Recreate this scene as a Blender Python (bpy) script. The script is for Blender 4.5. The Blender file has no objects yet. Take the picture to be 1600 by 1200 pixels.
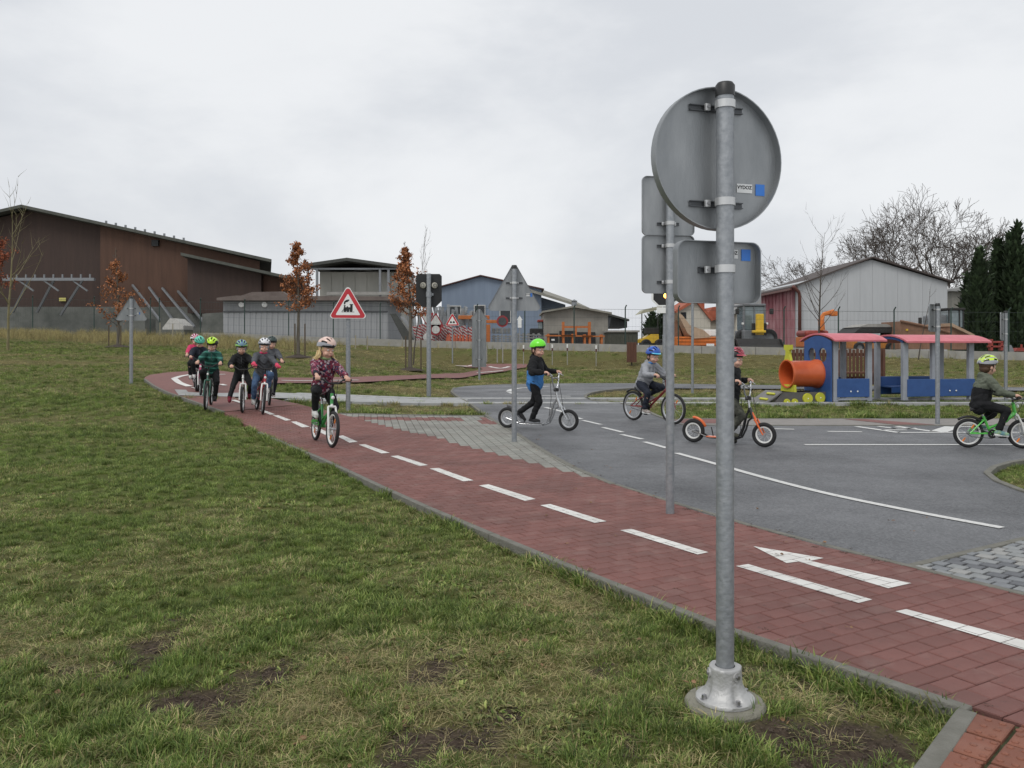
import bpy, bmesh, math, random
import numpy as np
from mathutils import Vector, Matrix, Euler
random.seed(11); RNG = np.random.default_rng(5)
SC = bpy.context.scene
COL = SC.collection
R = math.radians
# ---------------------------------------------------------------- camera, sky, sun, exposure
F, CXP, HYP, CH = 1294.0, 800.0, 540.0, 1.2      # focal length (px of a 1600 px wide frame), horizon, eye height
cd = bpy.data.cameras.new('camera'); cam = bpy.data.objects.new('camera', cd); COL.objects.link(cam)
cd.sensor_width = 36.0; cd.lens = 36.0 * F / 1600.0
cd.shift_y = -(600 - HYP) / 1600.0
cd.clip_start = 0.05; cd.clip_end = 2000
cam.location = (0, 0, CH); cam.rotation_euler = (R(90), 0, 0)
SC.camera = cam
SUN_EL, SUN_AZ = R(52), R(215)      # azimuth clockwise from +Y
w = bpy.data.worlds.new('World'); SC.world = w; w.use_nodes = True
nt = w.node_tree; N = nt.nodes; LK = nt.links; N.clear()
out = N.new('ShaderNodeOutputWorld'); bg = N.new('ShaderNodeBackground'); LK.new(bg.outputs[0], out.inputs[0])
sky = N.new('ShaderNodeTexSky'); sky.sky_type = 'NISHITA'; sky.sun_disc = False
sky.sun_elevation = SUN_EL; sky.sun_rotation = SUN_AZ; sky.air_density = 1.2; sky.dust_density = 3.0
tc = N.new('ShaderNodeTexCoord'); mp = N.new('ShaderNodeMapping'); mp.inputs['Scale'].default_value = (1.0, 1.0, 2.1)
mp.inputs['Location'].default_value = (1.3, .4, .2)
LK.new(tc.outputs['Generated'], mp.inputs[0])
n1 = N.new('ShaderNodeTexNoise'); n1.inputs['Scale'].default_value = 1.9; n1.inputs['Detail'].default_value = 7; n1.inputs['Roughness'].default_value = .55; n1.inputs['Distortion'].default_value = .15
LK.new(mp.outputs[0], n1.inputs['Vector'])
cr = N.new('ShaderNodeValToRGB'); cr.color_ramp.interpolation = 'EASE'
cr.color_ramp.elements[0].position = .36; cr.color_ramp.elements[0].color = (7.2, 7.45, 7.85, 1)
cr.color_ramp.elements[1].position = .60; cr.color_ramp.elements[1].color = (9.0, 9.15, 9.35, 1)
LK.new(n1.outputs[0], cr.inputs[0])
mx = N.new('ShaderNodeMix'); mx.data_type = 'RGBA'; mx.inputs[0].default_value = .93      # overcast: cloud hides nearly all of the sky
LK.new(sky.outputs[0], mx.inputs[6]); LK.new(cr.outputs[0], mx.inputs[7]); LK.new(mx.outputs[2], bg.inputs[0])
bg.inputs[1].default_value = .1
sd = bpy.data.lights.new('sun', 'SUN'); sd.energy = 1.3; sd.angle = R(25); sd.color = (1, .97, .93)
sun = bpy.data.objects.new('sun', sd); COL.objects.link(sun)
sdir = Vector((math.sin(SUN_AZ) * math.cos(SUN_EL), math.cos(SUN_AZ) * math.cos(SUN_EL), math.sin(SUN_EL)))
sun.rotation_euler = (-sdir).to_track_quat('-Z', 'Y').to_euler()
SC.view_settings.view_transform = 'Standard'; SC.view_settings.look = 'None'
SC.view_settings.exposure = 0.0; SC.view_settings.gamma = 1.0; SC.view_settings.use_curve_mapping = False
SC.cycles.max_bounces = 6; SC.cycles.transparent_max_bounces = 8

# ---------------------------------------------------------------- terrain and measuring helpers
def ss(a, b, x):
    t = np.clip((x - a) / (b - a), 0, 1); return t * t * (3 - 2 * t)
def dwall(x): return 44 - (x + 14.3) * .258
def terr(x, y):
    L = np.clip((-x - 2) / 5, 0, 1); Lx = L + np.clip(-x - 8, 0, 30) * .022
    q = np.clip(y - 13, 0, 31); base = .045 * (q - 1.2 * (1 - np.exp(-q / 1.2))) * Lx
    A = np.clip(1.0 - .02 * (x - 3), .45, 1.1)
    yy = y - (dwall(x) - 36)
    return base + (1 - L) * (.25 * ss(26, 32, yy) + (A - .25) * ss(31.6, 35.6, yy))
def K(px, py, d): return Vector(((px - CXP) / F * d, d, CH - (py - HYP) / F * d))
def G(px, py):
    """point of the ground seen at a spot of the photograph"""
    kx, kz = (px - CXP) / F, (py - HYP) / F
    lo = 1.0
    f = lambda d: CH - kz * d - float(terr(kx * d, d))
    d = lo; step = .25
    while d < 90 and f(d) > 0: d += step
    a, b = d - step, d
    for _ in range(30):
        m = .5 * (a + b)
        if f(m) > 0: a = m
        else: b = m
    d = .5 * (a + b)
    return Vector((kx * d, d, float(terr(kx * d, d))))
def G2(px, py): g = G(px, py); return (g.x, g.y)

# ---------------------------------------------------------------- materials
MATS = {}
def mat(name, col, rough=.6, metal=0.0, var=.12, scale=6.0, bump=0.0, bscale=40.0, col2=None, obrand=0.0, coat=0.0, spec=.5, emit=None, detail=4, attr=None, attrv=.25, stretch=None, trans=0.0):
    """procedural principled material: base colour broken up by noise, optional second tone, fine relief"""
    if name in MATS: return MATS[name]
    m = bpy.data.materials.new(name); m.use_nodes = True; t = m.node_tree; nn = t.nodes; lk = t.links
    p = nn['Principled BSDF']; p.inputs['Roughness'].default_value = rough; p.inputs['Metallic'].default_value = metal
    p.inputs['Specular IOR Level'].default_value = spec
    if coat: p.inputs['Coat Weight'].default_value = coat
    if trans: p.inputs['Transmission Weight'].default_value = trans
    tcn = nn.new('ShaderNodeTexCoord'); vec = tcn.outputs['Object']
    if stretch:
        mpn = nn.new('ShaderNodeMapping'); mpn.inputs['Scale'].default_value = stretch; lk.new(vec, mpn.inputs[0]); vec = mpn.outputs[0]
    no = nn.new('ShaderNodeTexNoise'); no.inputs['Scale'].default_value = scale; no.inputs['Detail'].default_value = detail; no.inputs['Roughness'].default_value = .6
    lk.new(vec, no.inputs['Vector'])
    r = nn.new('ShaderNodeValToRGB'); r.color_ramp.elements[0].position = .3; r.color_ramp.elements[1].position = .7
    c = col; d = col2 if col2 else tuple(min(1, v * (1 + var)) for v in c)
    if not col2: c = tuple(v * (1 - var) for v in c)
    r.color_ramp.elements[0].color = (*c, 1); r.color_ramp.elements[1].color = (*d, 1)
    lk.new(no.outputs[0], r.inputs[0]); last = r.outputs[0]
    def vary(socket, amt, last):
        h = nn.new('ShaderNodeHueSaturation'); mr = nn.new('ShaderNodeMapRange'); mr.inputs[3].default_value = 1 - amt; mr.inputs[4].default_value = 1 + amt
        lk.new(socket, mr.inputs[0]); lk.new(mr.outputs[0], h.inputs['Value']); lk.new(last, h.inputs['Color']); return h.outputs[0]
    if obrand:
        oi = nn.new('ShaderNodeObjectInfo'); last = vary(oi.outputs['Random'], obrand, last)
    if attr:
        an = nn.new('ShaderNodeAttribute'); an.attribute_name = attr; last = vary(an.outputs['Fac'], attrv, last)
    lk.new(last, p.inputs['Base Color'])
    if bump:
        nb = nn.new('ShaderNodeTexNoise'); nb.inputs['Scale'].default_value = bscale; nb.inputs['Detail'].default_value = 5
        lk.new(vec, nb.inputs['Vector'])
        b = nn.new('ShaderNodeBump'); b.inputs['Strength'].default_value = min(1, bump); b.inputs['Distance'].default_value = .02
        lk.new(nb.outputs[0], b.inputs['Height']); lk.new(b.outputs[0], p.inputs['Normal'])
    if emit:
        p.inputs['Emission Color'].default_value = (*emit[0], 1); p.inputs['Emission Strength'].default_value = emit[1]
    MATS[name] = m
    return m
def nodes_of(m): return m.node_tree.nodes, m.node_tree.links, m.node_tree.nodes['Principled BSDF']

# ---------------------------------------------------------------- mesh building
class MB:
    def __init__(s): s.v = []; s.f = []; s.mi = []; s.cur = 0; s.M = Matrix.Identity(4)
    def add(s, vs, fs, mi=None):
        o = len(s.v); M = s.M
        s.v += [tuple(M @ Vector(p)) for p in vs]
        s.f += [tuple(i + o for i in f) for f in fs]; s.mi += [s.cur if mi is None else mi] * len(fs); return s
    def box(s, c, size, rot=None, bev=0.0):
        hx, hy, hz = (q / 2 for q in size); Rm = (rot.to_matrix() if isinstance(rot, Euler) else rot) if rot is not None else Matrix.Identity(3)
        c = Vector(c)
        if bev <= 0:
            P = [(-hx,-hy,-hz),(hx,-hy,-hz),(hx,hy,-hz),(-hx,hy,-hz),(-hx,-hy,hz),(hx,-hy,hz),(hx,hy,hz),(-hx,hy,hz)]
            return s.add([c + Rm @ Vector(p) for p in P], [(0,3,2,1),(4,5,6,7),(0,1,5,4),(1,2,6,5),(2,3,7,6),(3,0,4,7)])
        bm = bmesh.new(); bmesh.ops.create_cube(bm, size=1)
        for v in bm.verts: v.co = Vector((v.co.x * size[0], v.co.y * size[1], v.co.z * size[2]))
        bmesh.ops.bevel(bm, geom=bm.edges[:], offset=bev, segments=2, profile=.5, affect='EDGES')
        bm.verts.index_update()
        s.add([c + Rm @ v.co for v in bm.verts], [tuple(v.index for v in f.verts) for f in bm.faces]); bm.free(); return s
    def tube(s, p0, p1, r0, r1=None, n=8, caps=True):
        r1 = r0 if r1 is None else r1; p0 = Vector(p0); p1 = Vector(p1); d = (p1 - p0)
        if d.length < 1e-7: return s
        d.normalize(); a = d.orthogonal().normalized(); b = d.cross(a)
        vs = [p0 + (a * math.cos(t) + b * math.sin(t)) * r0 for t in [2 * math.pi * i / n for i in range(n)]]
        vs += [p1 + (a * math.cos(t) + b * math.sin(t)) * r1 for t in [2 * math.pi * i / n for i in range(n)]]
        fs = [(i, (i + 1) % n, n + (i + 1) % n, n + i) for i in range(n)]
        if caps: fs += [tuple(range(n - 1, -1, -1)), tuple(range(n, 2 * n))]
        return s.add(vs, fs)
    def path(s, pts, r, n=8, caps=True, closed=False):
        pts = [Vector(p) for p in pts]; k = len(pts); rs = r if isinstance(r, (list, tuple)) else [r] * k
        vs = []; prev = None
        for i, p in enumerate(pts):
            if closed: d = pts[(i + 1) % k] - pts[i - 1]
            else: d = pts[min(i + 1, k - 1)] - pts[max(i - 1, 0)]
            d.normalize()
            a = d.orthogonal().normalized() if prev is None else (prev - d * prev.dot(d)).normalized()
            prev = a; b = d.cross(a)
            vs += [p + (a * math.cos(2 * math.pi * j / n) + b * math.sin(2 * math.pi * j / n)) * rs[i] for j in range(n)]
        fs = []
        for i in range(k if closed else k - 1):
            o = i * n; q = ((i + 1) % k) * n
            fs += [(o + j, o + (j + 1) % n, q + (j + 1) % n, q + j) for j in range(n)]
        if caps and not closed: fs += [tuple(range(n - 1, -1, -1)), tuple(range((k - 1) * n, k * n))]
        return s.add(vs, fs)
    def lathe(s, prof, n=24, c=(0, 0, 0), axis='z', closed=False):
        vs = []
        for (r, z) in prof:
            for i in range(n):
                t = 2 * math.pi * i / n; x, y = r * math.cos(t), r * math.sin(t)
                p = (x, y, z) if axis == 'z' else ((x, z, y) if axis == 'y' else (z, x, y))
                vs.append(Vector(c) + Vector(p))
        fs = []; k = len(prof)
        for i in range(k if closed else k - 1):
            a, b = i * n, ((i + 1) % k) * n
            for j in range(n):
                q = (a + j, a + (j + 1) % n, b + (j + 1) % n, b + j)
                fs.append(q if axis != 'y' else q[::-1])
        if not closed:
            if prof[0][0] > 1e-6: fs.append(tuple(range(n))[::-1] if axis != 'y' else tuple(range(n)))
            if prof[-1][0] > 1e-6: fs.append(tuple(range((k - 1) * n, k * n)) if axis != 'y' else tuple(range((k - 1) * n, k * n))[::-1])
        return s.add(vs, fs)
    def ell(s, c, rad, rot=None, nu=14, nv=9):
        Rm = (rot.to_matrix() if isinstance(rot, Euler) else rot) if rot is not None else Matrix.Identity(3); c = Vector(c)
        vs = [c + Rm @ Vector((0, 0, rad[2]))]
        for i in range(1, nv):
            ph = math.pi * i / nv
            for j in range(nu):
                t = 2 * math.pi * j / nu
                vs.append(c + Rm @ Vector((rad[0] * math.sin(ph) * math.cos(t), rad[1] * math.sin(ph) * math.sin(t), rad[2] * math.cos(ph))))
        vs.append(c + Rm @ Vector((0, 0, -rad[2])))
        fs = [(0, 1 + j, 1 + (j + 1) % nu) for j in range(nu)]
        for i in range(nv - 2):
            a = 1 + i * nu; b = a + nu
            fs += [(a + j, b + j, b + (j + 1) % nu, a + (j + 1) % nu) for j in range(nu)]
        a = 1 + (nv - 2) * nu; e = len(vs) - 1
        fs += [(a + j, e, a + (j + 1) % nu) for j in range(nu)]
        return s.add(vs, fs)
    def cap(s, p0, p1, r0, r1, n=12):
        """tapered capsule"""
        p0 = Vector(p0); p1 = Vector(p1); d = p1 - p0
        if d.length < 1e-6: return s.ell(p0, (r0, r0, r0))
        d.normalize(); a = d.orthogonal().normalized(); b = d.cross(a)
        prof = [(-r0 * math.cos(t), r0 * math.sin(t), 0) for t in [R(18), R(45), R(72)]] + [(0, r0, 0), (0, r1, 1)] + [(r1 * math.sin(t), r1 * math.cos(t), 1) for t in [R(18), R(45), R(72)]]
        vs = [p0 - d * r0]
        for (h, r, e) in prof:
            base = (p1 if e else p0) + d * h
            vs += [base + (a * math.cos(2 * math.pi * j / n) + b * math.sin(2 * math.pi * j / n)) * r for j in range(n)]
        vs.append(p1 + d * r1); fs = [(0, 1 + (j + 1) % n, 1 + j) for j in range(n)]
        for i in range(len(prof) - 1):
            o = 1 + i * n
            fs += [(o + j, o + (j + 1) % n, o + n + (j + 1) % n, o + n + j) for j in range(n)]
        o = 1 + (len(prof) - 1) * n; e = len(vs) - 1
        fs += [(o + j, o + (j + 1) % n, e) for j in range(n)]
        return s.add(vs, fs)
    def prism(s, poly, h0, h1, plane='xy'):
        """poly extruded; plane xy (h along z), xz (h along y), yz (h along x)"""
        mk = {'xy': lambda p, h: (p[0], p[1], h), 'xz': lambda p, h: (p[0], h, p[1]), 'yz': lambda p, h: (h, p[0], p[1])}[plane]
        k = len(poly); vs = [mk(p, h0) for p in poly] + [mk(p, h1) for p in poly]
        fs = [(i, (i + 1) % k, k + (i + 1) % k, k + i) for i in range(k)] + [tuple(range(k))[::-1], tuple(range(k, 2 * k))]
        return s.add(vs, fs)
    def mesh(s, name, mats, smooth=False, fix=True):
        me = bpy.data.meshes.new(name); me.from_pydata(s.v, [], s.f)
        for m in (mats if isinstance(mats, (list, tuple)) else [mats]): me.materials.append(m)
        if any(s.mi): me.polygons.foreach_set('material_index', s.mi)
        if fix:
            bm = bmesh.new(); bm.from_mesh(me); bmesh.ops.recalc_face_normals(bm, faces=bm.faces[:]); bm.to_mesh(me); bm.free()
        if smooth:
            me.polygons.foreach_set('use_smooth', [True] * len(me.polygons))
            if smooth is not True: me.set_sharp_from_angle(angle=R(smooth))
        me.update(); return me
    def build(s, name, mats, parent=None, smooth=False, fix=True):
        return obj(name, s.mesh(name, mats, smooth, fix), parent)
def obj(name, me, parent=None):
    o = bpy.data.objects.new(name, me); COL.objects.link(o)
    if parent is not None: o.parent = parent
    return o
def tag(o, label=None, cat=None, group=None, kind=None):
    if label: o['label'] = label
    if cat: o['category'] = cat
    if group: o['group'] = group
    if kind: o['kind'] = kind
    return o
def empty(name, loc=(0, 0, 0), rz=0.0, label=None, cat=None, group=None):
    o = bpy.data.objects.new(name, None); COL.objects.link(o); o.empty_display_size = .2
    o.location = loc; o.rotation_euler = (0, 0, rz); return tag(o, label, cat, group)
def clip_poly(sub, win):
    """polygon `sub` cut to the convex window `win` (both xy, win counter-clockwise)"""
    outp = list(sub)
    for i in range(len(win)):
        a, b = win[i], win[(i + 1) % len(win)]; inp = outp; outp = []
        side = lambda p: (b[0] - a[0]) * (p[1] - a[1]) - (b[1] - a[1]) * (p[0] - a[0])
        for j in range(len(inp)):
            p, q = inp[j - 1], inp[j]; sp, sq = side(p), side(q)
            if (sp >= 0) != (sq >= 0):
                t = sp / (sp - sq); outp.append((p[0] + (q[0] - p[0]) * t, p[1] + (q[1] - p[1]) * t))
            if sq >= 0: outp.append(q)
        if not outp: return []
    return outp
def area(p): return .5 * sum(p[i - 1][0] * p[i][1] - p[i][0] * p[i - 1][1] for i in range(len(p)))
def ccw(p): return list(p) if area(p) > 0 else list(p)[::-1]
def in_poly(p, xs, ys):
    xs = np.asarray(xs, float); ys = np.asarray(ys, float); r = np.zeros(xs.shape, bool); k = len(p)
    for i in range(k):
        (x0, y0), (x1, y1) = p[i - 1], p[i]
        c = ((y0 > ys) != (y1 > ys)) & (xs < (x1 - x0) * (ys - y0) / (y1 - y0 + 1e-12) + x0)
        r ^= c
    return r
def spline(pts, n=8):
    pts = [np.array(p, float) for p in pts]; P = [2 * pts[0] - pts[1]] + pts + [2 * pts[-1] - pts[-2]]; o = []
    for i in range(1, len(P) - 2):
        for t in np.linspace(0, 1, n, endpoint=False):
            a, b, c, d = P[i - 1], P[i], P[i + 1], P[i + 2]
            o.append(tuple(.5 * ((2 * b) + (-a + c) * t + (2 * a - 5 * b + 4 * c - d) * t * t + (-a + 3 * b - 3 * c + d) * t ** 3)))
    o.append(tuple(pts[-1])); return o
# ---------------------------------------------------------------- the ground
_T = np.random.default_rng(3).random((256, 256))
def vnoise(x, y):
    xi = np.floor(x).astype(int); yi = np.floor(y).astype(int); fx = x - xi; fy = y - yi
    fx = fx * fx * (3 - 2 * fx); fy = fy * fy * (3 - 2 * fy); g = lambda a, b: _T[a % 256, b % 256]
    return (g(xi, yi) * (1 - fx) + g(xi + 1, yi) * fx) * (1 - fy) + (g(xi, yi + 1) * (1 - fx) + g(xi + 1, yi + 1) * fx) * fy
def fbm(x, y, s, o=4, sd=0):
    a = 0; amp = .5; tot = 0
    for i in range(o):
        a = a + amp * vnoise(x * s + 17.3 * i + sd, y * s + 9.1 * i + sd * 1.7); tot += amp; amp *= .55; s *= 2.1
    return a / tot
def soil_map(x, y):      # bare trodden earth, only near the signpost side of the lawn
    n = .45 * fbm(x, y, 1.0, 3, 5) + .55 * fbm(x, y, 3.4, 4, 6); near = 1 - ss(2.9, 4.6, y + .22 * x)
    near = np.maximum(near, .55 * (1 - ss(3.2, 6.5, y)))
    e = ss(.9, 1.5, x) * (1 - ss(2.5, 3.0, y)) * .16
    return ss(.572, .675, n * (.60 + .46 * near) + e) * (near > .02)
def dry_map(x, y):
    n = .4 * fbm(x, y, .55, 4, 21) + .6 * fbm(x, y, 2.3, 4, 22); f = fbm(x, y, .16, 3, 40); st = fbm(x * .25, y, .5, 3, 61)
    far = ss(12, 24, y)
    return np.clip(ss(.42, .64, n) * .62 + ss(.42, .62, f) * .30 + far * (.18 + .75 * ss(.4, .62, st)) - .12 - .16 * ss(4, 9, y) * (1 - far), 0, 1)
def noisecol(m, socket_chain): pass

# outlines taken off the photograph, laid on the ground
LEFT_K = [G2(*p) for p in [(1525,1106),(1310,1036),(1100,966),(875,875),(691,800),(590,755),(520,722),(460,697),(407,675),(350,644)]]
U0 = np.array([-.497, .868]); V0 = np.array([.868, .497])
LEFT_EDGE = [(2.75, 1.13)] + LEFT_K
RIGHT_EDGE = [(3.95, 1.42)] + [G2(*p) for p in [(1600,930),(1418,884),(1300,857),(1150,816),(1100,802),(1036,781),(960,757),(810,720),(685,687),(597,665),(527,645),(470,632)]]
PATH_NEAR = ccw(LEFT_EDGE + RIGHT_EDGE[::-1])
HILL_PX = [(350,644),(300,627),(262,614),(240,603),(226,594),(226,590),(234,586),(262,582),(297,580),(345,579.5),(372,583),(392,590),(480,590.5),(560,589),(600,587.5),(640,586.5),(695,583.5),(736,580.5),(754,577.5),(750,574.5),(711,570.6),(739,568.8),(798,568.5),(824,569),(822,574),(791,580),(747,585.5),(674,591),(600,595.5),(560,597.5),(480,598.5),(420,599),(380,602),(372,608),(395,616),(430,624),(470,632)]
PATH_HILL = ccw([G2(*p) for p in HILL_PX])
ROAD_EDGE_PX = [(1418,883),(1300,857),(1150,816),(1100,802),(1040,782),(960,757),(910,737),(872,717),(835,695),(805,675),(777,660),(757,647),(736,631)]
LOOP_PX = [(718,621),(706,613),(708,607),(725,603.5),(755,601.5),(800,600),(870,599),(960,598.5),(1100,600),(1250,602),(1720,606)]
ISLAND_PX = [(1720,611),(1213,607.5),(1055,606.5),(990,606.5),(955,609),(926,613),(914,619),(924,625.5),(955,629),(990,633),(1010,642),(1030,651),(1045,656.5)]
ROAD = ccw([G2(*p) for p in ROAD_EDGE_PX] + spline([G2(*p) for p in LOOP_PX], 5) + spline([G2(*p) for p in ISLAND_PX], 5) + [G2(*p) for p in [(1062,663),(1100,664.5),(1720,664.5),(1720,708),(1600,719),(1568,725),(1549,732),(1542,740),(1556,751),(1600,768),(1720,800),(1720,812),(1600,841)]])
PLAZA_PX = [(530,646.5),(560,647),(642,649),(757,650.5),(777,660.5),(805,676),(835,696),(872,718),(910,738),(958,756.8)]
PLAZA = ccw([G2(*p) for p in PLAZA_PX] + [G2(*p) for p in [(810,720),(685,687),(597,665),(545,650.5)]])
COBBLE = ccw([G2(*p) for p in [(1422,885.5),(1600,843.5),(1720,815),(1800,985),(1600,929)]])
TACT = ccw([G2(*p) for p in [(1521,1111),(1600,1131.5),(1720,1165),(1720,1300),(1400,1300),(1455,1205)]])
WALK = ccw([G2(*p) for p in [(1045,656.5),(1062,663),(1100,664.5),(1720,664.5),(1720,655),(1100,655),(1062,655.2)]])
RAILS = [[(-4.9, 18.55), (12, 18.55), (12, 18.95), (-4.9, 18.95)], [(-4.7, 17.1), (12, 17.1), (12, 17.5), (-4.7, 17.5)]]

def grad(a, b, s0, g, m):
    o = [a]; s = s0
    while o[-1] < b: o.append(o[-1] + s); s = min(s * g, m)
    return o
ys = np.array(grad(1.6, 300, .035, 1.012, 12)); xp = np.array(grad(0, 220, .07, 1.02, 9)); xs = np.concatenate([-xp[:0:-1], xp])
XX, YY = np.meshgrid(xs, ys); ZZ = terr(XX, YY) - .05
ZZ += .032 * np.exp(-((XX - .723) ** 2 + (YY - 2.81) ** 2) / .3 ** 2) + (fbm(XX, YY, 2.2, 3, 9) - .5) * .035 * (1 - ss(12, 30, YY))
nx, ny = len(xs), len(ys)
idx = np.arange(nx * ny).reshape(ny, nx)
quads = np.stack([idx[:-1, :-1], idx[:-1, 1:], idx[1:, 1:], idx[1:, :-1]], -1).reshape(-1, 4)
me = bpy.data.meshes.new('lawn'); me.from_pydata(np.stack([XX, YY, ZZ], -1).reshape(-1, 3).tolist(), [], quads.tolist())
for nm, arr in (('dry', dry_map(XX, YY)), ('soil', soil_map(XX, YY))):
    a = me.attributes.new(nm, 'FLOAT', 'POINT'); a.data.foreach_set('value', arr.reshape(-1).astype(np.float32))
me.polygons.foreach_set('use_smooth', [True] * len(me.polygons))
m = mat('lawn_ground', (.05, .06, .02), rough=.95, spec=.1, bump=.9, bscale=55); nn, lk, p = nodes_of(m)
geo = nn.new('ShaderNodeNewGeometry')
def NZ(scale, detail=5):
    q = nn.new('ShaderNodeTexNoise'); q.inputs['Scale'].default_value = scale; q.inputs['Detail'].default_value = detail; q.inputs['Roughness'].default_value = .65; lk.new(geo.outputs['Position'], q.inputs['Vector']); return q.outputs[0]
def RAMP(src, stops):
    q = nn.new('ShaderNodeValToRGB'); e = q.color_ramp.elements
    while len(e) < len(stops): e.new(.5)
    for i, (ps, c) in enumerate(stops): e[i].position = ps; e[i].color = (*c, 1)
    lk.new(src, q.inputs[0]); return q.outputs[0]
def MIX(fac, a, b):
    q = nn.new('ShaderNodeMix'); q.data_type = 'RGBA'
    if isinstance(fac, float): q.inputs[0].default_value = fac
    else: lk.new(fac, q.inputs[0])
    lk.new(a, q.inputs[6]); lk.new(b, q.inputs[7]); return q.outputs[2]
def ATT(n, typ='GEOMETRY'):
    q = nn.new('ShaderNodeAttribute'); q.attribute_name = n; q.attribute_type = typ; return q.outputs['Fac']
green = RAMP(NZ(9), [(.3, (.046, .070, .016)), (.7, (.125, .15, .042))])
straw = RAMP(NZ(60, 7), [(.3, (.06, .048, .022)), (.7, (.20, .165, .075))])
earth = MIX(.5, RAMP(NZ(75, 8), [(.34, (.016, .011, .008)), (.62, (.105, .078, .058))]), RAMP(NZ(16), [(.35, (.03, .022, .016)), (.65, (.085, .064, .048))]))
c = MIX(MIX(.5, ATT('dry'), NZ(3.0)), green, straw)
c = MIX(ATT('soil'), c, earth); lk.new(c, p.inputs['Base Color'])
me.materials.append(m)
lawn = tag(obj('lawn', me), kind='structure')

def drape(name, poly, cell, dz, mats, parent=None, skirt=0.0):
    P = np.array(poly); x0, y0 = P.min(0); x1, y1 = P.max(0); b = MB()
    for i in range(int((x1 - x0) / cell) + 1):
        for j in range(int((y1 - y0) / cell) + 1):
            wx, wy = x0 + i * cell, y0 + j * cell
            q = clip_poly(poly, [(wx, wy), (wx + cell, wy), (wx + cell, wy + cell), (wx, wy + cell)])
            if len(q) > 2 and abs(area(q)) > 1e-6: b.add([(a, c, float(terr(a, c)) + dz) for a, c in q], [tuple(range(len(q)))])
    return b.build(name, mats, parent, smooth=False)
def polyline_strip(pts, w, closed=False):
    """left and right offsets of a world polyline"""
    P = [np.array(p[:2], float) for p in pts]; L = []; Rr = []
    for i in range(len(P)):
        t = P[min(i + 1, len(P) - 1)] - P[max(i - 1, 0)]; t /= np.linalg.norm(t); n = np.array([-t[1], t[0]])
        L.append(tuple(P[i] + n * w / 2)); Rr.append(tuple(P[i] - n * w / 2))
    return L, Rr

# asphalt ------------------------------------------------------
asphalt = mat('asphalt', (.098, .1, .105), rough=.62, spec=.45, bump=.55, bscale=160); nn, lk, p = nodes_of(asphalt)
geo = nn.new('ShaderNodeNewGeometry')
big = RAMP(NZ(.55, 6), [(.34, (.064, .067, .073)), (.64, (.162, .167, .176))])
vo = nn.new('ShaderNodeTexVoronoi'); vo.inputs['Scale'].default_value = 70; lk.new(geo.outputs['Position'], vo.inputs['Vector'])
sp = RAMP(vo.outputs['Color'], [(.25, (.045, .046, .048)), (.8, (.235, .237, .24))])
lk.new(MIX(.30, big, sp), p.inputs['Base Color'])
rr = nn.new('ShaderNodeMapRange'); rr.inputs[1].default_value = .35; rr.inputs[2].default_value = .65; rr.inputs[3].default_value = .42; rr.inputs[4].default_value = .72
lk.new(NZ(.8, 5), rr.inputs[0]); lk.new(rr.outputs[0], p.inputs['Roughness'])
b = MB(); b.add([(x, y, -.002) for x, y in ROAD], [tuple(range(len(ROAD)))])
road = tag(b.build('asphalt_road', asphalt), kind='structure')

paint = mat('road_paint', (.62, .62, .60), rough=.7, bump=.25, bscale=140); nn, lk, p = nodes_of(paint)
geo = nn.new('ShaderNodeNewGeometry')
wear = RAMP(NZ(28, 8), [(.30, (.34, .34, .34)), (.46, (.62, .62, .60))]); lk.new(wear, p.inputs['Base Color'])
paint_red = mat('path_paint', (.66, .65, .61), rough=.7, var=.05, scale=20, bump=.2, bscale=120); nn, lk, p = nodes_of(paint_red)
geo = nn.new('ShaderNodeNewGeometry'); lk.new(MIX(.6, RAMP(NZ(34, 8), [(.30, (.34, .27, .25)), (.43, (.70, .69, .65))]), RAMP(NZ(2.2, 6), [(.35, (.50, .48, .45)), (.6, (.72, .71, .68))])), p.inputs['Base Color'])

def mark(name, quadlist, dz, m, label=None, hill=False):
    b = MB()
    for q in quadlist: b.add([(x, y, (float(terr(x, y)) if hill else 0) + dz) for x, y in q], [tuple(range(len(q)))])
    o = b.build(name, m); return tag(o, kind='structure')
def lineq(px, w, n=1):
    pts = [G2(*p) for p in px]
    if len(pts) > 2: pts = spline(pts, 6)
    L, Rr = polyline_strip(pts, w)
    return [[L[i], Rr[i], Rr[i + 1], L[i + 1]] for i in range(len(L) - 1)]
for k, (px, wd) in enumerate([
    ([(1057,708),(1120,725.5),(1200,748),(1300,773),(1442,802),(1566,825)], .075), ([(1007,690.5),(1043,700.5)], .075), ([(971,679),(1004,686.5)], .075),
    ([(942,668),(973,675.5)], .075), ([(911,657),(939,663.5)], .075), ([(897,651.5),(909,655)], .075), ([(852,636.5),(884,644.5)], .09),
    ([(1205,670),(1241,671)], .09), ([(1293,674.3),(1347,675)], .09), ([(1257,695),(1450,695),(1720,695)], .09),
    ([(1338,666.5),(1404,676)], .10), ([(1404,676),(1720,675.5)], .09), ([(1400,666),(1462,675)], .10), ([(1372,666.4),(1398,669.5)], .09), ([(1378,672),(1416,672)], .09), ([(1392,669),(1432,669.3)], .09), ([(1465,675),(1489,667)], .22), ([(1490,666.8),(1560,667)], .09),
    ([(847,618.3),(892,619.2)], .13), ([(795,612),(800,608.5),(812,606.5)], .16), ([(812,606.3),(858,603.5)], .12), ([(796,613),(806,616)], .14), ([(808,622.5),(830,623)], .14)]):
    mark('lane_marking', lineq(px, wd), .003, paint)
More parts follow.
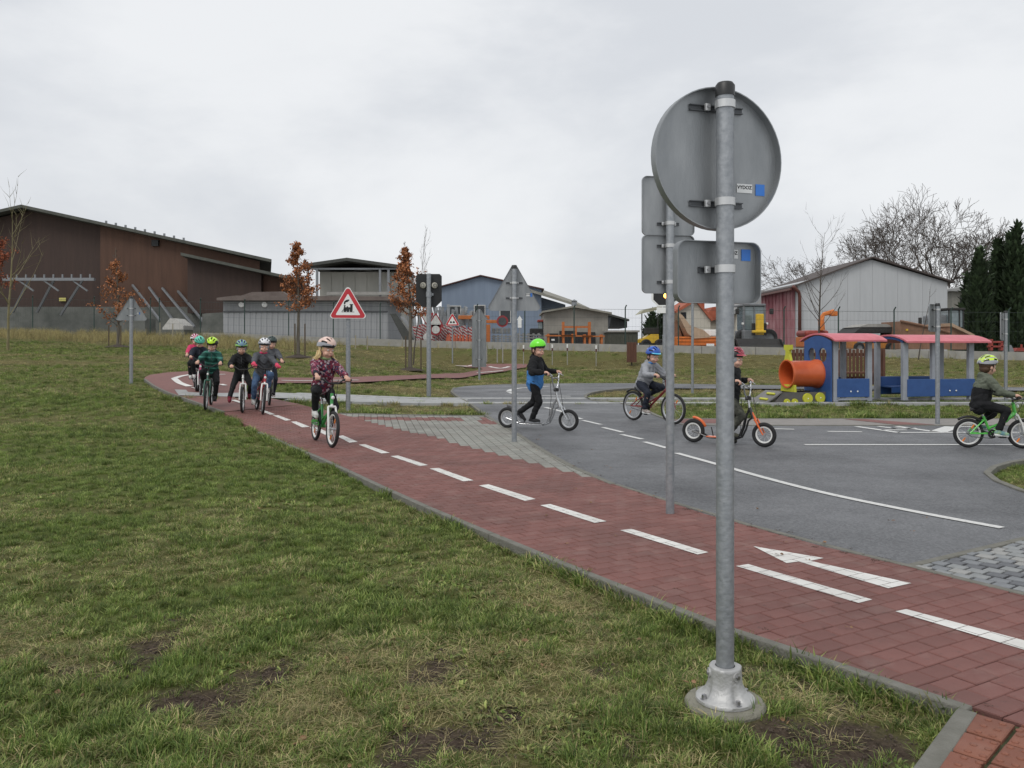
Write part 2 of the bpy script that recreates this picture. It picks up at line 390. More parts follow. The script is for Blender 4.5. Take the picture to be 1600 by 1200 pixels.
# the two concrete sills of the mock railway line
sill = mat('pale_concrete', (.34, .345, .34), rough=.85, var=.18, scale=5, bump=.4, bscale=60)
trk = mat('track_paving', (.20, .205, .205), rough=.8, var=.25, scale=8, bump=.4, bscale=60)
b = MB(); b.add([(x, y, float(terr(x, y)) + (.014 if x < -4 else .004)) for x, y in [(-7.0,17.4),(-5,17.4),(-2,17.5),(-.98,17.5),(-.98,18.55),(-2,18.55),(-5,18.65),(-7.6,18.65)]], [(0,1,6,7),(1,2,5,6),(2,3,4,5)])
for q in RAILS:
    xs_ = np.linspace(q[0][0], q[1][0], 37)
    for i in range(36):
        a, e = xs_[i], xs_[i + 1] - .012
        za, ze = [float(terr(t, q[0][1])) + .012 for t in (a, e)]
        b.add([(a, q[0][1], za - .1), (e, q[0][1], ze - .1), (e, q[2][1], ze - .1), (a, q[2][1], za - .1), (a, q[0][1], za), (e, q[0][1], ze), (e, q[2][1], ze), (a, q[2][1], za)], [(4,5,6,7),(0,1,5,4),(2,3,7,6),(0,4,7,3),(1,2,6,5)])
tag(b.build('mock_railway_sill', sill), kind='structure')

# pavers --------------------------------------------------------
joint = mat('paver_joint', (.075, .048, .042), rough=.95, var=.3, scale=30, bump=.5, bscale=120)
def paver_mat(name, c1, c2, attr, spec=.35):
    m = mat(name, c1, rough=.72, col2=c2, scale=3.0, detail=8, bump=.35, bscale=220, obrand=0 if attr else .10, attr='tone' if attr else None, attrv=.10, spec=spec)
    nn, lk, p = nodes_of(m); src = p.inputs['Base Color'].links[0].from_socket
    geo_ = nn.new('ShaderNodeNewGeometry'); last = src
    for (scl_, lo_, hi_, c_, amt) in ((1.1, .48, .66, (.085, .055, .048), .28), (5.5, .54, .70, (.33, .25, .22), .20), (26, .60, .74, (.06, .045, .04), .4)):
        nz_ = nn.new('ShaderNodeTexNoise'); nz_.inputs['Scale'].default_value = scl_; nz_.inputs['Detail'].default_value = 6; lk.new(geo_.outputs['Position'], nz_.inputs['Vector']); mr_ = nn.new('ShaderNodeMapRange'); mr_.inputs[1].default_value = lo_; mr_.inputs[2].default_value = hi_; mr_.inputs[4].default_value = amt; lk.new(nz_.outputs[0], mr_.inputs[0])
        mx_ = nn.new('ShaderNodeMix'); mx_.data_type = 'RGBA'; lk.new(mr_.outputs[0], mx_.inputs[0]); lk.new(last, mx_.inputs[6]); mx_.inputs[7].default_value = (*c_, 1); last = mx_.outputs[2]
    lk.new(last, p.inputs['Base Color'])
    return m
red_o = paver_mat('red_paver', (.165, .069, .058), (.215, .096, .082), False); red_a = paver_mat('red_paver_field', (.165, .069, .058), (.215, .096, .082), True)
gry_o = paver_mat('grey_paver', (.21, .21, .185), (.29, .29, .26), False); gry_a = paver_mat('grey_paver_field', (.21, .21, .185), (.29, .29, .26), True)
tac_o = paver_mat('terracotta_paver', (.20, .075, .05), (.29, .12, .075), False)
def paver_geo(q, ztop=.0, h=.05, ch=.0035, tilt=0.0):
    """bevelled slab over polygon q, returns verts, faces"""
    n = len(q); cx = sum(a[0] for a in q) / n; cy = sum(a[1] for a in q) / n
    rad = max(math.hypot(a[0] - cx, a[1] - cy) for a in q); s1 = 1 - .0015 / rad; s2 = 1 - (ch + .0015) * 1.6 / rad
    sc = lambda p, s: (cx + (p[0] - cx) * s, cy + (p[1] - cy) * s)
    vs = [(*sc(p, s1), ztop - h) for p in q] + [(*sc(p, s1), ztop - ch) for p in q] + [(*sc(p, s2), ztop) for p in q]
    fs = [(i, (i + 1) % n, n + (i + 1) % n, n + i) for i in range(n)] + [(n + i, n + (i + 1) % n, 2 * n + (i + 1) % n, 2 * n + i) for i in range(n)] + [tuple(range(2 * n, 3 * n))]
    return vs, fs
def lay(poly, org, u, v, lu, lv, gap, bond, smax, parent, mo, ma, name, nparts=300, urange=(-8, 14), vrange=(-3, 3), ztop=0.0, recolor=None, jit=.0012):
    """pavers of lu (along u) by lv (along v) laid in running bond, cut to the outline; nearest ones are single objects"""
    cells = []
    for i in range(int(urange[0] / lu), int(urange[1] / lu)):
        for j in range(int(vrange[0] / lv), int(vrange[1] / lv)):
            a0, a1 = i * lu + gap / 2, (i + 1) * lu - gap / 2; off = bond * (i % 2) * lv
            b0, b1 = j * lv + off + gap / 2, (j + 1) * lv + off - gap / 2
            win = ccw([tuple(org + u * a + v * c) for a, c in ((a0, b0), (a1, b0), (a1, b1), (a0, b1))])
            cx = sum(p[0] for p in win) / 4; cy = sum(p[1] for p in win) / 4
            if cy < 1.9 or cy > smax or abs(cx) > .68 * cy + .4: continue
            q = clip_poly(poly, win)
            if len(q) < 3 or abs(area(q)) < .0008: continue
            cells.append((math.hypot(cx, cy), q, win))
    cells.sort(key=lambda t: t[0]); fb = MB(); tones = []; cache = {}
    for k, (dist, q, win) in enumerate(cells):
        if k < nparts:
            cx = sum(a[0] for a in q) / len(q); cy = sum(a[1] for a in q) / len(q)
            whole = abs(area(q) - area(win)) < 1e-6
            mm = mo if recolor is None else recolor(cx, cy, False)
            key = (mm.name,) if whole else None
            if key in cache: me = cache[key]
            else:
                ql = [(a - cx, c - cy) for a, c in q]; vs, fs = paver_geo(ql); bb = MB(); bb.add(vs, fs); me = bb.mesh(name, mm, fix=False)
                if key: cache[key] = me
            o = obj(name, me, parent); o.location = (cx, cy, float(terr(cx, cy)) + ztop + random.uniform(-jit, jit)); o.rotation_euler = (random.uniform(-.004, .004), random.uniform(-.004, .004), 0)
        else:
            vs, fs = paver_geo(q, float(terr(q[0][0], q[0][1])) + ztop + random.uniform(-jit, jit)); n0 = len(fb.f); fb.cur = 0
            if recolor is not None: fb.cur = recolor((win[0][0] + win[2][0]) / 2, (win[0][1] + win[2][1]) / 2, True)
            fb.add(vs, fs); tones += [random.random()] * (len(fb.f) - n0)
    if fb.f:
        mats_ = [ma] if recolor is None else [ma, red_a]
        o = fb.build(name + '_field', mats_, parent, fix=False); a = o.data.attributes.new('tone', 'FLOAT', 'FACE'); a.data.foreach_set('value', tones); tag(o, kind='stuff')
    return cells
OR = np.array(LEFT_K[4]); 
far_red = mat('red_paving', (.165, .076, .068), rough=.75, col2=(.215, .096, .082), scale=4, detail=8, bump=.3, bscale=120)
pth = tag(drape('red_cycle_path', PATH_NEAR, .5, -.012, joint), kind='structure')
hillp = tag(drape('red_cycle_path', PATH_HILL, .4, .006, far_red), kind='structure')
red_cells = lay(PATH_NEAR, OR, U0, V0, .095, .142, .0022, .5, 17.9, pth, red_o, red_a, 'paver', 300, (-6, 14), (-1.6, 3))
# darker border course of small bumped pavers between path and grey paving
# white paint on the red pavers: every painted patch is cut along the joints
PAINTED = [[(844,790),(860,788),(948,815),(929,817.5)],[(969,829),(987,827),(1107,863.5),(1090,867)],[(1150,885),(1169,882),(1363,937.5),(1341,943)],[(1399,956),(1416,952.5),(1700,1028),(1680,1040)],
 [(560,695),(571,694.5),(609,708),(596,708.7)],[(610,713),(622,712),(669,727),(656,728.5)],[(671,732.5),(685,731.5),(740,751),(724,752.5)],[(748,759),(763,757),(837,780),(820,783)],
 [(527,682),(536,680.5),(559,690.5),(546,692)],[(484,668.5),(495,668),(520,678.5),(508,679.5)],[(454,659),(463,658.6),(484,667),(472,668)],[(426,649),(435,649),(455,656.5),(446,657.5)],[(405,641.5),(413,641),(430,647.5),(422,648)],
 [(1177,854),(1287,872.6),(1266,877),(1424,912),(1388,920),(1247.5,878),(1229,880.5)]]
for px in PAINTED:
    poly = ccw([G2(*p) for p in px]); bb = MB(); P = np.array(poly); lo = P.min(0) - .2; hi = P.max(0) + .2
    for dist, q, win in red_cells:
        if not (lo[0] < q[0][0] < hi[0] and lo[1] < q[0][1] < hi[1]): continue
        cx = sum(a[0] for a in q) / len(q); cy = sum(a[1] for a in q) / len(q)
        wq = [(cx + (a - cx) * .988, cy + (c - cy) * .988) for a, c in q]
        z = clip_poly(poly, ccw(wq))
        if len(z) > 2 and abs(area(z)) > 2e-5: bb.add([(a, c, float(terr(a, c)) + .0028) for a, c in z], [tuple(range(len(z)))])
    if bb.f: tag(bb.build('path_marking', paint_red), kind='structure')
for px, wd in [([(272,592),(281,599),(296,604.5)], .16), ([(272,592),(283,588.5),(297,586)], .16), ([(302,606),(318,610.5)], .12), ([(338,586),(352,585.4)], .12), ([(345,601),(352,603)], .12), ([(440,595),(480,595.6),(560,594.5)], .09), ([(364,626),(378,630.5)], .1),
               ([(712,571.5),(740,571.0),(760,570.5)], .14), ([(765,573.2),(782,576),(795,573.2)], .16), ([(745,583),(770,581),(786,579.5)], .14)]:
    mark('path_marking', lineq(px, wd), .016, paint_red, hill=True)
# grey paving between path and road, with red pieces let in
plz = tag(drape('grey_paving', PLAZA, .6, -.012, joint), kind='structure')
RP = [ccw([G2(*p) for p in [(545,650.8),(720,652.5),(720,657.5),(560,655.5)]]), ccw([G2(*p) for p in [(746,652),(761,651.6),(779,661.5),(757,662.5)]]), ccw([G2(*p) for p in [(540,650),(597,663.5),(685,685),(810,717.5),(960,755),(970,760),(810,722),(685,689),(597,667)]])]
def recol(x, y, stuff):
    r = any(in_poly(q, [x], [y])[0] for q in RP)
    return (1 if r else 0) if stuff else (red_o if r else gry_o)
lay(PLAZA, np.array(G2(757, 651)), np.array([.985, .17]), np.array([-.17, .985]), .105, .21, .005, .5, 15.2, plz, gry_o, gry_a, 'paver', 300, (-8, 8), (-9, 9), recolor=recol)
# cobbles at the right
cob = tag(drape('cobble_paving', COBBLE, .6, -.014, joint), kind='structure')
for i, (c1, c2) in enumerate([((.20,.21,.21),(.28,.29,.29)),((.16,.17,.18),(.22,.23,.24)),((.10,.105,.115),(.14,.145,.155)),((.25,.25,.24),(.34,.34,.325))]): mat('cobble_tone_%d' % i, c1, rough=.7, col2=c2, scale=14, bump=.5, bscale=80)
def cobcol(x, y, stuff): return 0 if stuff else MATS['cobble_tone_%d' % random.choice([0, 0, 0, 1, 1, 2, 3])]
lay(COBBLE, np.array(G2(1422, 886)), np.array([.79, .61]), np.array([-.61, .79]), .088, .10, .011, .5, 9, cob, gry_o, gry_a, 'cobble', 300, (-1, 4), (-3, 3), recolor=cobcol, jit=.004)
# bumped warning pavers at the lower right corner
tct = tag(drape('tactile_paving', TACT, .6, -.014, mat('mossy_joint', (.05, .055, .02), rough=.95, var=.4, scale=25, bump=.6, bscale=90)), kind='structure')
tcells = lay(TACT, np.array(G2(1521, 1112)), np.array([.70, .714]), np.array([-.714, .70]), .165, .128, .012, 0, 4, tct, tac_o, tac_o, 'tactile_paver', 100, (-2, 2), (-2, 2), jit=.002)
bb = MB(); bb.lathe([(.011, -.002), (.0105, .002), (.006, .004), (0, .0045)], 10); stud_me = bb.mesh('stud', tac_o, smooth=True)
for o in [c for c in tct.children if c.name.startswith('tactile_paver')]:
    for a in (-.055, 0, .055):
        for c in (-.04, 0, .04):
            q = np.array([.70, .714]) * a + np.array([-.714, .70]) * c
            if not all(in_poly(TACT, [o.location.x + q[0] + ex], [o.location.y + q[1] + ey])[0] for ex in (-.018, .018) for ey in (-.018, .018)): continue
            s_ = obj('stud', stud_me, o); s_.location = (q[0], q[1], 0)
# pavement beyond the road
walkm = mat('pinkish_grey_paving', (.20, .185, .17), rough=.8, col2=(.27, .25, .235), scale=6, bump=.3, bscale=60)
wk = tag(drape('far_pavement', WALK, .8, .004, walkm), kind='structure')
b = MB()
for q in ([(1318,655.3),(1350,655.3),(1462,664.2),(1400,664.2)], [(1052,657),(1066,655.6),(1140,655.6),(1140,662),(1068,662)]): b.add([(*G2(*p), .008) for p in q], [tuple(range(len(q)))])
b.build('red_inset', far_red, wk)
# kerbs: every stone a piece of its own -------------------------------------------------
kerbm = mat('kerb_concrete', (.125, .122, .10), rough=.85, col2=(.195, .19, .165), scale=9, detail=7, bump=.5, bscale=90)
def kerb(pts, parent, w=.05, seg=1.0, top=.006, depth=.13, name='kerb_stone', gap=.008):
    P = [np.array(p, float) for p in pts]; cum = [0]
    for i in range(1, len(P)): cum.append(cum[-1] + np.linalg.norm(P[i] - P[i - 1]))
    def at(s):
        i = min(max(np.searchsorted(cum, s) - 1, 0), len(P) - 2); t = (s - cum[i]) / max(cum[i + 1] - cum[i], 1e-9); return P[i] + (P[i + 1] - P[i]) * t
    n = max(1, int(round(cum[-1] / seg))); st = cum[-1] / n
    for i in range(n):
        a, e = at(i * st), at((i + 1) * st); d = e - a; L = np.linalg.norm(d) - gap
        if L < .02: continue
        bb = MB(); bb.box((0, 0, -depth / 2), (L, w, depth), bev=.006); o = bb.build(name, kerbm, parent)
        c = (a + e) / 2; o.location = (c[0], c[1], float(terr(c[0], c[1])) + top); o.rotation_euler = (0, math.atan2(terr(a[0], a[1]) - terr(e[0], e[1]), L), math.atan2(d[1], d[0]))
kerb([tuple(np.array(p) - V0 * .028) for p in LEFT_K[:-1]], pth)
kerb([tuple(np.array(p)) for p in [G2(*q) for q in [(350,644),(300,627),(262,614),(240,603),(226,593)]]], hillp, top=.02)
kerb([G2(1512, 1110), G2(1441, 1203), (1.02, 2.17)], tct, w=.06, top=.004)
kerb([tuple(np.array(p) + V0 * .02) for p in RIGHT_EDGE[1:8]], road, w=.045, top=.004)
kerb([G2(*q) for q in [(958,756.5),(910,737.5),(872,717.5),(835,695.5),(805,675.5),(777,660),(757,647),(736,631),(716,620),(705,611),(710,605.5)]], road, w=.06, top=.006)
kerb([G2(*q) for q in [(1422,884),(1600,841.5),(1700,818)]], cob, w=.05, top=.005)
kerb(spline([G2(*q) for q in ISLAND_PX[3:]], 4), road, w=.07, top=.012)
kerb([G2(*q) for q in [(1064,663.8),(1100,664.8),(1720,664.8)]], wk, w=.06, top=.008)
kerb([G2(*q) for q in [(1064,654.8),(1100,654.8),(1720,654.8)]], wk, w=.06, top=.012)
kerb(spline([G2(*q) for q in [(1660,713),(1600,719),(1568,725),(1549,732),(1542,740),(1556,751),(1600,768),(1660,784)]], 4), road, w=.06, seg=.5, top=.012)
kerb([G2(*q) for q in [(530,646),(642,648.5),(757,650)]], plz, w=.06, top=.01)
EXCL = [ROAD, PATH_NEAR, PATH_HILL, PLAZA, COBBLE, TACT, WALK] + RAILS
# ---------------------------------------------------------------- grass: countless, so one object of instanced tufts
gm = bpy.data.materials.new('grass_blade'); gm.use_nodes = True; nn = gm.node_tree.nodes; lk = gm.node_tree.links; p = nn['Principled BSDF']
p.inputs['Roughness'].default_value = .55; p.inputs['Specular IOR Level'].default_value = .3
geo = nn.new('ShaderNodeNewGeometry'); oi = nn.new('ShaderNodeObjectInfo')
g1 = RAMP(ATT('tone'), [(0, (.055, .108, .020)), (.5, (.165, .235, .052)), (1, (.36, .40, .13))])
s1 = RAMP(ATT('tone'), [(0, (.24, .205, .08)), (1, (.56, .47, .25))])
def math_(op, a, b):
    q = nn.new('ShaderNodeMath'); q.operation = op
    for i, t in enumerate((a, b)):
        if isinstance(t, (int, float)): q.inputs[i].default_value = t
        else: lk.new(t, q.inputs[i])
    return q.outputs[0]
f = math_('ADD', math_('MULTIPLY', ATT('dry', 'INSTANCER'), 1.0), math_('MULTIPLY', math_('SUBTRACT', ATT('straw'), .5), .9))
fr = nn.new('ShaderNodeMapRange'); fr.inputs[1].default_value = .42; fr.inputs[2].default_value = .72; lk.new(f, fr.inputs[0])
colr = MIX(fr.outputs[0], g1, s1)
hv = nn.new('ShaderNodeHueSaturation'); mr = nn.new('ShaderNodeMapRange'); mr.inputs[3].default_value = .5; mr.inputs[4].default_value = 1.45; lk.new(oi.outputs['Random'], mr.inputs[0]); lk.new(mr.outputs[0], hv.inputs['Value']); lk.new(colr, hv.inputs['Color'])
lk.new(hv.outputs[0], p.inputs['Base Color'])
tr = nn.new('ShaderNodeBsdfTranslucent'); lk.new(hv.outputs[0], tr.inputs[0]); ms = nn.new('ShaderNodeMixShader'); ms.inputs[0].default_value = .3
lk.new(p.outputs[0], ms.inputs[1]); lk.new(tr.outputs[0], ms.inputs[2]); lk.new(ms.outputs[0], nn['Material Output'].inputs[0])

def clump(name, nb, spread, hmin, hmax, wid, lean, strawp, seed, leaf=False, flat=0.0):
    r = np.random.default_rng(seed); V = []; Fc = []; tone = []; st = []
    for i in range(nb):
        a = r.uniform(0, 6.283); q = spread * math.sqrt(r.random()); x, y = q * math.cos(a), q * math.sin(a)
        h = r.uniform(hmin, hmax); dirn = a + r.normal(0, 1.0); ln = lean * r.uniform(.3, 1.3); o = len(V); wv = wid * r.uniform(.6, 1.3)
        px_, py_ = -math.sin(dirn) * wv, math.cos(dirn) * wv
        segs = [(0, 0, 1.0), (.38, .30, .95), (.74, .72, .7), (1, 1, 0)]
        fl = r.random() < flat
        for (t, b_, w_) in segs:
            cx = x + math.cos(dirn) * h * (ln * b_ * b_ * 1.0 + (.9 * t if fl else 0)); cy = y + math.sin(dirn) * h * (ln * b_ * b_ + (.9 * t if fl else 0))
            cz = h * t * (1 - .32 * ln * t) * (.22 if fl else 1) + (.008 if fl else 0)
            if leaf: w_ = [.35, 1.0, 1.0, .3][segs.index((t, b_, w_))]
            V += [(cx - px_ * w_, cy - py_ * w_, cz), (cx + px_ * w_, cy + py_ * w_, cz)]
        for k in range(3): Fc.append((o + 2 * k, o + 2 * k + 1, o + 2 * k + 3, o + 2 * k + 2))
        tn = r.random(); s_ = 1.0 if r.random() < strawp or fl else r.uniform(0, .35)
        tone += [tn] * 3; st += [s_] * 3
    me = bpy.data.meshes.new(name); me.from_pydata(V, [], Fc); me.materials.append(gm)
    for n_, d_ in (('tone', tone), ('straw', st)):
        at = me.attributes.new(n_, 'FLOAT', 'FACE'); at.data.foreach_set('value', d_)
    return bpy.data.objects.new(name, me)
gcol = bpy.data.collections.new('tufts')
specs = [('a0', 56, .055, .018, .045, .0017, .7, .18, 1), ('a1', 40, .05, .03, .07, .0020, .9, .26, 2), ('a2', 34, .06, .025, .06, .0018, 1.2, .30, 3), ('a3', 34, .06, .022, .055, .0014, 1.5, .55, 4),
         ('a4', 24, .06, .03, .075, .0013, 1.5, .8, 5), ('a5', 40, .045, .03, .07, .0020, .8, .05, 6), ('a6', 18, .04, .018, .036, .0045, 1.2, .0, 7), ('a7', 14, .06, .22, .42, .0022, .5, .95, 8)]
def lumps(name, n, spread, r0, r1, m, seed, leaf=False):
    r = random.Random(seed); b = MB()
    for i in range(n):
        a = r.uniform(0, 6.28); q = spread * math.sqrt(r.random()); c = (q * math.cos(a), q * math.sin(a), .002)
        if leaf:
            L = r.uniform(r0, r1); d = r.uniform(0, 6.28); M_ = Matrix.Rotation(d, 3, 'Z') @ Matrix.Rotation(r.uniform(-.5, .5), 3, 'X'); pts_ = [(0, 0, 0), (.3, .25, .10), (.7, .28, .16), (1, 0, .12), (.7, -.28, .2), (.3, -.25, .12)]; b.add([Vector(c) + Vector((0, 0, .012)) + M_ @ (Vector(p_) * L) for p_ in pts_], [(0, 1, 2, 3), (0, 3, 4, 5)])
        else:
            rr = r.uniform(r0, r1); b.ell(c, (rr, rr * r.uniform(.6, 1), rr * r.uniform(.4, .8)), rot=Euler((r.random(), r.random(), r.random() * 6)), nu=6, nv=4)
    me = b.mesh(name, m, fix=False); return bpy.data.objects.new(name, me)
gcol.objects.link(lumps('a8', 26, .07, .002, .009, mat('soil_crumb', (.045, .033, .025), rough=.95, col2=(.10, .075, .055), scale=40, obrand=.4), 5))
gcol.objects.link(lumps('a9', 2, .05, .025, .05, mat('dead_leaf', (.16, .085, .04), rough=.8, col2=(.25, .15, .08), scale=30, obrand=.4), 6, True))
for s in specs: gcol.objects.link(clump(*s[:9], leaf=(s[0] == 'a6'), flat={'a3': .25, 'a4': .45}.get(s[0], 0)))
pts = []; rot = []; scl = []; dry = []; idxv = []
def scatter(n, ylo, yhi, dens_fn):
    r = RNG; y = ylo + (yhi - ylo) * r.random(n) ; x = (r.random(n) * 2 - 1) * .66 * yhi
    keep = np.abs(x) < .64 * y + .5; x, y = x[keep], y[keep]
    A = (yhi - ylo) * 2 * .66 * yhi; d0 = n / A
    return x, y, d0
for (ylo, yhi, dens) in [(1.9, 2.8, 1050), (2.8, 4, 900), (4, 6, 560), (6, 9, 290), (9, 13, 115), (13, 18, 60), (18, 26, 32), (26, 37, 17), (37, 46, 9)]:
    n = int(dens * (yhi - ylo) * 2 * .66 * yhi); x, y, _ = scatter(n, ylo, yhi, None)
    ok = np.ones(len(x), bool)
    for q in EXCL:
        grow = .012
        ok &= ~in_poly(q, x, y)
    ok &= y < dwall(x) - .25
    ok &= (x - .723) ** 2 + (y - 2.81) ** 2 > .15 ** 2
    so = soil_map(x, y); ok &= RNG.random(len(x)) > so * .35
    ok &= RNG.random(len(x)) > .25 * ss(.5, .62, fbm(x, y, 2.6, 3, 77)) * (y < 8)
    x, y, so = x[ok], y[ok], so[ok]; dr = dry_map(x, y)
    base = .44 + .42 * fbm(x, y, 1.7, 3, 90); far = 1 + .95 * ss(5, 22, y) + .5 * ss(22, 40, y)
    u = RNG.random(len(x)); k = np.zeros(len(x), int)
    dd = np.clip(dr + RNG.normal(0, .14, len(x)) + so * .35, 0, 1)
    k = np.where(dd < .22, np.where(u < .5, 0, np.where(u < .8, 1, 5)), np.where(dd < .45, np.where(u < .45, 1, np.where(u < .82, 2, 0)), np.where(dd < .7, np.where(u < .6, 2, 3), np.where(u < .6, 3, 4))))
    lush = fbm(x, y, 3.1, 2, 130); k = np.where((lush > .60) & (dd < .6) & (u < .7), 5, k)
    weed = fbm(x, y, 1.9, 2, 150); k = np.where((weed > .66) & (u > .55) & (y < 7), 6, k)
    k = np.where((so > .35) & (RNG.random(len(x)) < .8), 8, k); k = np.where((RNG.random(len(x)) < .006) & (y < 12), 9, k)
    tall = (y > 27) & (x < -11) & (y > dwall(x) - 7.5); k = np.where(tall & (u < .8), 7, k)
    tall2 = (y > dwall(x) - 1.0) & (u < .35); k = np.where(tall2, 7, k)
    z = terr(x, y) - .052 + .032 * np.exp(-((x - .723) ** 2 + (y - 2.81) ** 2) / .3 ** 2) + (fbm(x, y, 2.2, 3, 9) - .5) * .035 * (1 - ss(12, 30, y))
    sc = base * far * RNG.uniform(.75, 1.25, len(x)) * np.where(k == 7, .62, 1)
    pts.append(np.stack([x, y, z], 1)); rot.append(np.stack([RNG.normal(0, .09, len(x)), RNG.normal(0, .09, len(x)), RNG.uniform(0, 6.283, len(x))], 1)); scl.append(sc); dry.append(dr); idxv.append(k)
# a fringe hanging over the kerbs
def fringe(poly, n, lo, hi, inset):
    P = np.array(poly); out_ = []
    for i in range(len(P) - 1):
        a, b_ = P[i], P[i + 1]; L = np.linalg.norm(b_ - a); t = (b_ - a) / L; nrm = np.array([-t[1], t[0]]) * inset
        m_ = int(L * n); s_ = RNG.random(m_); q = a + np.outer(s_, b_ - a) + nrm + RNG.normal(0, .012, (m_, 2)); out_.append(q)
    q = np.concatenate(out_); x, y = q[:, 0], q[:, 1]; m_ = len(x)
    pts.append(np.stack([x, y, terr(x, y) - .05], 1)); rot.append(np.stack([RNG.normal(0, .2, m_), RNG.normal(0, .2, m_), RNG.uniform(0, 6.283, m_)], 1)); scl.append(RNG.uniform(lo, hi, m_) * (1 + .7 * ss(6, 20, y)) * (.35 + 1.1 * (fbm(x, y, 1.6, 3, 200) > .42))); dry.append(np.clip(dry_map(x, y) - .1, 0, 1)); idxv.append(RNG.choice([0, 1, 1, 5, 2], m_))
fringe(LEFT_K, 46, .55, 1.0, .075)
fringe([G2(*q) for q in [(530,644),(642,646.5),(757,648)]], 30, .7, 1.2, .05)
fringe([G2(*q) for q in [(1062,652),(1720,652)]], 26, .8, 1.4, .03)
fringe([G2(1505, 1107), G2(1437, 1198)], 40, .3, .7, -.05)
fringe([(.723 + .16 * math.cos(t), 2.81 + .16 * math.sin(t)) for t in np.linspace(-.6, 2.2, 10)], 60, .4, .9, 0)
fringe([(-9, 17.04), (8, 17.04)], 14, .6, 1.1, 0)
# tall dry weeds in front of the brown hall
m_ = 3800; x = RNG.uniform(-30, -8.5, m_); y = dwall(x) - RNG.uniform(.2, 6.5, m_) ** 1.0; okk = (fbm(x, y, .5, 3, 300) > .40) & (np.abs(x) < .66 * y); x, y = x[okk], y[okk]; m_ = len(x)
pts.append(np.stack([x, y, terr(x, y) - .05], 1)); rot.append(np.stack([RNG.normal(0, .12, m_), RNG.normal(0, .12, m_), RNG.uniform(0, 6.283, m_)], 1)); scl.append(RNG.uniform(.55, 1.5, m_) * (.45 + .9 * fbm(x, y, .8, 2, 310))); dry.append(np.ones(m_) * .8); idxv.append(np.full(m_, 7))
# grit and a few leaves along the road edge
def litter(line, n, sd_, pick, lo, hi):
    P = np.array(line); i = RNG.integers(0, len(P) - 1, n); t = RNG.random(n)[:, None]; q = P[i] * (1 - t) + P[i + 1] * t + RNG.normal(0, sd_, (n, 2)); x, y = q[:, 0], q[:, 1]
    pts.append(np.stack([x, y, terr(x, y) + .002], 1)); rot.append(np.stack([np.zeros(n), np.zeros(n), RNG.uniform(0, 6.283, n)], 1)); scl.append(RNG.uniform(lo, hi, n)); dry.append(np.zeros(n)); idxv.append(np.full(n, pick))
litter([G2(*q) for q in ROAD_EDGE_PX[:11]], 120, .05, 8, .12, .35); litter([G2(*q) for q in ROAD_EDGE_PX[:11]], 26, .6, 9, .35, .7); litter(LEFT_K, 40, .08, 8, .1, .25); litter(LEFT_K, 14, .4, 9, .35, .7)
pts = np.concatenate(pts); rot = np.concatenate(rot); scl = np.concatenate(scl); dry = np.concatenate(dry); idxv = np.concatenate(idxv)
me = bpy.data.meshes.new('lawn_grass'); me.vertices.add(len(pts)); me.vertices.foreach_set('co', pts.astype(np.float32).reshape(-1))
for nm, typ, arr in (('rot', 'FLOAT_VECTOR', rot), ('scl', 'FLOAT', scl), ('dry', 'FLOAT', dry), ('pick', 'INT', idxv)):
    a = me.attributes.new(nm, typ, 'POINT'); a.data.foreach_set('vector' if typ == 'FLOAT_VECTOR' else 'value', (arr.astype(np.int32) if typ == 'INT' else arr.astype(np.float32)).reshape(-1))
me.update(); go = tag(obj('lawn_grass', me), 'short patchy lawn grass with dry straw and trodden bare spots', 'grass', kind='stuff')
ng = bpy.data.node_groups.new('tuft_scatter', 'GeometryNodeTree'); ng.interface.new_socket('Geometry', in_out='INPUT', socket_type='NodeSocketGeometry'); ng.interface.new_socket('Geometry', in_out='OUTPUT', socket_type='NodeSocketGeometry')
gn = ng.nodes; gl = ng.links; gi = gn.new('NodeGroupInput'); gout = gn.new('NodeGroupOutput'); ip = gn.new('GeometryNodeInstanceOnPoints'); ci = gn.new('GeometryNodeCollectionInfo')
ci.inputs[0].default_value = gcol; ci.inputs['Separate Children'].default_value = True
def NA(nm, typ):
    q = gn.new('GeometryNodeInputNamedAttribute'); q.data_type = typ; q.inputs[0].default_value = nm; return q.outputs[0]
gl.new(gi.outputs[0], ip.inputs['Points']); gl.new(ci.outputs[0], ip.inputs['Instance']); ip.inputs['Pick Instance'].default_value = True
gl.new(NA('pick', 'INT'), ip.inputs['Instance Index']); gl.new(NA('rot', 'FLOAT_VECTOR'), ip.inputs['Rotation']); gl.new(NA('scl', 'FLOAT'), ip.inputs['Scale'])
gl.new(ip.outputs[0], gout.inputs[0]); md = go.modifiers.new('scatter', 'NODES'); md.node_group = ng
print('grass points', len(pts))
# ---------------------------------------------------------------- signposts
galv = mat('galvanised_steel', (.235, .25, .265), rough=.55, metal=.6, col2=(.335, .35, .365), scale=40, detail=6, bump=.15, bscale=70)
galv2 = mat('galvanised_post', (.24, .26, .28), rough=.5, metal=.6, col2=(.36, .375, .39), scale=26, detail=5, bump=.12, bscale=60)
signback = mat('sign_back_zinc', (.235, .248, .255), rough=.46, metal=.7, col2=(.33, .342, .348), scale=7, detail=9, bump=.08, bscale=120, stretch=(1.6, 1.6, .45))
castal = mat('cast_aluminium', (.40, .40, .395), rough=.55, metal=.5, col2=(.52, .52, .51), scale=12, bump=.2, bscale=90)
clampm = mat('clamp_aluminium', (.55, .555, .55), rough=.4, metal=.7, var=.08)
railm = mat('bracket_rail', (.09, .095, .10), rough=.5, metal=.6, var=.2)
capm = mat('black_plastic_cap', (.015, .016, .016), rough=.45, var=.2)
concm = mat('footing_concrete', (.16, .155, .12), rough=.9, col2=(.26, .25, .20), scale=9, detail=8, bump=.6, bscale=60)
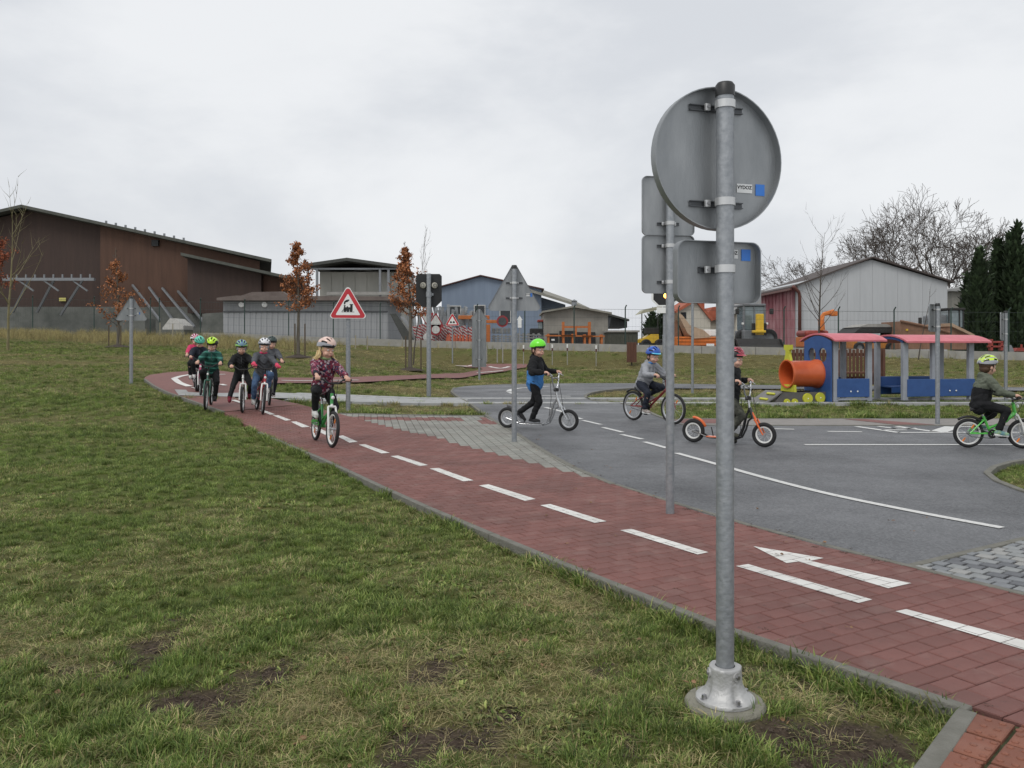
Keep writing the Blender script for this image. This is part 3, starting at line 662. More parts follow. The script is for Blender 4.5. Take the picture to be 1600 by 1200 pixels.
boltm = mat('bolt_steel', (.35, .35, .36), rough=.35, metal=.9)
blues = mat('blue_sticker', (.03, .16, .52), rough=.4, var=.05)
whites = mat('white_sticker', (.62, .63, .62), rough=.4, var=.04)
ink = mat('black_print', (.012, .012, .014), rough=.5, var=.0)
blueprint = mat('blue_print', (.10, .16, .55), rough=.5, var=.0)
signred = mat('sign_red', (.50, .018, .03), rough=.4, var=.05, coat=.2)
signwhite = mat('sign_white', (.78, .79, .77), rough=.4, var=.04, coat=.2)
def outline(kind, w, h, r=.03, n=6):
    """closed outline in local x (across) and z (up), centred"""
    if kind == 'disc': return [(w / 2 * math.cos(t), w / 2 * math.sin(t)) for t in np.linspace(0, 2 * math.pi, 56, endpoint=False)]
    if kind == 'tri': V = [(-w / 2, -h / 2), (w / 2, -h / 2), (0, h / 2)]
    elif kind == 'trid': V = [(-w / 2, h / 2), (0, -h / 2), (w / 2, h / 2)]
    elif kind == 'house': V = [(-w / 2, -h / 2), (w / 2, -h / 2), (w / 2, h / 2 - w * .8), (w * .62, h / 2 - w * .8), (0, h / 2), (-w * .62, h / 2 - w * .8), (-w / 2, h / 2 - w * .8)]; r = .01
    else: V = [(-w / 2, -h / 2), (w / 2, -h / 2), (w / 2, h / 2), (-w / 2, h / 2)]
    P = []; k = len(V)
    for i in range(k):
        a, b, c = (Vector((*V[j % k], 0)) for j in (i - 1, i, i + 1)); d1 = (a - b).normalized(); d2 = (c - b).normalized()
        half = .5 * math.acos(max(-1, min(1, d1.dot(d2)))); L = min(r / math.tan(half), (a - b).length * .45, (c - b).length * .45); rr = L * math.tan(half)
        ctr = b + (d1 + d2).normalized() * (rr / math.sin(half)); p0 = b + d1 * L - ctr; p1 = b + d2 * L - ctr
        for q in range(n + 1): t = q / n; v_ = p0.lerp(p1, t).normalized() * rr; P.append((ctr.x + v_.x, ctr.y + v_.y))
    if kind in ('tri', 'trid'):
        xs_ = [p[0] for p in P]; zs_ = [p[1] for p in P]; ax = w / (max(xs_) - min(xs_)); az = h / (max(zs_) - min(zs_)); zm = (max(zs_) + min(zs_)) / 2
        P = [(x * ax, (z - zm) * az) for x, z in P]
    return P
def tray(kind, w, h, depth=.02, r=.03):
    """sheet-metal sign: face sheet at local y = 0 looking towards -y... lip folded back to +y"""
    o = outline(kind, w, h, r); k = len(o); s = (w / 2 - .0035) / (w / 2); i_ = [(x * s, z * s) for x, z in o]
    b = MB()
    vs = [(x, 0, z) for x, z in o] + [(x, depth, z) for x, z in o] + [(x, depth, z) for x, z in i_] + [(x, .0025, z) for x, z in i_]
    fs = []
    for a in range(3): fs += [(a * k + j, a * k + (j + 1) % k, (a + 1) * k + (j + 1) % k, (a + 1) * k + j) for j in range(k)]
    fs += [tuple(range(k)), tuple(range(3 * k, 4 * k))[::-1]]; b.add(vs, fs); return b, o
def clamp(root, z, r, y, wid, rail_parent):
    """collar round the post and the rail it holds on the sign"""
    b = MB(); prof = [(r + .001, z - .013), (r + .0045, z - .013), (r + .0045, z + .013), (r + .001, z + .013)]; b.lathe(prof, 24, closed=True)
    for s in (-1, 1): b.box((s * (r + .013), y - .022, z), (.02, .012, .024), bev=.002)
    c = b.build('clamp', clampm, root, smooth=40)
    for s in (-1, 1): b = MB(); b.tube((s * (r + .013), y - .035, z), (s * (r + .013), y - .024, z), .006, n=6); b.build('bolt', boltm, c)
    b = MB(); b.box((0, y - .0075, z + .009), (wid, .011, .003)); b.box((0, y - .0075, z - .009), (wid, .011, .003)); b.box((0, y - .0035, z), (wid, .003, .0148)); b.build('bracket_rail', railm, rail_parent)
def sign_post(px, py, rz, height, r, panels, label, cat='road sign', group=None, base='plain', at=None, lean=0.0, grp=None):
    """post at a ground spot; panels: (kind, w, h, zc, facing, face material list). local -y is the side the post stands on (the sign's back)"""
    g = G(px, py) if at is None else Vector(at)
    root = empty('signpost', g, rz, label, cat, group)
    b = MB(); b.tube((0, 0, -.05), (0, 0, height), r, n=24); b.build('post', galv if base == 'flange' else galv2, root, smooth=40)
    b = MB(); b.lathe([(r + .0025, height - .03), (r + .003, height + .006), (r - .004, height + .016), (0, height + .018)], 20); b.build('post_cap', capm, root, smooth=40)
    for (kind, w, h, zc, face, cl, stick) in panels:
        yb = r + (.030 if kind == 'disc' or base == 'flange' else .016)            # plane of the panel's back, away from the post
        b, o = tray(kind, w, h, .034 if base == 'flange' else (.02 if w > .3 else .015), .035 if kind != 'tri' else .04)
        # tray face sheet looks to +y; its lip is folded back towards the post
        for i, v in enumerate(b.v): b.v[i] = (v[0], yb + .006 - v[1], v[2] + zc)
        pn = b.build('sign_panel', signback, root, smooth=35)
        if face:
            k = len(o)
            b = MB(); s0 = .985; b.add([(x * s0, yb + .0075, z * s0 + zc) for x, z in o], [tuple(range(k))]); b.build('sign_face', signwhite if face == 'warn' else face, pn)
        for cz in cl: clamp(root, zc + cz, r, yb + .004, min(w * .42, .21), pn)
        if stick:
            sx, sz, sw, sh = stick; yy = yb + .0015
            b = MB(); b.box((sx + sw * .5, yy, zc + sz), (sw * .48, .001, sh)); b.build('sticker', blues, pn)
            b = MB(); b.box((sx - sw * .34, yy, zc + sz + sh * .06), (sw * .82, .001, sh * .78)); q = b.build('sticker', whites, pn)
            if w > .3 and stick[2] > .04:
                ft(q, 'VYDOZ', (sx - sw * .34, yy - .0012, zc + sz + sh * .14), sh * .42)
    return root
FONTC = {}
def ft(parent, text, loc, size, m=None, rz=0.0):
    cu = bpy.data.curves.new('lettering', 'FONT'); cu.body = text; cu.size = size; cu.align_x = 'CENTER'; cu.align_y = 'CENTER'; cu.extrude = .0003; cu.offset = size * .02
    t = bpy.data.objects.new('lettering', cu); COL.objects.link(t); dg = bpy.context.evaluated_depsgraph_get(); me = bpy.data.meshes.new_from_object(t.evaluated_get(dg)); bpy.data.objects.remove(t)
    me.materials.clear(); me.materials.append(m or ink); o = obj('lettering', me, parent); o.location = loc; o.rotation_euler = (R(90), 0, rz); return o
# the foreground post
yawA = R(17)
A = sign_post(0, 0, yawA, 2.075, .030, [('disc', .490, .490, 1.842, None, (.175, -.155), (.14, -.094, .075, .04)), ('rect', .325, .213, 1.452, None, (.008,), (.083, .065, .075, .04))],
              'tall galvanised signpost with round sign back and small plate, standing in the lawn', base='flange', at=(.723, 2.81, 0))
b = MB(); b.lathe([(.135, -.14), (.135, -.012), (.128, -.002), (0, .0)], 48); b.build('concrete_footing', concm, A, smooth=30)
# cast flange: a flared bell with four bolt pockets and lugs
b = MB(); nseg = 96
prof = [(.098, .0), (.098, .010), (.094, .014), (.082, .020), (.068, .036), (.058, .058), (.054, .080), (.053, .104), (.053, .112), (.049, .116), (.033, .116), (.033, .09)]
vs = []; fs = []
for i, (rr, z) in enumerate(prof):
    for j in range(nseg):
        t = 2 * math.pi * j / nseg; q = rr
        lob = max(0, math.cos(4 * t)) ** 3                      # pockets for the foot bolts
        if .012 < z < .075: q = rr - (rr - .046) * .55 * lob * (1 if z < .05 else .5)
        if z > .06 and rr > .04: q += .004 * max(0, math.cos(3 * t + .6)) ** 4
        vs.append((q * math.cos(t), q * math.sin(t), z))
for i in range(len(prof) - 1): fs += [(i * nseg + j, i * nseg + (j + 1) % nseg, (i + 1) * nseg + (j + 1) % nseg, (i + 1) * nseg + j) for j in range(nseg)]
b.add(vs, fs); fl = b.build('cast_flange', castal, A, smooth=50)
for k in range(4):
    t = k * math.pi / 2; b = MB(); b.tube((.08 * math.cos(t), .08 * math.sin(t), .008), (.08 * math.cos(t), .08 * math.sin(t), .026), .0085, n=6); b.tube((.08 * math.cos(t), .08 * math.sin(t), .004), (.08 * math.cos(t), .08 * math.sin(t), .012), .013, n=14); b.build('bolt', boltm, fl)
for k in range(3):
    t = -.2 + 2 * math.pi * (k - .25) / 3 - .6; c = Vector((math.cos(t), math.sin(t), 0)); b = MB(); b.tube(c * .046 + Vector((0, 0, .092)), c * .0575 + Vector((0, 0, .092)), .0165, n=18); b.build('set_screw_boss', castal, fl, smooth=40)
    b = MB(); b.tube(c * .05 + Vector((0, 0, .092)), c * .0625 + Vector((0, 0, .092)), .0075, n=6); b.build('bolt', boltm, fl)
sign_post(1047, 802, R(8), 2.34, .030, [('rect', .39, .425, 2.205, None, (-.13,), None), ('rect', .39, .42, 1.785, None, (.13, -.13), None)], 'slim signpost with two square sign backs on the red path edge')
sign_post(803.5, 690, R(0), 2.19, .032, [('tri', .65, .575, 1.925, None, (.06, -.13), (.19, -.09, .05, .045))], 'signpost with triangular sign back standing on the grey pavers')
sign_post(205, 597, R(19), 2.1, .042, [('tri', .70, .60, 1.83, None, (.0, -.18), (.16, -.12, .05, .06))], 'signpost with triangular sign back on the grass at the left')
def front_sign(px, py, rz, height, r, w, h, label, kind, zc=None):
    """warning triangle whose printed face looks at the viewer"""
    root = sign_post(px, py, rz + math.pi, height, r, [('tri', w, h, zc or height - h * .5 + .05, None, (.0, -h * .3), None)], label)
    zc = zc or height - h * .5 + .05
    o = outline('tri', w, h, .045); yb = r + .016 + .0075; k = len(o); pn = [c for c in root.children if c.name.startswith('sign_panel')][0]
    b = MB(); b.add([(x * .985, yb, z * .985 + zc) for x, z in o], [tuple(range(k))]); b.build('white_edge', signwhite, pn)
    cen = -h / 2 + h / 3
    sc_ = lambda s: [(x * s, (z - cen) * s + cen) for x, z in o]
    a, c = sc_(.93), [(x, z) for x, z in [(q[0], q[1]) for q in outline('tri', w * .66, h * .66, .012)]]
    c = [(x, z + cen - (-h * .33 + h * .22) ) for x, z in c]
    b = MB(); b.add([(x, yb + .0015, z + zc) for x, z in a], [tuple(range(k))]); b.build('red_border', signred, pn)
    b = MB(); b.add([(x, yb + .003, z + zc) for x, z in c], [tuple(range(len(c)))]); b.build('white_field', signwhite, pn)
    b = MB(); Y = yb + .0045; m_ = w / .65 * 1.35
    def P(pts): b.add([(-x * m_, Y, z * m_ + zc + cen) for x, z in pts], [tuple(range(len(pts)))])
    if kind == 'train':       # steam engine silhouette, chimney to the left as seen
        P([(-.085, -.055), (.085, -.055), (.085, -.048), (-.085, -.048)])
        P([(-.06, -.02), (-.055, .012), (.03, .012), (.03, .045), (.022, .045), (.022, .055), (.07, .055), (.07, .045), (.062, .045), (.062, -.02)])
        P([(-.05, .012), (-.056, .04), (-.03, .04), (-.036, .012)])
        P([(-.018, .012), (-.015, .024), (.0, .024), (.003, .012)])
        P([(-.085, -.045), (-.06, -.015), (-.06, -.035)])
        for cx, rr in ((-.038, .02), (.0, .02), (.042, .02)): P([(cx + rr * math.cos(t), -.03 + rr * math.sin(t)) for t in np.linspace(0, 6.283, 14, endpoint=False)])
        P([(-.05 + .0, .048), (-.056, .07), (-.045, .095), (-.02, .112), (.012, .118), (.02, .106), (-.0, .085), (-.03, .075), (-.038, .052)])
    else:
        for cx in (-.05, .05): P([(cx + .04 * math.cos(t), -.05 + .075 * math.sin(t)) for t in np.linspace(0, math.pi, 10)])
    b.build('pictogram', ink, pn); return root
front_sign(544, 640, R(8), 2.22, .042, .66, .585, 'red bordered warning triangle with black steam engine facing the camera', 'train')
front_sign(707, 566, R(0), 2.15, .03, .62, .55, 'small red bordered warning triangle far off beside the yard pile', 'bumps')
# narrow pointed board seen from behind, two square signs seen nearly edge on
sign_post(749, 592, R(12), 2.55, .04, [('house', .52, 2.15, 1.5, None, (.6, -.1, -.8), None)], 'tall pointed grey board on a post near the far red path')
sign_post(1465, 663, R(42), 1.83, .033, [('rect', .42, .42, 1.62, None, (.13, -.13), (.13, -.12, .04, .05))], 'signpost beside the blue train with sign turned edge on')
sign_post(1571.5, 625, R(47), 1.95, .036, [('rect', .48, .62, 1.62, None, (.16, -.16), None)], 'grey signpost with edge-on plate behind the yellow helmet')
sign_post(1082, 613, R(20), 2.7, .034, [('rect', .34, .34, 2.5, None, (.1,), None)], 'thin post with flanged foot on the grass strip behind the blue-helmet rider')
# level crossing signals
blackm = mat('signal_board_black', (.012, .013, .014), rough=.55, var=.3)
def octa(w, h, c): return [(-w/2, -h/2 + c), (-w/2 + c, -h/2), (w/2 - c, -h/2), (w/2, -h/2 + c), (w/2, h/2 - c * .35), (w/2 - c * .35, h/2), (-w/2 + c * .35, h/2), (-w/2, h/2 - c * .35)]
creamm = mat('lamp_housing_cream', (.45, .43, .36), rough=.5, var=.1)
lampdark = mat('dark_lens', (.05, .01, .01), rough=.15, var=.1)
amber = mat('lit_amber_lens', (.9, .4, .05), rough=.3, emit=((1, .42, .06), 9.0))
def crossing_signal(px, py, rz, front, label, top, bw, bh, r=.055):
    g = G(px, py); root = empty('level_crossing_signal', g, rz, label, 'signal light'); H = top
    b = MB(); b.tube((0, 0, -.05), (0, 0, H if not front else H - .1), r, n=20); b.build('post', galv2, root, smooth=40)
    b = MB(); b.tube((0, 0, 1.47), (0, 0, 1.5), r + .022, n=20); b.tube((0, 0, -.02), (0, 0, 1.47), r + .014, n=20); b.build('post_sleeve', galv2, root, smooth=40) if front else None
    zc = H - bh / 2; y0 = r + .02
    b = MB(); b.prism([(x, z + zc) for x, z in octa(bw, bh, bw * .24)], y0, y0 + .03, 'xz'); bd = b.build('signal_board', blackm, root)
    if front:
        b = MB(); o1 = octa(bw * 1.0, bh * 1.0, bw * .24); o2 = octa(bw * .86, bh * .90, bw * .20); k = 8
        b.add([(x, y0 + .033, z + zc) for x, z in o1] + [(x, y0 + .033, z + zc) for x, z in o2], [(j, (j + 1) % k, k + (j + 1) % k, k + j) for j in range(k)]); b.build('white_border', signwhite, bd)
        for s, m_ in ((-1, lampdark), (1, lampdark)):
            b = MB(); b.lathe([(0, y0 + .055), (.06, y0 + .05), (.068, y0 + .03)], 20, c=(s * bw * .24, 0, zc + .14), axis='y'); b.build('lamp_lens', m_, bd, smooth=True)
        b = MB(); b.lathe([(0, y0 + .058), (.05, y0 + .054), (.07, y0 + .03)], 20, c=(-.03, 0, zc - .125), axis='y'); b.build('lit_lamp', amber, bd, smooth=True)
        b = MB(); b.box((.0, y0 + .02, zc - bh / 2 - .1), (bw * .62, .02, .16), bev=.004); b.build('text_plate', signwhite, root)
    else:
        for s in (-1, 1):
            b = MB(); b.lathe([(.0, y0 - .10), (.062, y0 - .085), (.075, y0 - .03), (.075, y0)], 20, c=(s * .135, 0, zc + .12), axis='y'); b.build('lamp_housing', creamm, bd, smooth=40)
            b = MB(); b.lathe([(.035, y0 - .112), (.045, y0 - .112), (.045, y0 - .10), (.035, y0 - .10)], 16, c=(s * .15, 0, zc + .12), axis='y', closed=True); b.build('lamp_ring', railm, bd)
        b = MB(); b.box((.03, y0 - .03, zc - .1), (.16, .06, .06), bev=.006); b.lathe([(r, zc - .16), (r + .012, zc - .16), (r + .012, zc - .04), (r, zc - .04)], 18, closed=True); b.build('mounting_bracket', galv2, root)
    return root
crossing_signal(670, 618, R(4), False, 'level crossing signal seen from behind, black board on thick grey post', 2.93, .62, .80)
crossing_signal(1039, 608, R(172), True, 'level crossing signal with lit amber lamp and white border behind square signs', 3.12, .74, .85)
# ---------------------------------------------------------------- bicycles and kick scooters
tyrem = mat('tyre_rubber', (.018, .018, .019), rough=.8, var=.25, scale=30, bump=.4, bscale=160)
rimalu = mat('rim_alloy', (.55, .56, .57), rough=.35, metal=.8, var=.08)
rimwhite = mat('rim_white', (.72, .72, .70), rough=.4, var=.05)
spokem = mat('spoke_steel', (.5, .51, .52), rough=.3, metal=.9)
blk = mat('black_fittings', (.016, .016, .017), rough=.5, var=.2)
chromem = mat('chrome_tube', (.58, .59, .60), rough=.25, metal=.85, var=.06)
reflo = mat('orange_reflector', (.75, .20, .02), rough=.25, var=.05, coat=.5)
def paintm(n, c): return mat(n, c, rough=.32, var=.06, coat=.5)
P_GREEN = paintm('bike_green', (.035, .28, .055)); P_WHITE = paintm('bike_white', (.72, .72, .70)); P_RED = paintm('bike_red', (.45, .02, .035)); P_DRED = paintm('bike_dark_red', (.20, .015, .015)); P_LIME = paintm('bike_bright_green', (.10, .52, .08)); P_DGREEN = paintm('bike_dark_green', (.02, .11, .07)); P_ORANGE = paintm('scooter_orange', (.72, .13, .02)); P_BLACK = paintm('bike_black', (.02, .02, .021)); P_GREY = paintm('bike_grey', (.25, .25, .26)); P_PINK = paintm('bike_pink', (.6, .08, .2))
def wheel(parent, c, r, rimm, steer=None, tw=.021, refl=True, nsp=20):
    """hub and spokes, with tyre, rim and reflectors as sub-parts; spins about local y"""
    c = Vector(c); b = MB(); ph = random.random() * 3
    b.tube((0, -.035, 0), (0, .035, 0), .012, n=10); rr = r - tw * 1.9
    for i in range(nsp):
        t = ph + 2 * math.pi * i / nsp; s = .022 if i % 2 else -.022; b.tube((.014 * math.cos(t + .5), s, .014 * math.sin(t + .5)), (rr * math.cos(t), 0, rr * math.sin(t)), .0016, n=3, caps=False)
    for s in (-1, 1): b.tube((0, s * .019, 0), (0, s * .023, 0), .02, n=12)
    w = b.build('wheel', spokem, parent); w.location = c
    if steer: w.rotation_euler = (0, 0, steer)
    b = MB(); rc = r - tw; b.lathe([(rc + tw * math.cos(a), tw * math.sin(a)) for a in np.linspace(0, 2 * math.pi, 10, endpoint=False)], 48, axis='y', closed=True); b.build('tyre', tyrem, w, smooth=True)
    b = MB(); a, e = r - tw * 2.5, r - tw * 1.55; b.lathe([(a, -.010), (e, -.0125), (e, .0125), (a, .010)], 48, axis='y', closed=True); b.build('rim', rimm, w, smooth=40)
    if refl:
        for q in (1.0, 1.0 + math.pi):
            b = MB(); b.box((math.cos(q) * r * .55, 0, math.sin(q) * r * .55), (.018, .014, .06), rot=Matrix.Rotation(-q + math.pi / 2, 3, 'Y'), bev=.004); b.build('reflector', reflo, w)
    return w
def bike(rear, front, r, label, framem, forkm, rimm, seat_h, bar_h, bar_w=.26, steer=0.0, crank=0.0, guard=None, refl=True, riser=.05, style='mtb', roll=0.0, group='children\'s bicycles', seatm=None):
    rear = Vector(rear); front = Vector(front); d = front - rear; wb = d.length; rz = math.atan2(d.y, d.x)
    root = empty('bicycle', rear, rz, label, 'bicycle', group); root.rotation_euler = (roll, -math.asin(d.z / wb), rz)
    bb_ = Vector((wb * .415, 0, r * .98)); ra = Vector((0, 0, r)); fa = Vector((wb, 0, r))
    ht_t = Vector((wb - r * .62, 0, 2 * r + .16 + r * .18)); ht_b = Vector((wb - r * .50, 0, 2 * r + .065)); seat_top = Vector((wb * .22, 0, seat_h)); st_c = bb_.lerp(seat_top, .62)
    b = MB(); t = .0155
    b.tube(ht_t, ht_b, .019, n=12); b.tube(bb_, st_c + (seat_top - bb_).normalized() * .03, t, n=10)
    if style == 'low': b.path([ht_b + Vector((0, 0, .02)), ht_b.lerp(bb_, .35) + Vector((0, 0, -.01)), bb_.lerp(st_c, .35)], t, n=10); b.tube(ht_b, bb_, t * 1.15, n=10)
    else: b.tube(ht_t.lerp(ht_b, .25), st_c, t, n=10); b.tube(ht_b, bb_, t * 1.2, n=10)
    for s in (-1, 1):
        b.path([bb_ + Vector((0, s * .018, 0)), Vector((wb * .2, s * .045, r)), ra + Vector((0, s * .05, 0))], .009, n=8)
        b.path([st_c + Vector((0, s * .012, -.01)), st_c.lerp(ra, .45) + Vector((0, s * .042, 0)), ra + Vector((0, s * .05, 0))], .0085, n=8)
    b.tube(bb_ + Vector((0, -.035, 0)), bb_ + Vector((0, .035, 0)), .021, n=12); fr = b.build('frame', framem, root, smooth=45)
    # steering: everything turns about the head tube
    pv = empty('handlebar_stem', (0, 0, 0)); bpy.data.objects.remove(pv)
    def ST(v): v = Vector(v); q = v - ht_b; return ht_b + Matrix.Rotation(steer, 3, 'Z') @ q
    b = MB(); crown = ht_b + Vector((r * .06, 0, -.022))
    b.tube(ST(ht_b + Vector((0, 0, .01))), ST(crown), .017, n=10); b.tube(ST(crown + Vector((0, -.045, 0))), ST(crown + Vector((0, .045, 0))), .015, n=10)
    for s in (-1, 1): b.path([ST(crown + Vector((0, s * .045, 0))), ST(crown.lerp(fa, .45) + Vector((.012, s * .052, 0))), ST(fa + Vector((0, s * .052, 0)))], .0125, n=8)
    b.build('fork', forkm, root, smooth=45)
    stem = ht_t + (ht_t - ht_b).normalized() * .03; bc = Vector((stem.x + .03, 0, bar_h - riser)); 
    b = MB(); b.path([ST(ht_t), ST(stem), ST(bc)], .0125, n=8)
    b.path([ST(p) for p in (bc + Vector((-.035, -bar_w, riser)), bc + Vector((-.02, -bar_w * .55, riser)), bc + Vector((.005, -bar_w * .28, .004)), bc, bc + Vector((.005, bar_w * .28, .004)), bc + Vector((-.02, bar_w * .55, riser)), bc + Vector((-.035, bar_w, riser)))], .0105, n=8)
    hb = b.build('handlebar', blk if style != 'chrome' else chromem, root, smooth=45)
    grips = []
    for s in (-1, 1):
        g0 = bc + Vector((-.036, s * bar_w, riser)); g1 = bc + Vector((-.028, s * (bar_w - .10), riser)); b = MB(); b.tube(ST(g0), ST(g1), .0165, n=10); b.build('grip', blk, hb, smooth=45)
        grips.append(ST(g0.lerp(g1, .5)))
        b = MB(); b.path([ST(g1 + Vector((.02, 0, 0))), ST(g1 + Vector((.045, 0, -.012))), ST(g0.lerp(g1, .25) + Vector((.055, 0, -.02)))], .005, n=6); b.build('brake_lever', blk, hb)
    b = MB(); cp = []; top = ST(bc + Vector((.02, .05, .02)))
    b.path([top, ST(bc + Vector((.10, .03, .05))), ST(crown + Vector((.09, .02, .16))), ST(crown + Vector((.03, .02, .02)))], .0035, n=5); b.build('brake_cable', blk, root); b = MB(); b.path([top, ST(bc + Vector((.09, -.04, .02))), st_c + Vector((.1, .02, .06)), st_c + Vector((.02, .015, .0))], .0035, n=5); b.build('brake_cable', blk, root)
    b = MB(); b.ell(ST(ht_t.lerp(ht_b, .35) + Vector((.045, 0, 0))), (.012, .022, .022), nu=10, nv=7); b.build('front_reflector', signwhite, root)
    # saddle
    b = MB(); L = .115 * (r / .21) ** .4
    for (x0, w0, h0) in []: pass
    ring = []
    for (x, hw, z) in [(-L, .01, 0), (-L * .92, .055, .008), (-L * .5, .066, .012), (0, .045, .008), (L * .5, .026, .006), (L * .95, .02, .0), (L * 1.05, .008, -.004)]:
        ring.append([(x, -hw, z - .012), (x, -hw * .8, z + .008), (x, 0, z + .013), (x, hw * .8, z + .008), (x, hw, z - .012), (x, hw * .6, z - .03), (x, -hw * .6, z - .03)])
    vs = [seat_top + Vector(p) for q in ring for p in q]; fs = []
    for i in range(len(ring) - 1): fs += [(i * 7 + j, i * 7 + (j + 1) % 7, (i + 1) * 7 + (j + 1) % 7, (i + 1) * 7 + j) for j in range(7)]
    fs += [tuple(range(7))[::-1], tuple(range(len(vs) - 7, len(vs)))]; b.add(vs, fs); sdl = b.build('saddle', seatm or blk, root, smooth=True)
    b = MB(); b.tube(st_c, seat_top + Vector((0, 0, -.02)), .012, n=10); b.build('seat_post', chromem, sdl, smooth=45)
    b = MB(); b.box(st_c.lerp(seat_top, .55) + Vector((-.04, 0, 0)), (.012, .05, .03), bev=.004); b.build('rear_reflector', signred, sdl)
    wheel(root, ra, r, rimm, refl=refl); wheel(root, ST(fa), r, rimm, steer=steer, refl=refl)
    # cranks
    cl = .45 * r + .01; b = MB(); y = -.045
    b.lathe([(.028, y - .002), (r * .30, y - .002), (r * .30, y + .002), (.028, y + .002)], 26, c=(bb_.x, 0, bb_.z), axis='y', closed=True)
    for k in range(5): t_ = crank + k * 1.2566; b.tube(bb_ + Vector((0, y, 0)), bb_ + Vector((math.cos(t_) * r * .28, y, math.sin(t_) * r * .28)), .006, n=6)
    cv = Vector((math.cos(crank), 0, math.sin(crank))) * cl
    b.tube(bb_ + Vector((0, -.055, 0)), bb_ + cv + Vector((0, -.065, 0)), .009, n=8); b.tube(bb_ + Vector((0, .055, 0)), bb_ - cv + Vector((0, .065, 0)), .009, n=8)
    ck = b.build('crankset', blk, root)
    ped = []
    for s, v in ((-1, cv), (1, -cv)):
        c = bb_ + v + Vector((0, s * .105, 0)); b = MB(); b.box(c, (.07, .065, .02), bev=.005); b.build('pedal', blk, ck); ped.append(c)
    b = MB(); b.path([bb_ + Vector((0, y, r * .30)), Vector((.02, y, r + .04)), Vector((-.035, y, r)), Vector((.02, y, r - .04)), bb_ + Vector((0, y, -r * .30))], .004, n=4); b.build('chain', railm, root)
    if guard:
        b = MB(); cgp = [(0.0, r + .045), (bb_.x, bb_.z + r * .38), (bb_.x + r * .36, bb_.z + .03), (bb_.x + r * .2, bb_.z + .0), (bb_.x, bb_.z + r * .2), (0.0, r + .01)]
        b.prism(cgp, -.066, -.060, 'xz'); b.build('chain_guard', guard, root)
    b = MB()
    for s in (-1, 1):
        for a in (1.75,): pass
    arc = [ra + Vector(((r + .022) * math.cos(a), 0, (r + .022) * math.sin(a))) for a in np.linspace(.75, 2.2, 9)]
    b.path(arc, .016, n=6); b.build('mudguard', blk, root, smooth=True)
    return dict(root=root, seat=seat_top, grips=grips, pedals=ped, wb=wb, r=r, bb=bb_)
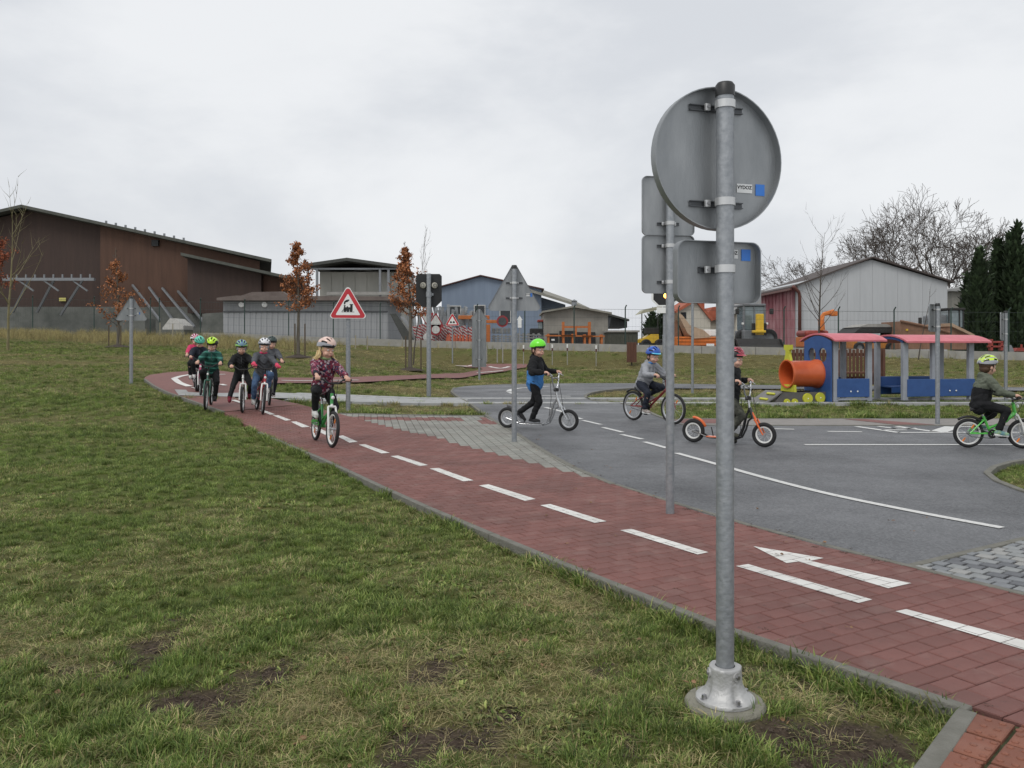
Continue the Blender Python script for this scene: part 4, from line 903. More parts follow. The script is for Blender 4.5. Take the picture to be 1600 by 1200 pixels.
def scooter(rear, front, r, label, tubem, forkm, wheelrim, bar_h, deckm, steer=0.0):
    rear = Vector(rear); front = Vector(front); d = front - rear; wb = d.length; rz = math.atan2(d.y, d.x)
    root = empty('kick_scooter', rear, rz, label, 'scooter', 'kick scooters on the asphalt')
    ra, fa = Vector((0, 0, r)), Vector((wb, 0, r)); dz = .075
    b = MB(); neck = Vector((wb - .17, 0, .44)); hb_ = Vector((wb - .135, 0, .35))
    for s in (-1, 1):
        b.path([ra + Vector((0, s * .045, 0)), Vector((r * .7, s * .047, r * .8)), Vector((r + .07, s * .04, dz)), Vector((wb * .58, s * .04, dz)), Vector((wb * .665, s * .036, dz + .035)), Vector((wb * .72, s * .028, .22)), Vector((wb * .755, s * .02, .36)), neck + Vector((-.005, s * .012, 0))], .0105, n=8)
    b.path([Vector((wb * .58, 0, dz - .01)), Vector((wb * .70, 0, dz + .03)), Vector((wb * .755, 0, .2)), Vector((wb * .785, 0, .30)), hb_], .013, n=8)
    b.tube(neck + Vector((-.004, 0, .02)), hb_ + Vector((.006, 0, -.02)), .021, n=12); b.build('frame', tubem, root, smooth=45)
    b = MB(); b.box((wb * .40, 0, dz + .012), (wb * .40, .105, .012), bev=.004); b.build('footboard', deckm, root)
    fwd = (fa - neck).normalized()
    b = MB(); crown = neck.lerp(fa, .42)
    b.tube(neck, crown, .016, n=10); b.tube(crown + Vector((0, -.045, 0)), crown + Vector((0, .045, 0)), .014, n=8)
    for s in (-1, 1): b.tube(crown + Vector((0, s * .045, .01)), fa + Vector((0, s * .048, 0)), .0135, .010, n=8)
    b.build('fork', forkm, root, smooth=45)
    top = Vector((wb - .225, 0, bar_h)); b = MB(); b.tube(neck + Vector((-.004, 0, .0)), Vector((wb - .195, 0, .58)), .014, n=10)
    b.path([Vector((wb - .195, -.02, .56)), Vector((wb - .20, -.10, bar_h - .13)), Vector((wb - .205, -.13, bar_h - .02)), Vector((wb - .215, -.16, bar_h)), Vector((wb - .24, -.26, bar_h))], .0105, n=8)
    b.path([Vector((wb - .195, .02, .56)), Vector((wb - .20, .10, bar_h - .13)), Vector((wb - .205, .13, bar_h - .02)), Vector((wb - .215, .16, bar_h)), Vector((wb - .24, .26, bar_h))], .0105, n=8)
    b.tube(Vector((wb - .2035, -.12, bar_h - .06)), Vector((wb - .2035, .12, bar_h - .06)), .009, n=8)
    hb = b.build('handlebar', chromem, root, smooth=45)
    b = MB(); b.box((wb - .19, 0, .575), (.06, .07, .05), bev=.01); b.build('stem_clamp', blk, root)
    grips = []
    for s in (-1, 1):
        g0, g1 = Vector((wb - .243, s * .27, bar_h)), Vector((wb - .222, s * .175, bar_h)); b = MB(); b.tube(g0, g1, .0165, n=10); b.build('grip', blk, hb, smooth=45); grips.append(g0.lerp(g1, .5))
        b = MB(); b.path([g1 + Vector((.02, 0, 0)), g1 + Vector((.05, 0, -.02)), g0 + Vector((.06, -s * .02, -.03))], .005, n=6); b.build('brake_lever', chromem, hb)
    b = MB(); b.path([Vector((wb - .2, -.12, bar_h - .01)), Vector((wb - .12, -.08, bar_h - .1)), Vector((wb - .1, -.03, .5)), crown + Vector((.03, -.03, 0))], .0035, n=5); b.build('brake_cable', blk, root); b = MB(); b.path([Vector((wb - .2, .12, bar_h - .01)), Vector((wb - .3, .05, bar_h - .12)), Vector((wb - .28, .03, .45)), Vector((wb * .66, .04, .14))], .0035, n=5); b.build('brake_cable', blk, root)
    b = MB(); b.path([ra + Vector(((r + .02) * math.cos(a), 0, (r + .02) * math.sin(a))) for a in np.linspace(.35, 1.6, 7)], .018, n=6); b.build('mudguard', deckm, root, smooth=True)
    b = MB(); b.path([Vector((wb * .27, .05, dz + .01)), Vector((wb * .24, .055, dz + .12))], .007, n=6); b.build('kick_stand', blk, root)
    wheel(root, ra, r, wheelrim, tw=.025, refl=False, nsp=16); wheel(root, fa, r, wheelrim, tw=.025, refl=False, nsp=16)
    return dict(root=root, grips=grips, wb=wb, r=r, deck=dz + .018)
# ---------------------------------------------------------------- children
skinm = mat('skin', (.56, .33, .245), rough=.55, col2=(.64, .38, .285), scale=9)
eyew = mat('eye_white', (.7, .7, .68), rough=.3, var=.02); eyed = mat('eye_iris', (.03, .035, .04), rough=.2, var=.1); browm = mat('eyebrow', (.22, .12, .07), rough=.7); lipm = mat('lip', (.42, .13, .12), rough=.5, var=.1)
def cloth(n, c, c2=None, sc=14, rough=.85): return mat(n, c, rough=rough, col2=c2, var=.18, scale=sc, detail=5, bump=.35, bscale=70, spec=.25)
def remesh(b, vox, name, m, parent, disp=0.0, dscale=18.0, smooth_n=2, seed=0.0):
    me = b.mesh(name, m, fix=False); t = bpy.data.objects.new('tmp', me); COL.objects.link(t)
    md = t.modifiers.new('r', 'REMESH'); md.mode = 'VOXEL'; md.voxel_size = vox; md.use_smooth_shade = True
    dg = bpy.context.evaluated_depsgraph_get(); nm = bpy.data.meshes.new_from_object(t.evaluated_get(dg)); bpy.data.objects.remove(t); bpy.data.meshes.remove(me)
    bm = bmesh.new(); bm.from_mesh(nm)
    for _ in range(smooth_n): bmesh.ops.smooth_vert(bm, verts=bm.verts[:], factor=.5, use_axis_x=True, use_axis_y=True, use_axis_z=True)
    if disp:
        bm.normal_update(); co = np.array([v.co[:] for v in bm.verts]) * dscale + seed
        w1 = vnoise(co[:, 0] + .7 * co[:, 2], co[:, 1] + 1.3 * co[:, 2]); w2 = vnoise(co[:, 0] * 2.1 - co[:, 2] * .8, co[:, 2] * 2.3 + co[:, 1] * 1.7)
        hgt = (np.abs(w1 - .5) * 2 - .5 + .5 * (w2 - .5)) * disp
        for v, h in zip(bm.verts, hgt): v.co += v.normal * float(h)
    bm.to_mesh(nm); bm.free(); nm.materials.clear(); nm.materials.append(m)
    nm.polygons.foreach_set('use_smooth', [True] * len(nm.polygons)); nm.polygons.foreach_set('material_index', [0] * len(nm.polygons)); nm.name = name
    return obj(name, nm, parent)
def ik(a, b, l1, l2, hint):
    a = Vector(a); b = Vector(b); d = b - a; L = min(d.length, (l1 + l2) * .995); u = d.normalized(); x = (l1 * l1 - l2 * l2 + L * L) / (2 * L); h = math.sqrt(max(l1 * l1 - x * x, 0))
    hint = Vector(hint); hp = (hint - u * hint.dot(u)).normalized(); return a + u * x + hp * h, a + u * L
def helmet(parent, Hm, s, shell, trim=None, style='vent', visor=None, liner=None):
    """vented shell over a dark liner; Hm places the head, x forward"""
    na, nb_ = 44, 30; rad = (.126 * s, .104 * s, .108 * s); vs = []; fs = []; mi = []
    keep = {}
    amax = R(97)
    def pt(i, j, k=1.0):
        a = -amax + 2 * amax * i / na; bt = R(-84) + R(168) * j / nb_
        x, y, z = math.sin(bt), math.cos(bt) * math.sin(a), math.cos(bt) * math.cos(a)
        low = .013 * s * x
        return Vector((x * rad[0] * k, y * rad[1] * k, max(z, -.12 if x < .3 else -.02) * rad[2] * k + low))
    def hole(i, j):
        if style == 'plain': return False
        a = -97 + 194 * (i + .5) / na; bt = -84 + 168 * (j + .5) / nb_
        cols = [(-62, 6.5), (-33, 7), (0, 7), (33, 7), (62, 6.5)]
        for ci, (c, w) in enumerate(cols):
            if abs(a - c) < w:
                if ci % 2 == 0: return -55 < bt < -22 or 4 < bt < 46
                return -40 < bt < -4 or 22 < bt < 58
        return False
    b = MB(); off = {}
    for i in range(na + 1):
        for j in range(nb_ + 1): off[(i, j)] = len(vs); vs.append(pt(i, j))
    n0 = len(vs)
    for i in range(na + 1):
        for j in range(nb_ + 1): vs.append(pt(i, j, .935))
    cells = {(i, j) for i in range(na) for j in range(nb_) if not hole(i, j)}
    for (i, j) in cells:
        q = (off[(i, j)], off[(i + 1, j)], off[(i + 1, j + 1)], off[(i, j + 1)]); a = abs(-97 + 194 * (i + .5) / na); bt = -84 + 168 * (j + .5) / nb_
        m_ = 1 if (trim and (a > 70 or bt < -66 or (style == 'stripe' and (abs(a - 18) < 6 or abs(a - 48) < 5)))) else 0
        fs.append(q); mi.append(m_); fs.append(tuple(t + n0 for t in q[::-1])); mi.append(m_)
        for (di, dj, e) in ((-1, 0, (3, 0)), (1, 0, (1, 2)), (0, -1, (0, 1)), (0, 1, (2, 3))):
            if (i + di, j + dj) not in cells: fs.append((q[e[1]], q[e[0]], q[e[0]] + n0, q[e[1]] + n0)); mi.append(m_)
    b.M = Hm; b.v = [tuple(Hm @ v) for v in vs]; b.f = fs; b.mi = mi
    h = b.build('helmet', [shell, trim or shell], parent, smooth=45)
    b = MB(); b.M = Hm; b.ell((-.004 * s, 0, .004 * s), (rad[0] * .90, rad[1] * .90, rad[2] * .88), nu=20, nv=14)
    b.f = [f for f in b.f if all((Hm.inverted() @ Vector(b.v[i])).z > -.02 * s for i in f)]; b.mi = [0] * len(b.f); b.build('helmet_liner', liner or blk, h, smooth=True)
    if visor:
        b = MB(); b.M = Hm; k = 10; o_ = []
        for q in range(k + 1):
            a = R(-52 + 104 * q / k); o_ += [(rad[0] * .96 * math.cos(a), rad[1] * .98 * math.sin(a), .022 * s), (rad[0] * (.96 + .28 * math.cos(a * 1.5)) * math.cos(a), rad[1] * 1.05 * math.sin(a), .008 * s), (rad[0] * (.96 + .28 * math.cos(a * 1.5)) * math.cos(a), rad[1] * 1.05 * math.sin(a), .003 * s), (rad[0] * .96 * math.cos(a), rad[1] * .98 * math.sin(a), .014 * s)]
        b.add(o_, [(q * 4 + e, q * 4 + (e + 1) % 4, q * 4 + 4 + (e + 1) % 4, q * 4 + 4 + e) for q in range(k) for e in range(4)]); b.build('visor', visor, h, smooth=40)
    b = MB(); b.M = Hm
    for sy in (-1, 1): b.path([(.02 * s, sy * .088 * s, -.005 * s), (.012 * s, sy * .083 * s, -.06 * s), (.03 * s, sy * .05 * s, -.115 * s), (.04 * s, 0, -.128 * s)], .0042 * s, n=5)
    b.build('chin_strap', blk, h)
    return h
def person(ride, label, H, pelvis, lean, hands, feet, yaw, pitch, colors, helm, hair=None, toe=(1, 0, -.15), feet_flat=None, hood=None, jacket_split=None, gloves=None, scarf=None, twist=0.0, jacket_len=1.0, puff=1.1, knee_out=.25, elbow_out=.5, hat=None, trim=None):
    """child in the frame of what it rides (x forward, y left); body one continuous skin, clothes over it"""
    src = ride['root']; root = empty('person', src.location, 0, label, 'person', 'children riding'); root.rotation_euler = src.rotation_euler.copy()
    s = H / 1.2; P = Vector(pelvis); up = Vector((math.sin(lean), 0, math.cos(lean))); fw = Vector((math.cos(lean), 0, -math.sin(lean)))
    ch = P + up * .215 * s; sh = P + up * .325 * s; nk = sh + up * .03 * s; 
    hd = nk + Vector((math.sin(lean * .45), 0, math.cos(lean * .45))) * .135 * s + Vector((.012 * s, 0, 0))
    Hm = Matrix.Translation(hd) @ Matrix.Rotation(yaw, 4, 'Z') @ Matrix.Rotation(-pitch, 4, 'Y')
    body = MB(); jk = MB(); tr = MB(); hips = []; el = []; wr = []; kn = []; an = []
    fb = MB()
    # limbs
    arms = []
    for i, sy in enumerate((-1, 1)):
        S = sh + Vector((0, sy * .115 * s, -.012 * s)); T = Vector(hands[i]); wrist = T + Vector((-.052 * s, sy * .004, .026 * s))
        e, w_ = ik(S, wrist, .205 * s, .185 * s, (-.25, sy * elbow_out, -.6)); arms.append((S, e, w_, T))
    legs = []
    for i, sy in enumerate((-1, 1)):
        hp = P + Vector((.01 * s, sy * .066 * s, -.015 * s)); t = toe[i] if isinstance(toe, list) else toe; td = Vector(t).normalized()
        A = Vector(feet[i]); ank = A - td * .045 * s + Vector((0, 0, .062 * s))
        k, a_ = ik(hp, ank, .285 * s, .275 * s, (1, sy * knee_out, .25)); legs.append((hp, k, a_, td))
    # ---- body (skin)
    body.ell(P, (.085 * s, .105 * s, .085 * s)); body.ell(ch, (.082 * s, .105 * s, .12 * s), rot=Euler((0, lean, 0))); body.cap(P, ch, .085 * s, .085 * s); body.cap(sh + Vector((0, -.075 * s, 0)), sh + Vector((0, .075 * s, 0)), .05 * s, .05 * s); body.cap(sh, hd, .046 * s, .042 * s)
    s0_, s = s, s * 1.07
    hb = MB(); hb.M = Hm
    hb.ell((-.004 * s, 0, .018 * s), (.094 * s, .078 * s, .088 * s), nu=18, nv=12); hb.ell((.018 * s, 0, -.04 * s), (.066 * s, .060 * s, .068 * s), nu=16, nv=10); hb.ell((.04 * s, 0, -.082 * s), (.028 * s, .032 * s, .024 * s))
    hb.cap((.084 * s, 0, -.012 * s), (.094 * s, 0, -.030 * s), .008 * s, .0125 * s)
    for sy in (-1, 1):
        hb.ell((.054 * s, sy * .034 * s, -.046 * s), (.03 * s, .026 * s, .026 * s)); hb.ell((-.006 * s, sy * .077 * s, -.018 * s), (.016 * s, .010 * s, .026 * s))
    hb.ell((.077 * s, 0, -.058 * s), (.016 * s, .024 * s, .012 * s))
    s = s0_
    o_ = len(body.v); body.v += hb.v; body.f += [tuple(i + o_ for i in f) for f in hb.f]; body.mi += hb.mi
    for i, (S, e, w_, T) in enumerate(arms):
        sy = (-1, 1)[i]
        body.cap(S, e, .040 * s, .032 * s); body.cap(e, w_, .032 * s, .022 * s)
        kn0 = T + Vector((.004, 0, .024 * s)); body.cap(w_, kn0 + Vector((-.012 * s, 0, 0)), .021 * s, .023 * s)
        for q in range(4):      # four fingers closed over the grip, thumb underneath
            off = Vector((0, (q - 1.5) * .0165 * s, 0)); ln = (.9, 1.0, .97, .78)[q if sy < 0 else 3 - q]
            a0 = kn0 + off + Vector((-.004 * s, 0, .002 * s)); a1 = T + off + Vector((.026 * s * ln, 0, .016 * s)); a2 = T + off + Vector((.026 * s, 0, -.010 * s * ln)); a3 = T + off + Vector((.008 * s, 0, -.024 * s * ln))
            body.cap(a0, a1, .0088 * s, .0082 * s, 8); body.cap(a1, a2, .0082 * s, .0076 * s, 8); body.cap(a2, a3, .0076 * s, .007 * s, 8)
        body.cap(w_.lerp(kn0, .45) + Vector((0, -sy * .018 * s, -.004)), T + Vector((-.006 * s, -sy * .038 * s, -.006 * s)), .0105 * s, .009 * s, 8); body.cap(T + Vector((-.006 * s, -sy * .038 * s, -.006 * s)), T + Vector((.016 * s, -sy * .036 * s, -.020 * s)), .009 * s, .0078 * s, 8)
    for (hp, k, a_, td) in legs:
        body.cap(hp, k, .068 * s, .046 * s); body.cap(k, a_, .046 * s, .030 * s); body.cap(k.lerp(a_, .25), k.lerp(a_, .45), .046 * s, .04 * s)
        body.cap(a_ + Vector((0, 0, -.03 * s)), a_ + td * .09 * s + Vector((0, 0, -.045 * s)), .026 * s, .02 * s)
    bo = remesh(body, .0062 * s, 'body', skinm, root, smooth_n=2)
    # ---- jacket
    J = colors['jacket']; jk = MB()
    hem = P + up * (-.03 * jacket_len) * s
    jk.cap(hem + fw * .008, ch, .112 * s * puff, .114 * s * puff); jk.ell(hem + fw * .008 + up * .02 * s, (.108 * s * puff, .128 * s * puff, .075 * s), rot=Euler((0, lean, 0))); jk.ell(ch + up * .02 * s, (.102 * s * puff, .128 * s * puff, .13 * s), rot=Euler((0, lean, 0)), nu=18, nv=12)
    jk.cap(sh + Vector((0, -.085 * s, -.006 * s)), sh + Vector((0, .085 * s, -.006 * s)), .066 * s * puff, .066 * s * puff); jk.cap(sh, nk + up * .025 * s, .062 * s, .054 * s)
    if hood: jk.ell(nk - fw * .055 * s + up * .005 * s, (.05 * s, .085 * s, .055 * s)); jk.cap(nk + Vector((.03 * s, -.045 * s, .0)), nk + Vector((-.03 * s, -.06 * s, .03 * s)), .026 * s, .03 * s); jk.cap(nk + Vector((.03 * s, .045 * s, .0)), nk + Vector((-.03 * s, .06 * s, .03 * s)), .026 * s, .03 * s)
    for (S, e, w_, T) in arms: jk.cap(S, e, .058 * s * puff, .050 * s * puff); jk.cap(e, e.lerp(w_, .90), .050 * s * puff, .036 * s * puff); jk.cap(e.lerp(w_, .80), e.lerp(w_, .92), .034 * s, .033 * s)
    jo = remesh(jk, .0085 * s, 'jacket', J, root, disp=.015 * s, dscale=14, smooth_n=2, seed=H * 37)
    if jacket_split:          # lower body panel in a second colour
        m2, frac = jacket_split; jo.data.materials.append(m2); zc = (P + up * frac * s)
        pol = jo.data.polygons; arms_e = [a[1] for a in arms]
        idx_ = [1 if ((p_.center - zc).dot(up) < 0 and not any((p_.center - e_.lerp(w_, t_)).length < .062 * s for (S_, e_, w_, T_) in arms for t_ in (0, .25, .5, .75, 1))) else 0 for p_ in pol]; pol.foreach_set('material_index', idx_)
    if trim:                  # cuffs of another colour
        for (S, e, w_, T) in arms: b = MB(); b.cap(e.lerp(w_, .84), e.lerp(w_, .95), .036 * s, .034 * s); b.build('cuff', trim, jo, smooth=True)
    b = MB(); zp = MB()
    a0 = nk + fw * .055 * s; a1 = hem + fw * .118 * s; b.path([nk + fw * .058 * s, ch + fw * .112 * s + up * .05 * s, ch + fw * .121 * s - up * .05 * s, a1], .0042 * s, n=5); b.build('zip', railm, jo)
    # ---- trousers and shoes
    tr = MB(); tr.ell(P + Vector((0, 0, -.01 * s)), (.10 * s, .115 * s, .09 * s))
    for (hp, k, a_, td) in legs: tr.cap(hp, k, .078 * s, .056 * s); tr.cap(k, k.lerp(a_, .93), .056 * s, .044 * s); tr.cap(k.lerp(a_, .2), k.lerp(a_, .45), .054 * s, .05 * s)
    remesh(tr, .0085 * s, 'trousers', colors['trousers'], root, disp=.012 * s, dscale=13, smooth_n=2, seed=H * 11)
    for (hp, k, a_, td) in legs:
        sb = MB(); hl = a_ + Vector((0, 0, -.038 * s)) - td * .022 * s; tp = a_ + td * .105 * s + Vector((0, 0, -.042 * s))
        sb.cap(hl, hl.lerp(tp, .55), .034 * s, .035 * s); sb.cap(hl.lerp(tp, .5), tp, .036 * s, .028 * s); sb.cap(a_ + Vector((0, 0, -.03 * s)), a_ + Vector((0, 0, .004 * s)), .037 * s, .038 * s)
        so = remesh(sb, .007 * s, 'shoe', colors['shoes'], root, smooth_n=1)
        b = MB(); u_ = Vector((0, 0, -1)) - td * Vector((0, 0, -1)).dot(td); u_.normalize(); b.cap(hl + u_ * .024 * s, tp + u_ * .014 * s, .03 * s, .025 * s); b.build('sole', colors.get('sole', signwhite), so, smooth=True)
    # ---- head: face details, hair, helmet
    sb_ = s; s = s * 1.07
    for sy in (-1, 1):
        b = MB(); b.M = Hm; b.ell((.0765 * s, sy * .031 * s, -.002 * s), (.010 * s, .0135 * s, .0095 * s), nu=12, nv=8); e_ = b.build('eye', eyew, bo, smooth=True)
        b = MB(); b.M = Hm; b.ell((.0845 * s, sy * .0305 * s, -.002 * s), (.004 * s, .0052 * s, .0052 * s), nu=10, nv=6); b.build('iris', eyed, e_, smooth=True)
        b = MB(); b.M = Hm; b.path([(.082 * s, sy * .014 * s, .017 * s), (.083 * s, sy * .03 * s, .021 * s), (.074 * s, sy * .048 * s, .016 * s)], .0020 * s, n=5); b.build('eyebrow', browm, bo)
    b = MB(); b.M = Hm; b.ell((.0865 * s, 0, -.060 * s), (.006 * s, .019 * s, .0055 * s), nu=12, nv=6); b.build('mouth', lipm, bo, smooth=True)
    if hat:                   # thin hood or cap under the helmet
        b = MB(); b.M = Hm; b.ell((-.010 * s, 0, .012 * s), (.092 * s, .085 * s, .095 * s), nu=22, nv=14); b.cap((-.03 * s, 0, -.03 * s), (-.03 * s, 0, -.10 * s), .068 * s, .06 * s); inv = Hm.inverted()
        b.build('under_helmet_cap', hat, root, smooth=True)
    if hair:
        b = MB(); b.M = Hm; b.ell((-.014 * s, 0, .022 * s), (.092 * s, .084 * s, .088 * s), nu=22, nv=14); b.ell((-.040 * s, 0, -.03 * s), (.055 * s, .070 * s, .06 * s), nu=18, nv=12)
        ho = b.build('hair', hair['mat'], root, smooth=True)
        if hair.get('long'):
            b = MB(); b.M = Hm; rr = random.Random(4)
            for q in range(90):
                sy = 1 if q % 5 else -1; a = rr.uniform(-.5, .5); st0 = Vector((-.02 + rr.uniform(-.035, .035), sy * (.068 + rr.uniform(0, .012)), -.02 + rr.uniform(-.02, .02))) * s
                endx = .035 + rr.uniform(-.03, .04) if sy > 0 else -.03 + rr.uniform(-.04, .02)
                b.path([st0, st0 + Vector((.015, sy * .022, -.06)) * s, Vector((endx, sy * (.105 + rr.uniform(-.015, .02)), -.13 + rr.uniform(-.02, .02))) * s, Vector((endx + rr.uniform(-.02, .03), sy * (.115 + rr.uniform(-.03, .03)), -.20 - rr.uniform(0, .09))) * s], [.006 * s, .008 * s, .0065 * s, .002 * s], n=4)
            b.build('loose_hair', hair['mat'], ho, smooth=True)
    s = sb_
    if scarf:
        b = MB(); b.path([nk + Vector((.052 * math.cos(t), .056 * math.sin(t), .012 + .010 * math.cos(t))) * s for t in np.linspace(0, 2 * math.pi, 16, endpoint=False)], .022 * s, n=8, closed=True); b.build('neck_warmer', scarf, root, smooth=True)
    if gloves:
        for (S, e, w_, T) in arms:
            gb = MB(); k0 = T + Vector((.004, 0, .02 * s)); gb.cap(w_, k0, .030 * s, .032 * s); gb.cap(k0 + Vector((0, -.03 * s, 0)), k0 + Vector((.02 * s, .03 * s, -.02 * s)), .026 * s, .026 * s); gb.ell(T, (.036 * s, .04 * s, .034 * s)); remesh(gb, .007 * s, 'glove', gloves, root)
    helmet(root, Hm @ Matrix.Translation((-.006 * s, 0, .047 * s)), s * 1.05, **helm)
    return root
hm = lambda n, c, r=.35: mat(n, c, rough=r, var=.06, coat=.3)
H_PINKW = hm('helmet_peach', (.72, .52, .45)); H_NEON = hm('helmet_neon_yellow', (.50, .80, .03)); H_BLUEG = hm('helmet_blue', (.10, .16, .42)); H_WHITE = hm('helmet_white', (.75, .76, .78)); H_DARK = hm('helmet_dark_green', (.02, .045, .04)); H_TEAL = hm('helmet_mint', (.10, .52, .38)); H_PINK = hm('helmet_pink', (.62, .06, .17)); H_GREEN = hm('helmet_bright_green', (.16, .80, .02)); H_BLUE = hm('helmet_royal_blue', (.02, .09, .42)); H_CYAN = hm('helmet_cyan', (.08, .45, .68)); H_RED = hm('helmet_raspberry', (.42, .04, .07)); H_BLK = hm('helmet_black', (.015, .015, .017)); H_GREY = hm('helmet_grey', (.30, .31, .34))
blond = mat('hair_blond', (.52, .37, .16), rough=.5, col2=(.66, .50, .26), scale=30, stretch=(1, 1, .2)); brown = mat('hair_brown', (.06, .03, .016), rough=.55, var=.3)
blackcl = cloth('cloth_black', (.014, .0145, .016)); navy = cloth('cloth_navy', (.022, .026, .038)); jeans = cloth('cloth_jeans', (.045, .085, .17), (.09, .15, .25), 20)
greyc = cloth('cloth_grey', (.26, .27, .29), (.34, .35, .37), 10); dgreen = cloth('cloth_dark_green', (.014, .075, .06), (.03, .13, .105), 9); charc = cloth('cloth_charcoal', (.06, .065, .075), (.11, .115, .125), 9); pinkc = cloth('cloth_pink', (.55, .05, .13)); bluej = cloth('cloth_bright_blue', (.045, .17, .42), (.07, .22, .5), 9); olive = cloth('cloth_olive', (.10, .115, .085), (.14, .155, .12), 12); camo = cloth('cloth_camouflage', (.03, .033, .028), (.10, .10, .08), 16)
shoew = cloth('shoe_light', (.50, .50, .48), (.62, .62, .60), 20); shoed = cloth('shoe_dark', (.025, .025, .027)); shoer = cloth('shoe_maroon', (.16, .02, .035)); shoeb = cloth('shoe_blue', (.03, .16, .32), (.35, .5, .25), 24); limec = cloth('cloth_lime_grey', (.22, .30, .14)); tealc = cloth('cloth_teal', (.03, .30, .22)); glovep = cloth('glove_pink', (.62, .07, .13))
nn, lk, p = nodes_of(dgreen); tcn = nn.new('ShaderNodeTexCoord'); wv = nn.new('ShaderNodeTexWave'); wv.bands_direction = 'Z'; wv.inputs['Scale'].default_value = 3.2; wv.inputs['Distortion'].default_value = 2.5; wv.inputs['Detail'].default_value = 2; lk.new(tcn.outputs['Object'], wv.inputs['Vector'])
q_ = nn.new('ShaderNodeValToRGB'); q_.color_ramp.elements[0].position = .72; q_.color_ramp.elements[0].color = (.013, .062, .05, 1); q_.color_ramp.elements[1].position = .9; q_.color_ramp.elements[1].color = (.05, .19, .15, 1); lk.new(wv.outputs[0], q_.inputs[0]); lk.new(q_.outputs[0], p.inputs['Base Color'])
# the girl's patterned jacket: small pale, pink and navy patches on maroon
flor = cloth('jacket_patterned', (.10, .02, .03)); nn, lk, p = nodes_of(flor)
tcn = nn.new('ShaderNodeTexCoord'); vo = nn.new('ShaderNodeTexVoronoi'); vo.inputs['Scale'].default_value = 46; lk.new(tcn.outputs['Object'], vo.inputs['Vector'])
sepc = nn.new('ShaderNodeSeparateColor'); lk.new(vo.outputs['Color'], sepc.inputs[0])
q_ = nn.new('ShaderNodeValToRGB'); q_.color_ramp.interpolation = 'CONSTANT'; e = q_.color_ramp.elements
for i, (ps, c) in enumerate([(0, (.13, .022, .04)), (.38, (.03, .025, .055)), (.55, (.30, .08, .13)), (.70, (.36, .31, .33)), (.86, (.10, .02, .03))]):
    if i > 1: e.new(ps)
    e[i].position = ps; e[i].color = (*c, 1)
lk.new(sepc.outputs[0], q_.inputs[0]); lk.new(q_.outputs[0], p.inputs['Base Color'])

# ---- on the red path --------------------------------------------------------------
def gp(px, py): return G(px, py)
def heading(front_px, wb, ang):
    """front contact from the photograph, rear axle wb behind along a heading (degrees, 0 = +x, -90 = towards the camera)"""
    f_ = G(*front_px); a = R(ang); q = Vector((f_.x - wb * math.cos(a), f_.y - wb * math.sin(a), 0)); q.z = float(terr(q.x, q.y)); return q, f_
b1 = bike(G(492.5, 688), G(517, 699.5), .216, 'green and white bicycle under the blond girl in front', P_GREEN, P_WHITE, rimwhite, .585, .80, .235, steer=R(4), roll=R(-4), crank=R(75), guard=P_GREEN, style='low')
person(b1, 'blond girl in peach helmet and patterned pink jacket cycling in front', 1.2, b1['seat'] + Vector((-.0, 0, .085)), R(8), b1['grips'], [b1['pedals'][0] + Vector((0, 0, .02)), b1['pedals'][1] + Vector((0, 0, .02))], R(26), R(-6), dict(jacket=flor, trousers=blackcl, shoes=shoew), dict(shell=H_PINKW, trim=H_GREY), hair=dict(mat=blond, long=True), scarf=limec, trim=navy, jacket_len=-.4, hood=None, puff=1.12)
q, f_ = heading((321, 640.5), .90, -76); 
b2 = bike(q, f_, .245, 'dark green bicycle of the child in green jacket', P_DGREEN, P_DGREEN, rimalu, .60, .83, .25, roll=R(-3), crank=R(100), refl=False)
person(b2, 'child in bright yellow helmet and dark green jacket on a bicycle', 1.2, b2['seat'] + Vector((.0, 0, .08)), R(14), b2['grips'], [b2['pedals'][0] + Vector((0, 0, .02)), b2['pedals'][1] + Vector((0, 0, .02))], R(-6), R(-16), dict(jacket=dgreen, trousers=blackcl, shoes=shoed, sole=blk), dict(shell=H_NEON, trim=H_BLK), hair=dict(mat=brown), scarf=greyc, hood=True)
b3 = bike(heading((380, 645), .86, -72)[0], G(380, 645), .23, 'white forked bicycle of the child in black jacket', P_WHITE, P_WHITE, rimalu, .56, .80, .25, crank=R(10), refl=False, steer=R(-6))
fl_ = b3['root']; g_ = G(353, 645); Minv = (Matrix.Translation(fl_.location) @ fl_.rotation_euler.to_matrix().to_4x4()).inverted(); loc = Minv @ g_
person(b3, 'child in blue helmet and black jacket pushing a bike with one foot down', 1.18, b3['seat'] + Vector((.04, -.03, .10)), R(16), b3['grips'], [Vector((loc.x, loc.y, .02)), b3['pedals'][1] + Vector((0, 0, .02))], R(4), R(-10), dict(jacket=blackcl, trousers=blackcl, shoes=shoer, sole=shoer), dict(shell=H_BLUEG, trim=hm('helmet_blue_green_stripe', (.25, .5, .12)), style='stripe'), hat=greyc, toe=[(1, 0, -.05), (1, 0, -.3)], hood=True)
b4 = bike(heading((411, 647.5), .88, -66)[0], G(411, 647.5), .24, 'red bicycle of the child with pink mittens', P_RED, P_WHITE, rimalu, .60, .83, .25, roll=R(-4.5), crank=R(250), refl=False, steer=R(-4))
person(b4, 'child in white helmet, grey jacket and pink mittens on a red bicycle', 1.2, b4['seat'] + Vector((0, 0, .085)), R(12), b4['grips'], [b4['pedals'][0] + Vector((0, 0, .02)), b4['pedals'][1] + Vector((0, 0, .02))], R(-4), R(-4), dict(jacket=charc, trousers=jeans, shoes=shoew), dict(shell=H_WHITE, trim=H_GREY), hat=greyc, gloves=glovep, scarf=pinkc, hood=None)
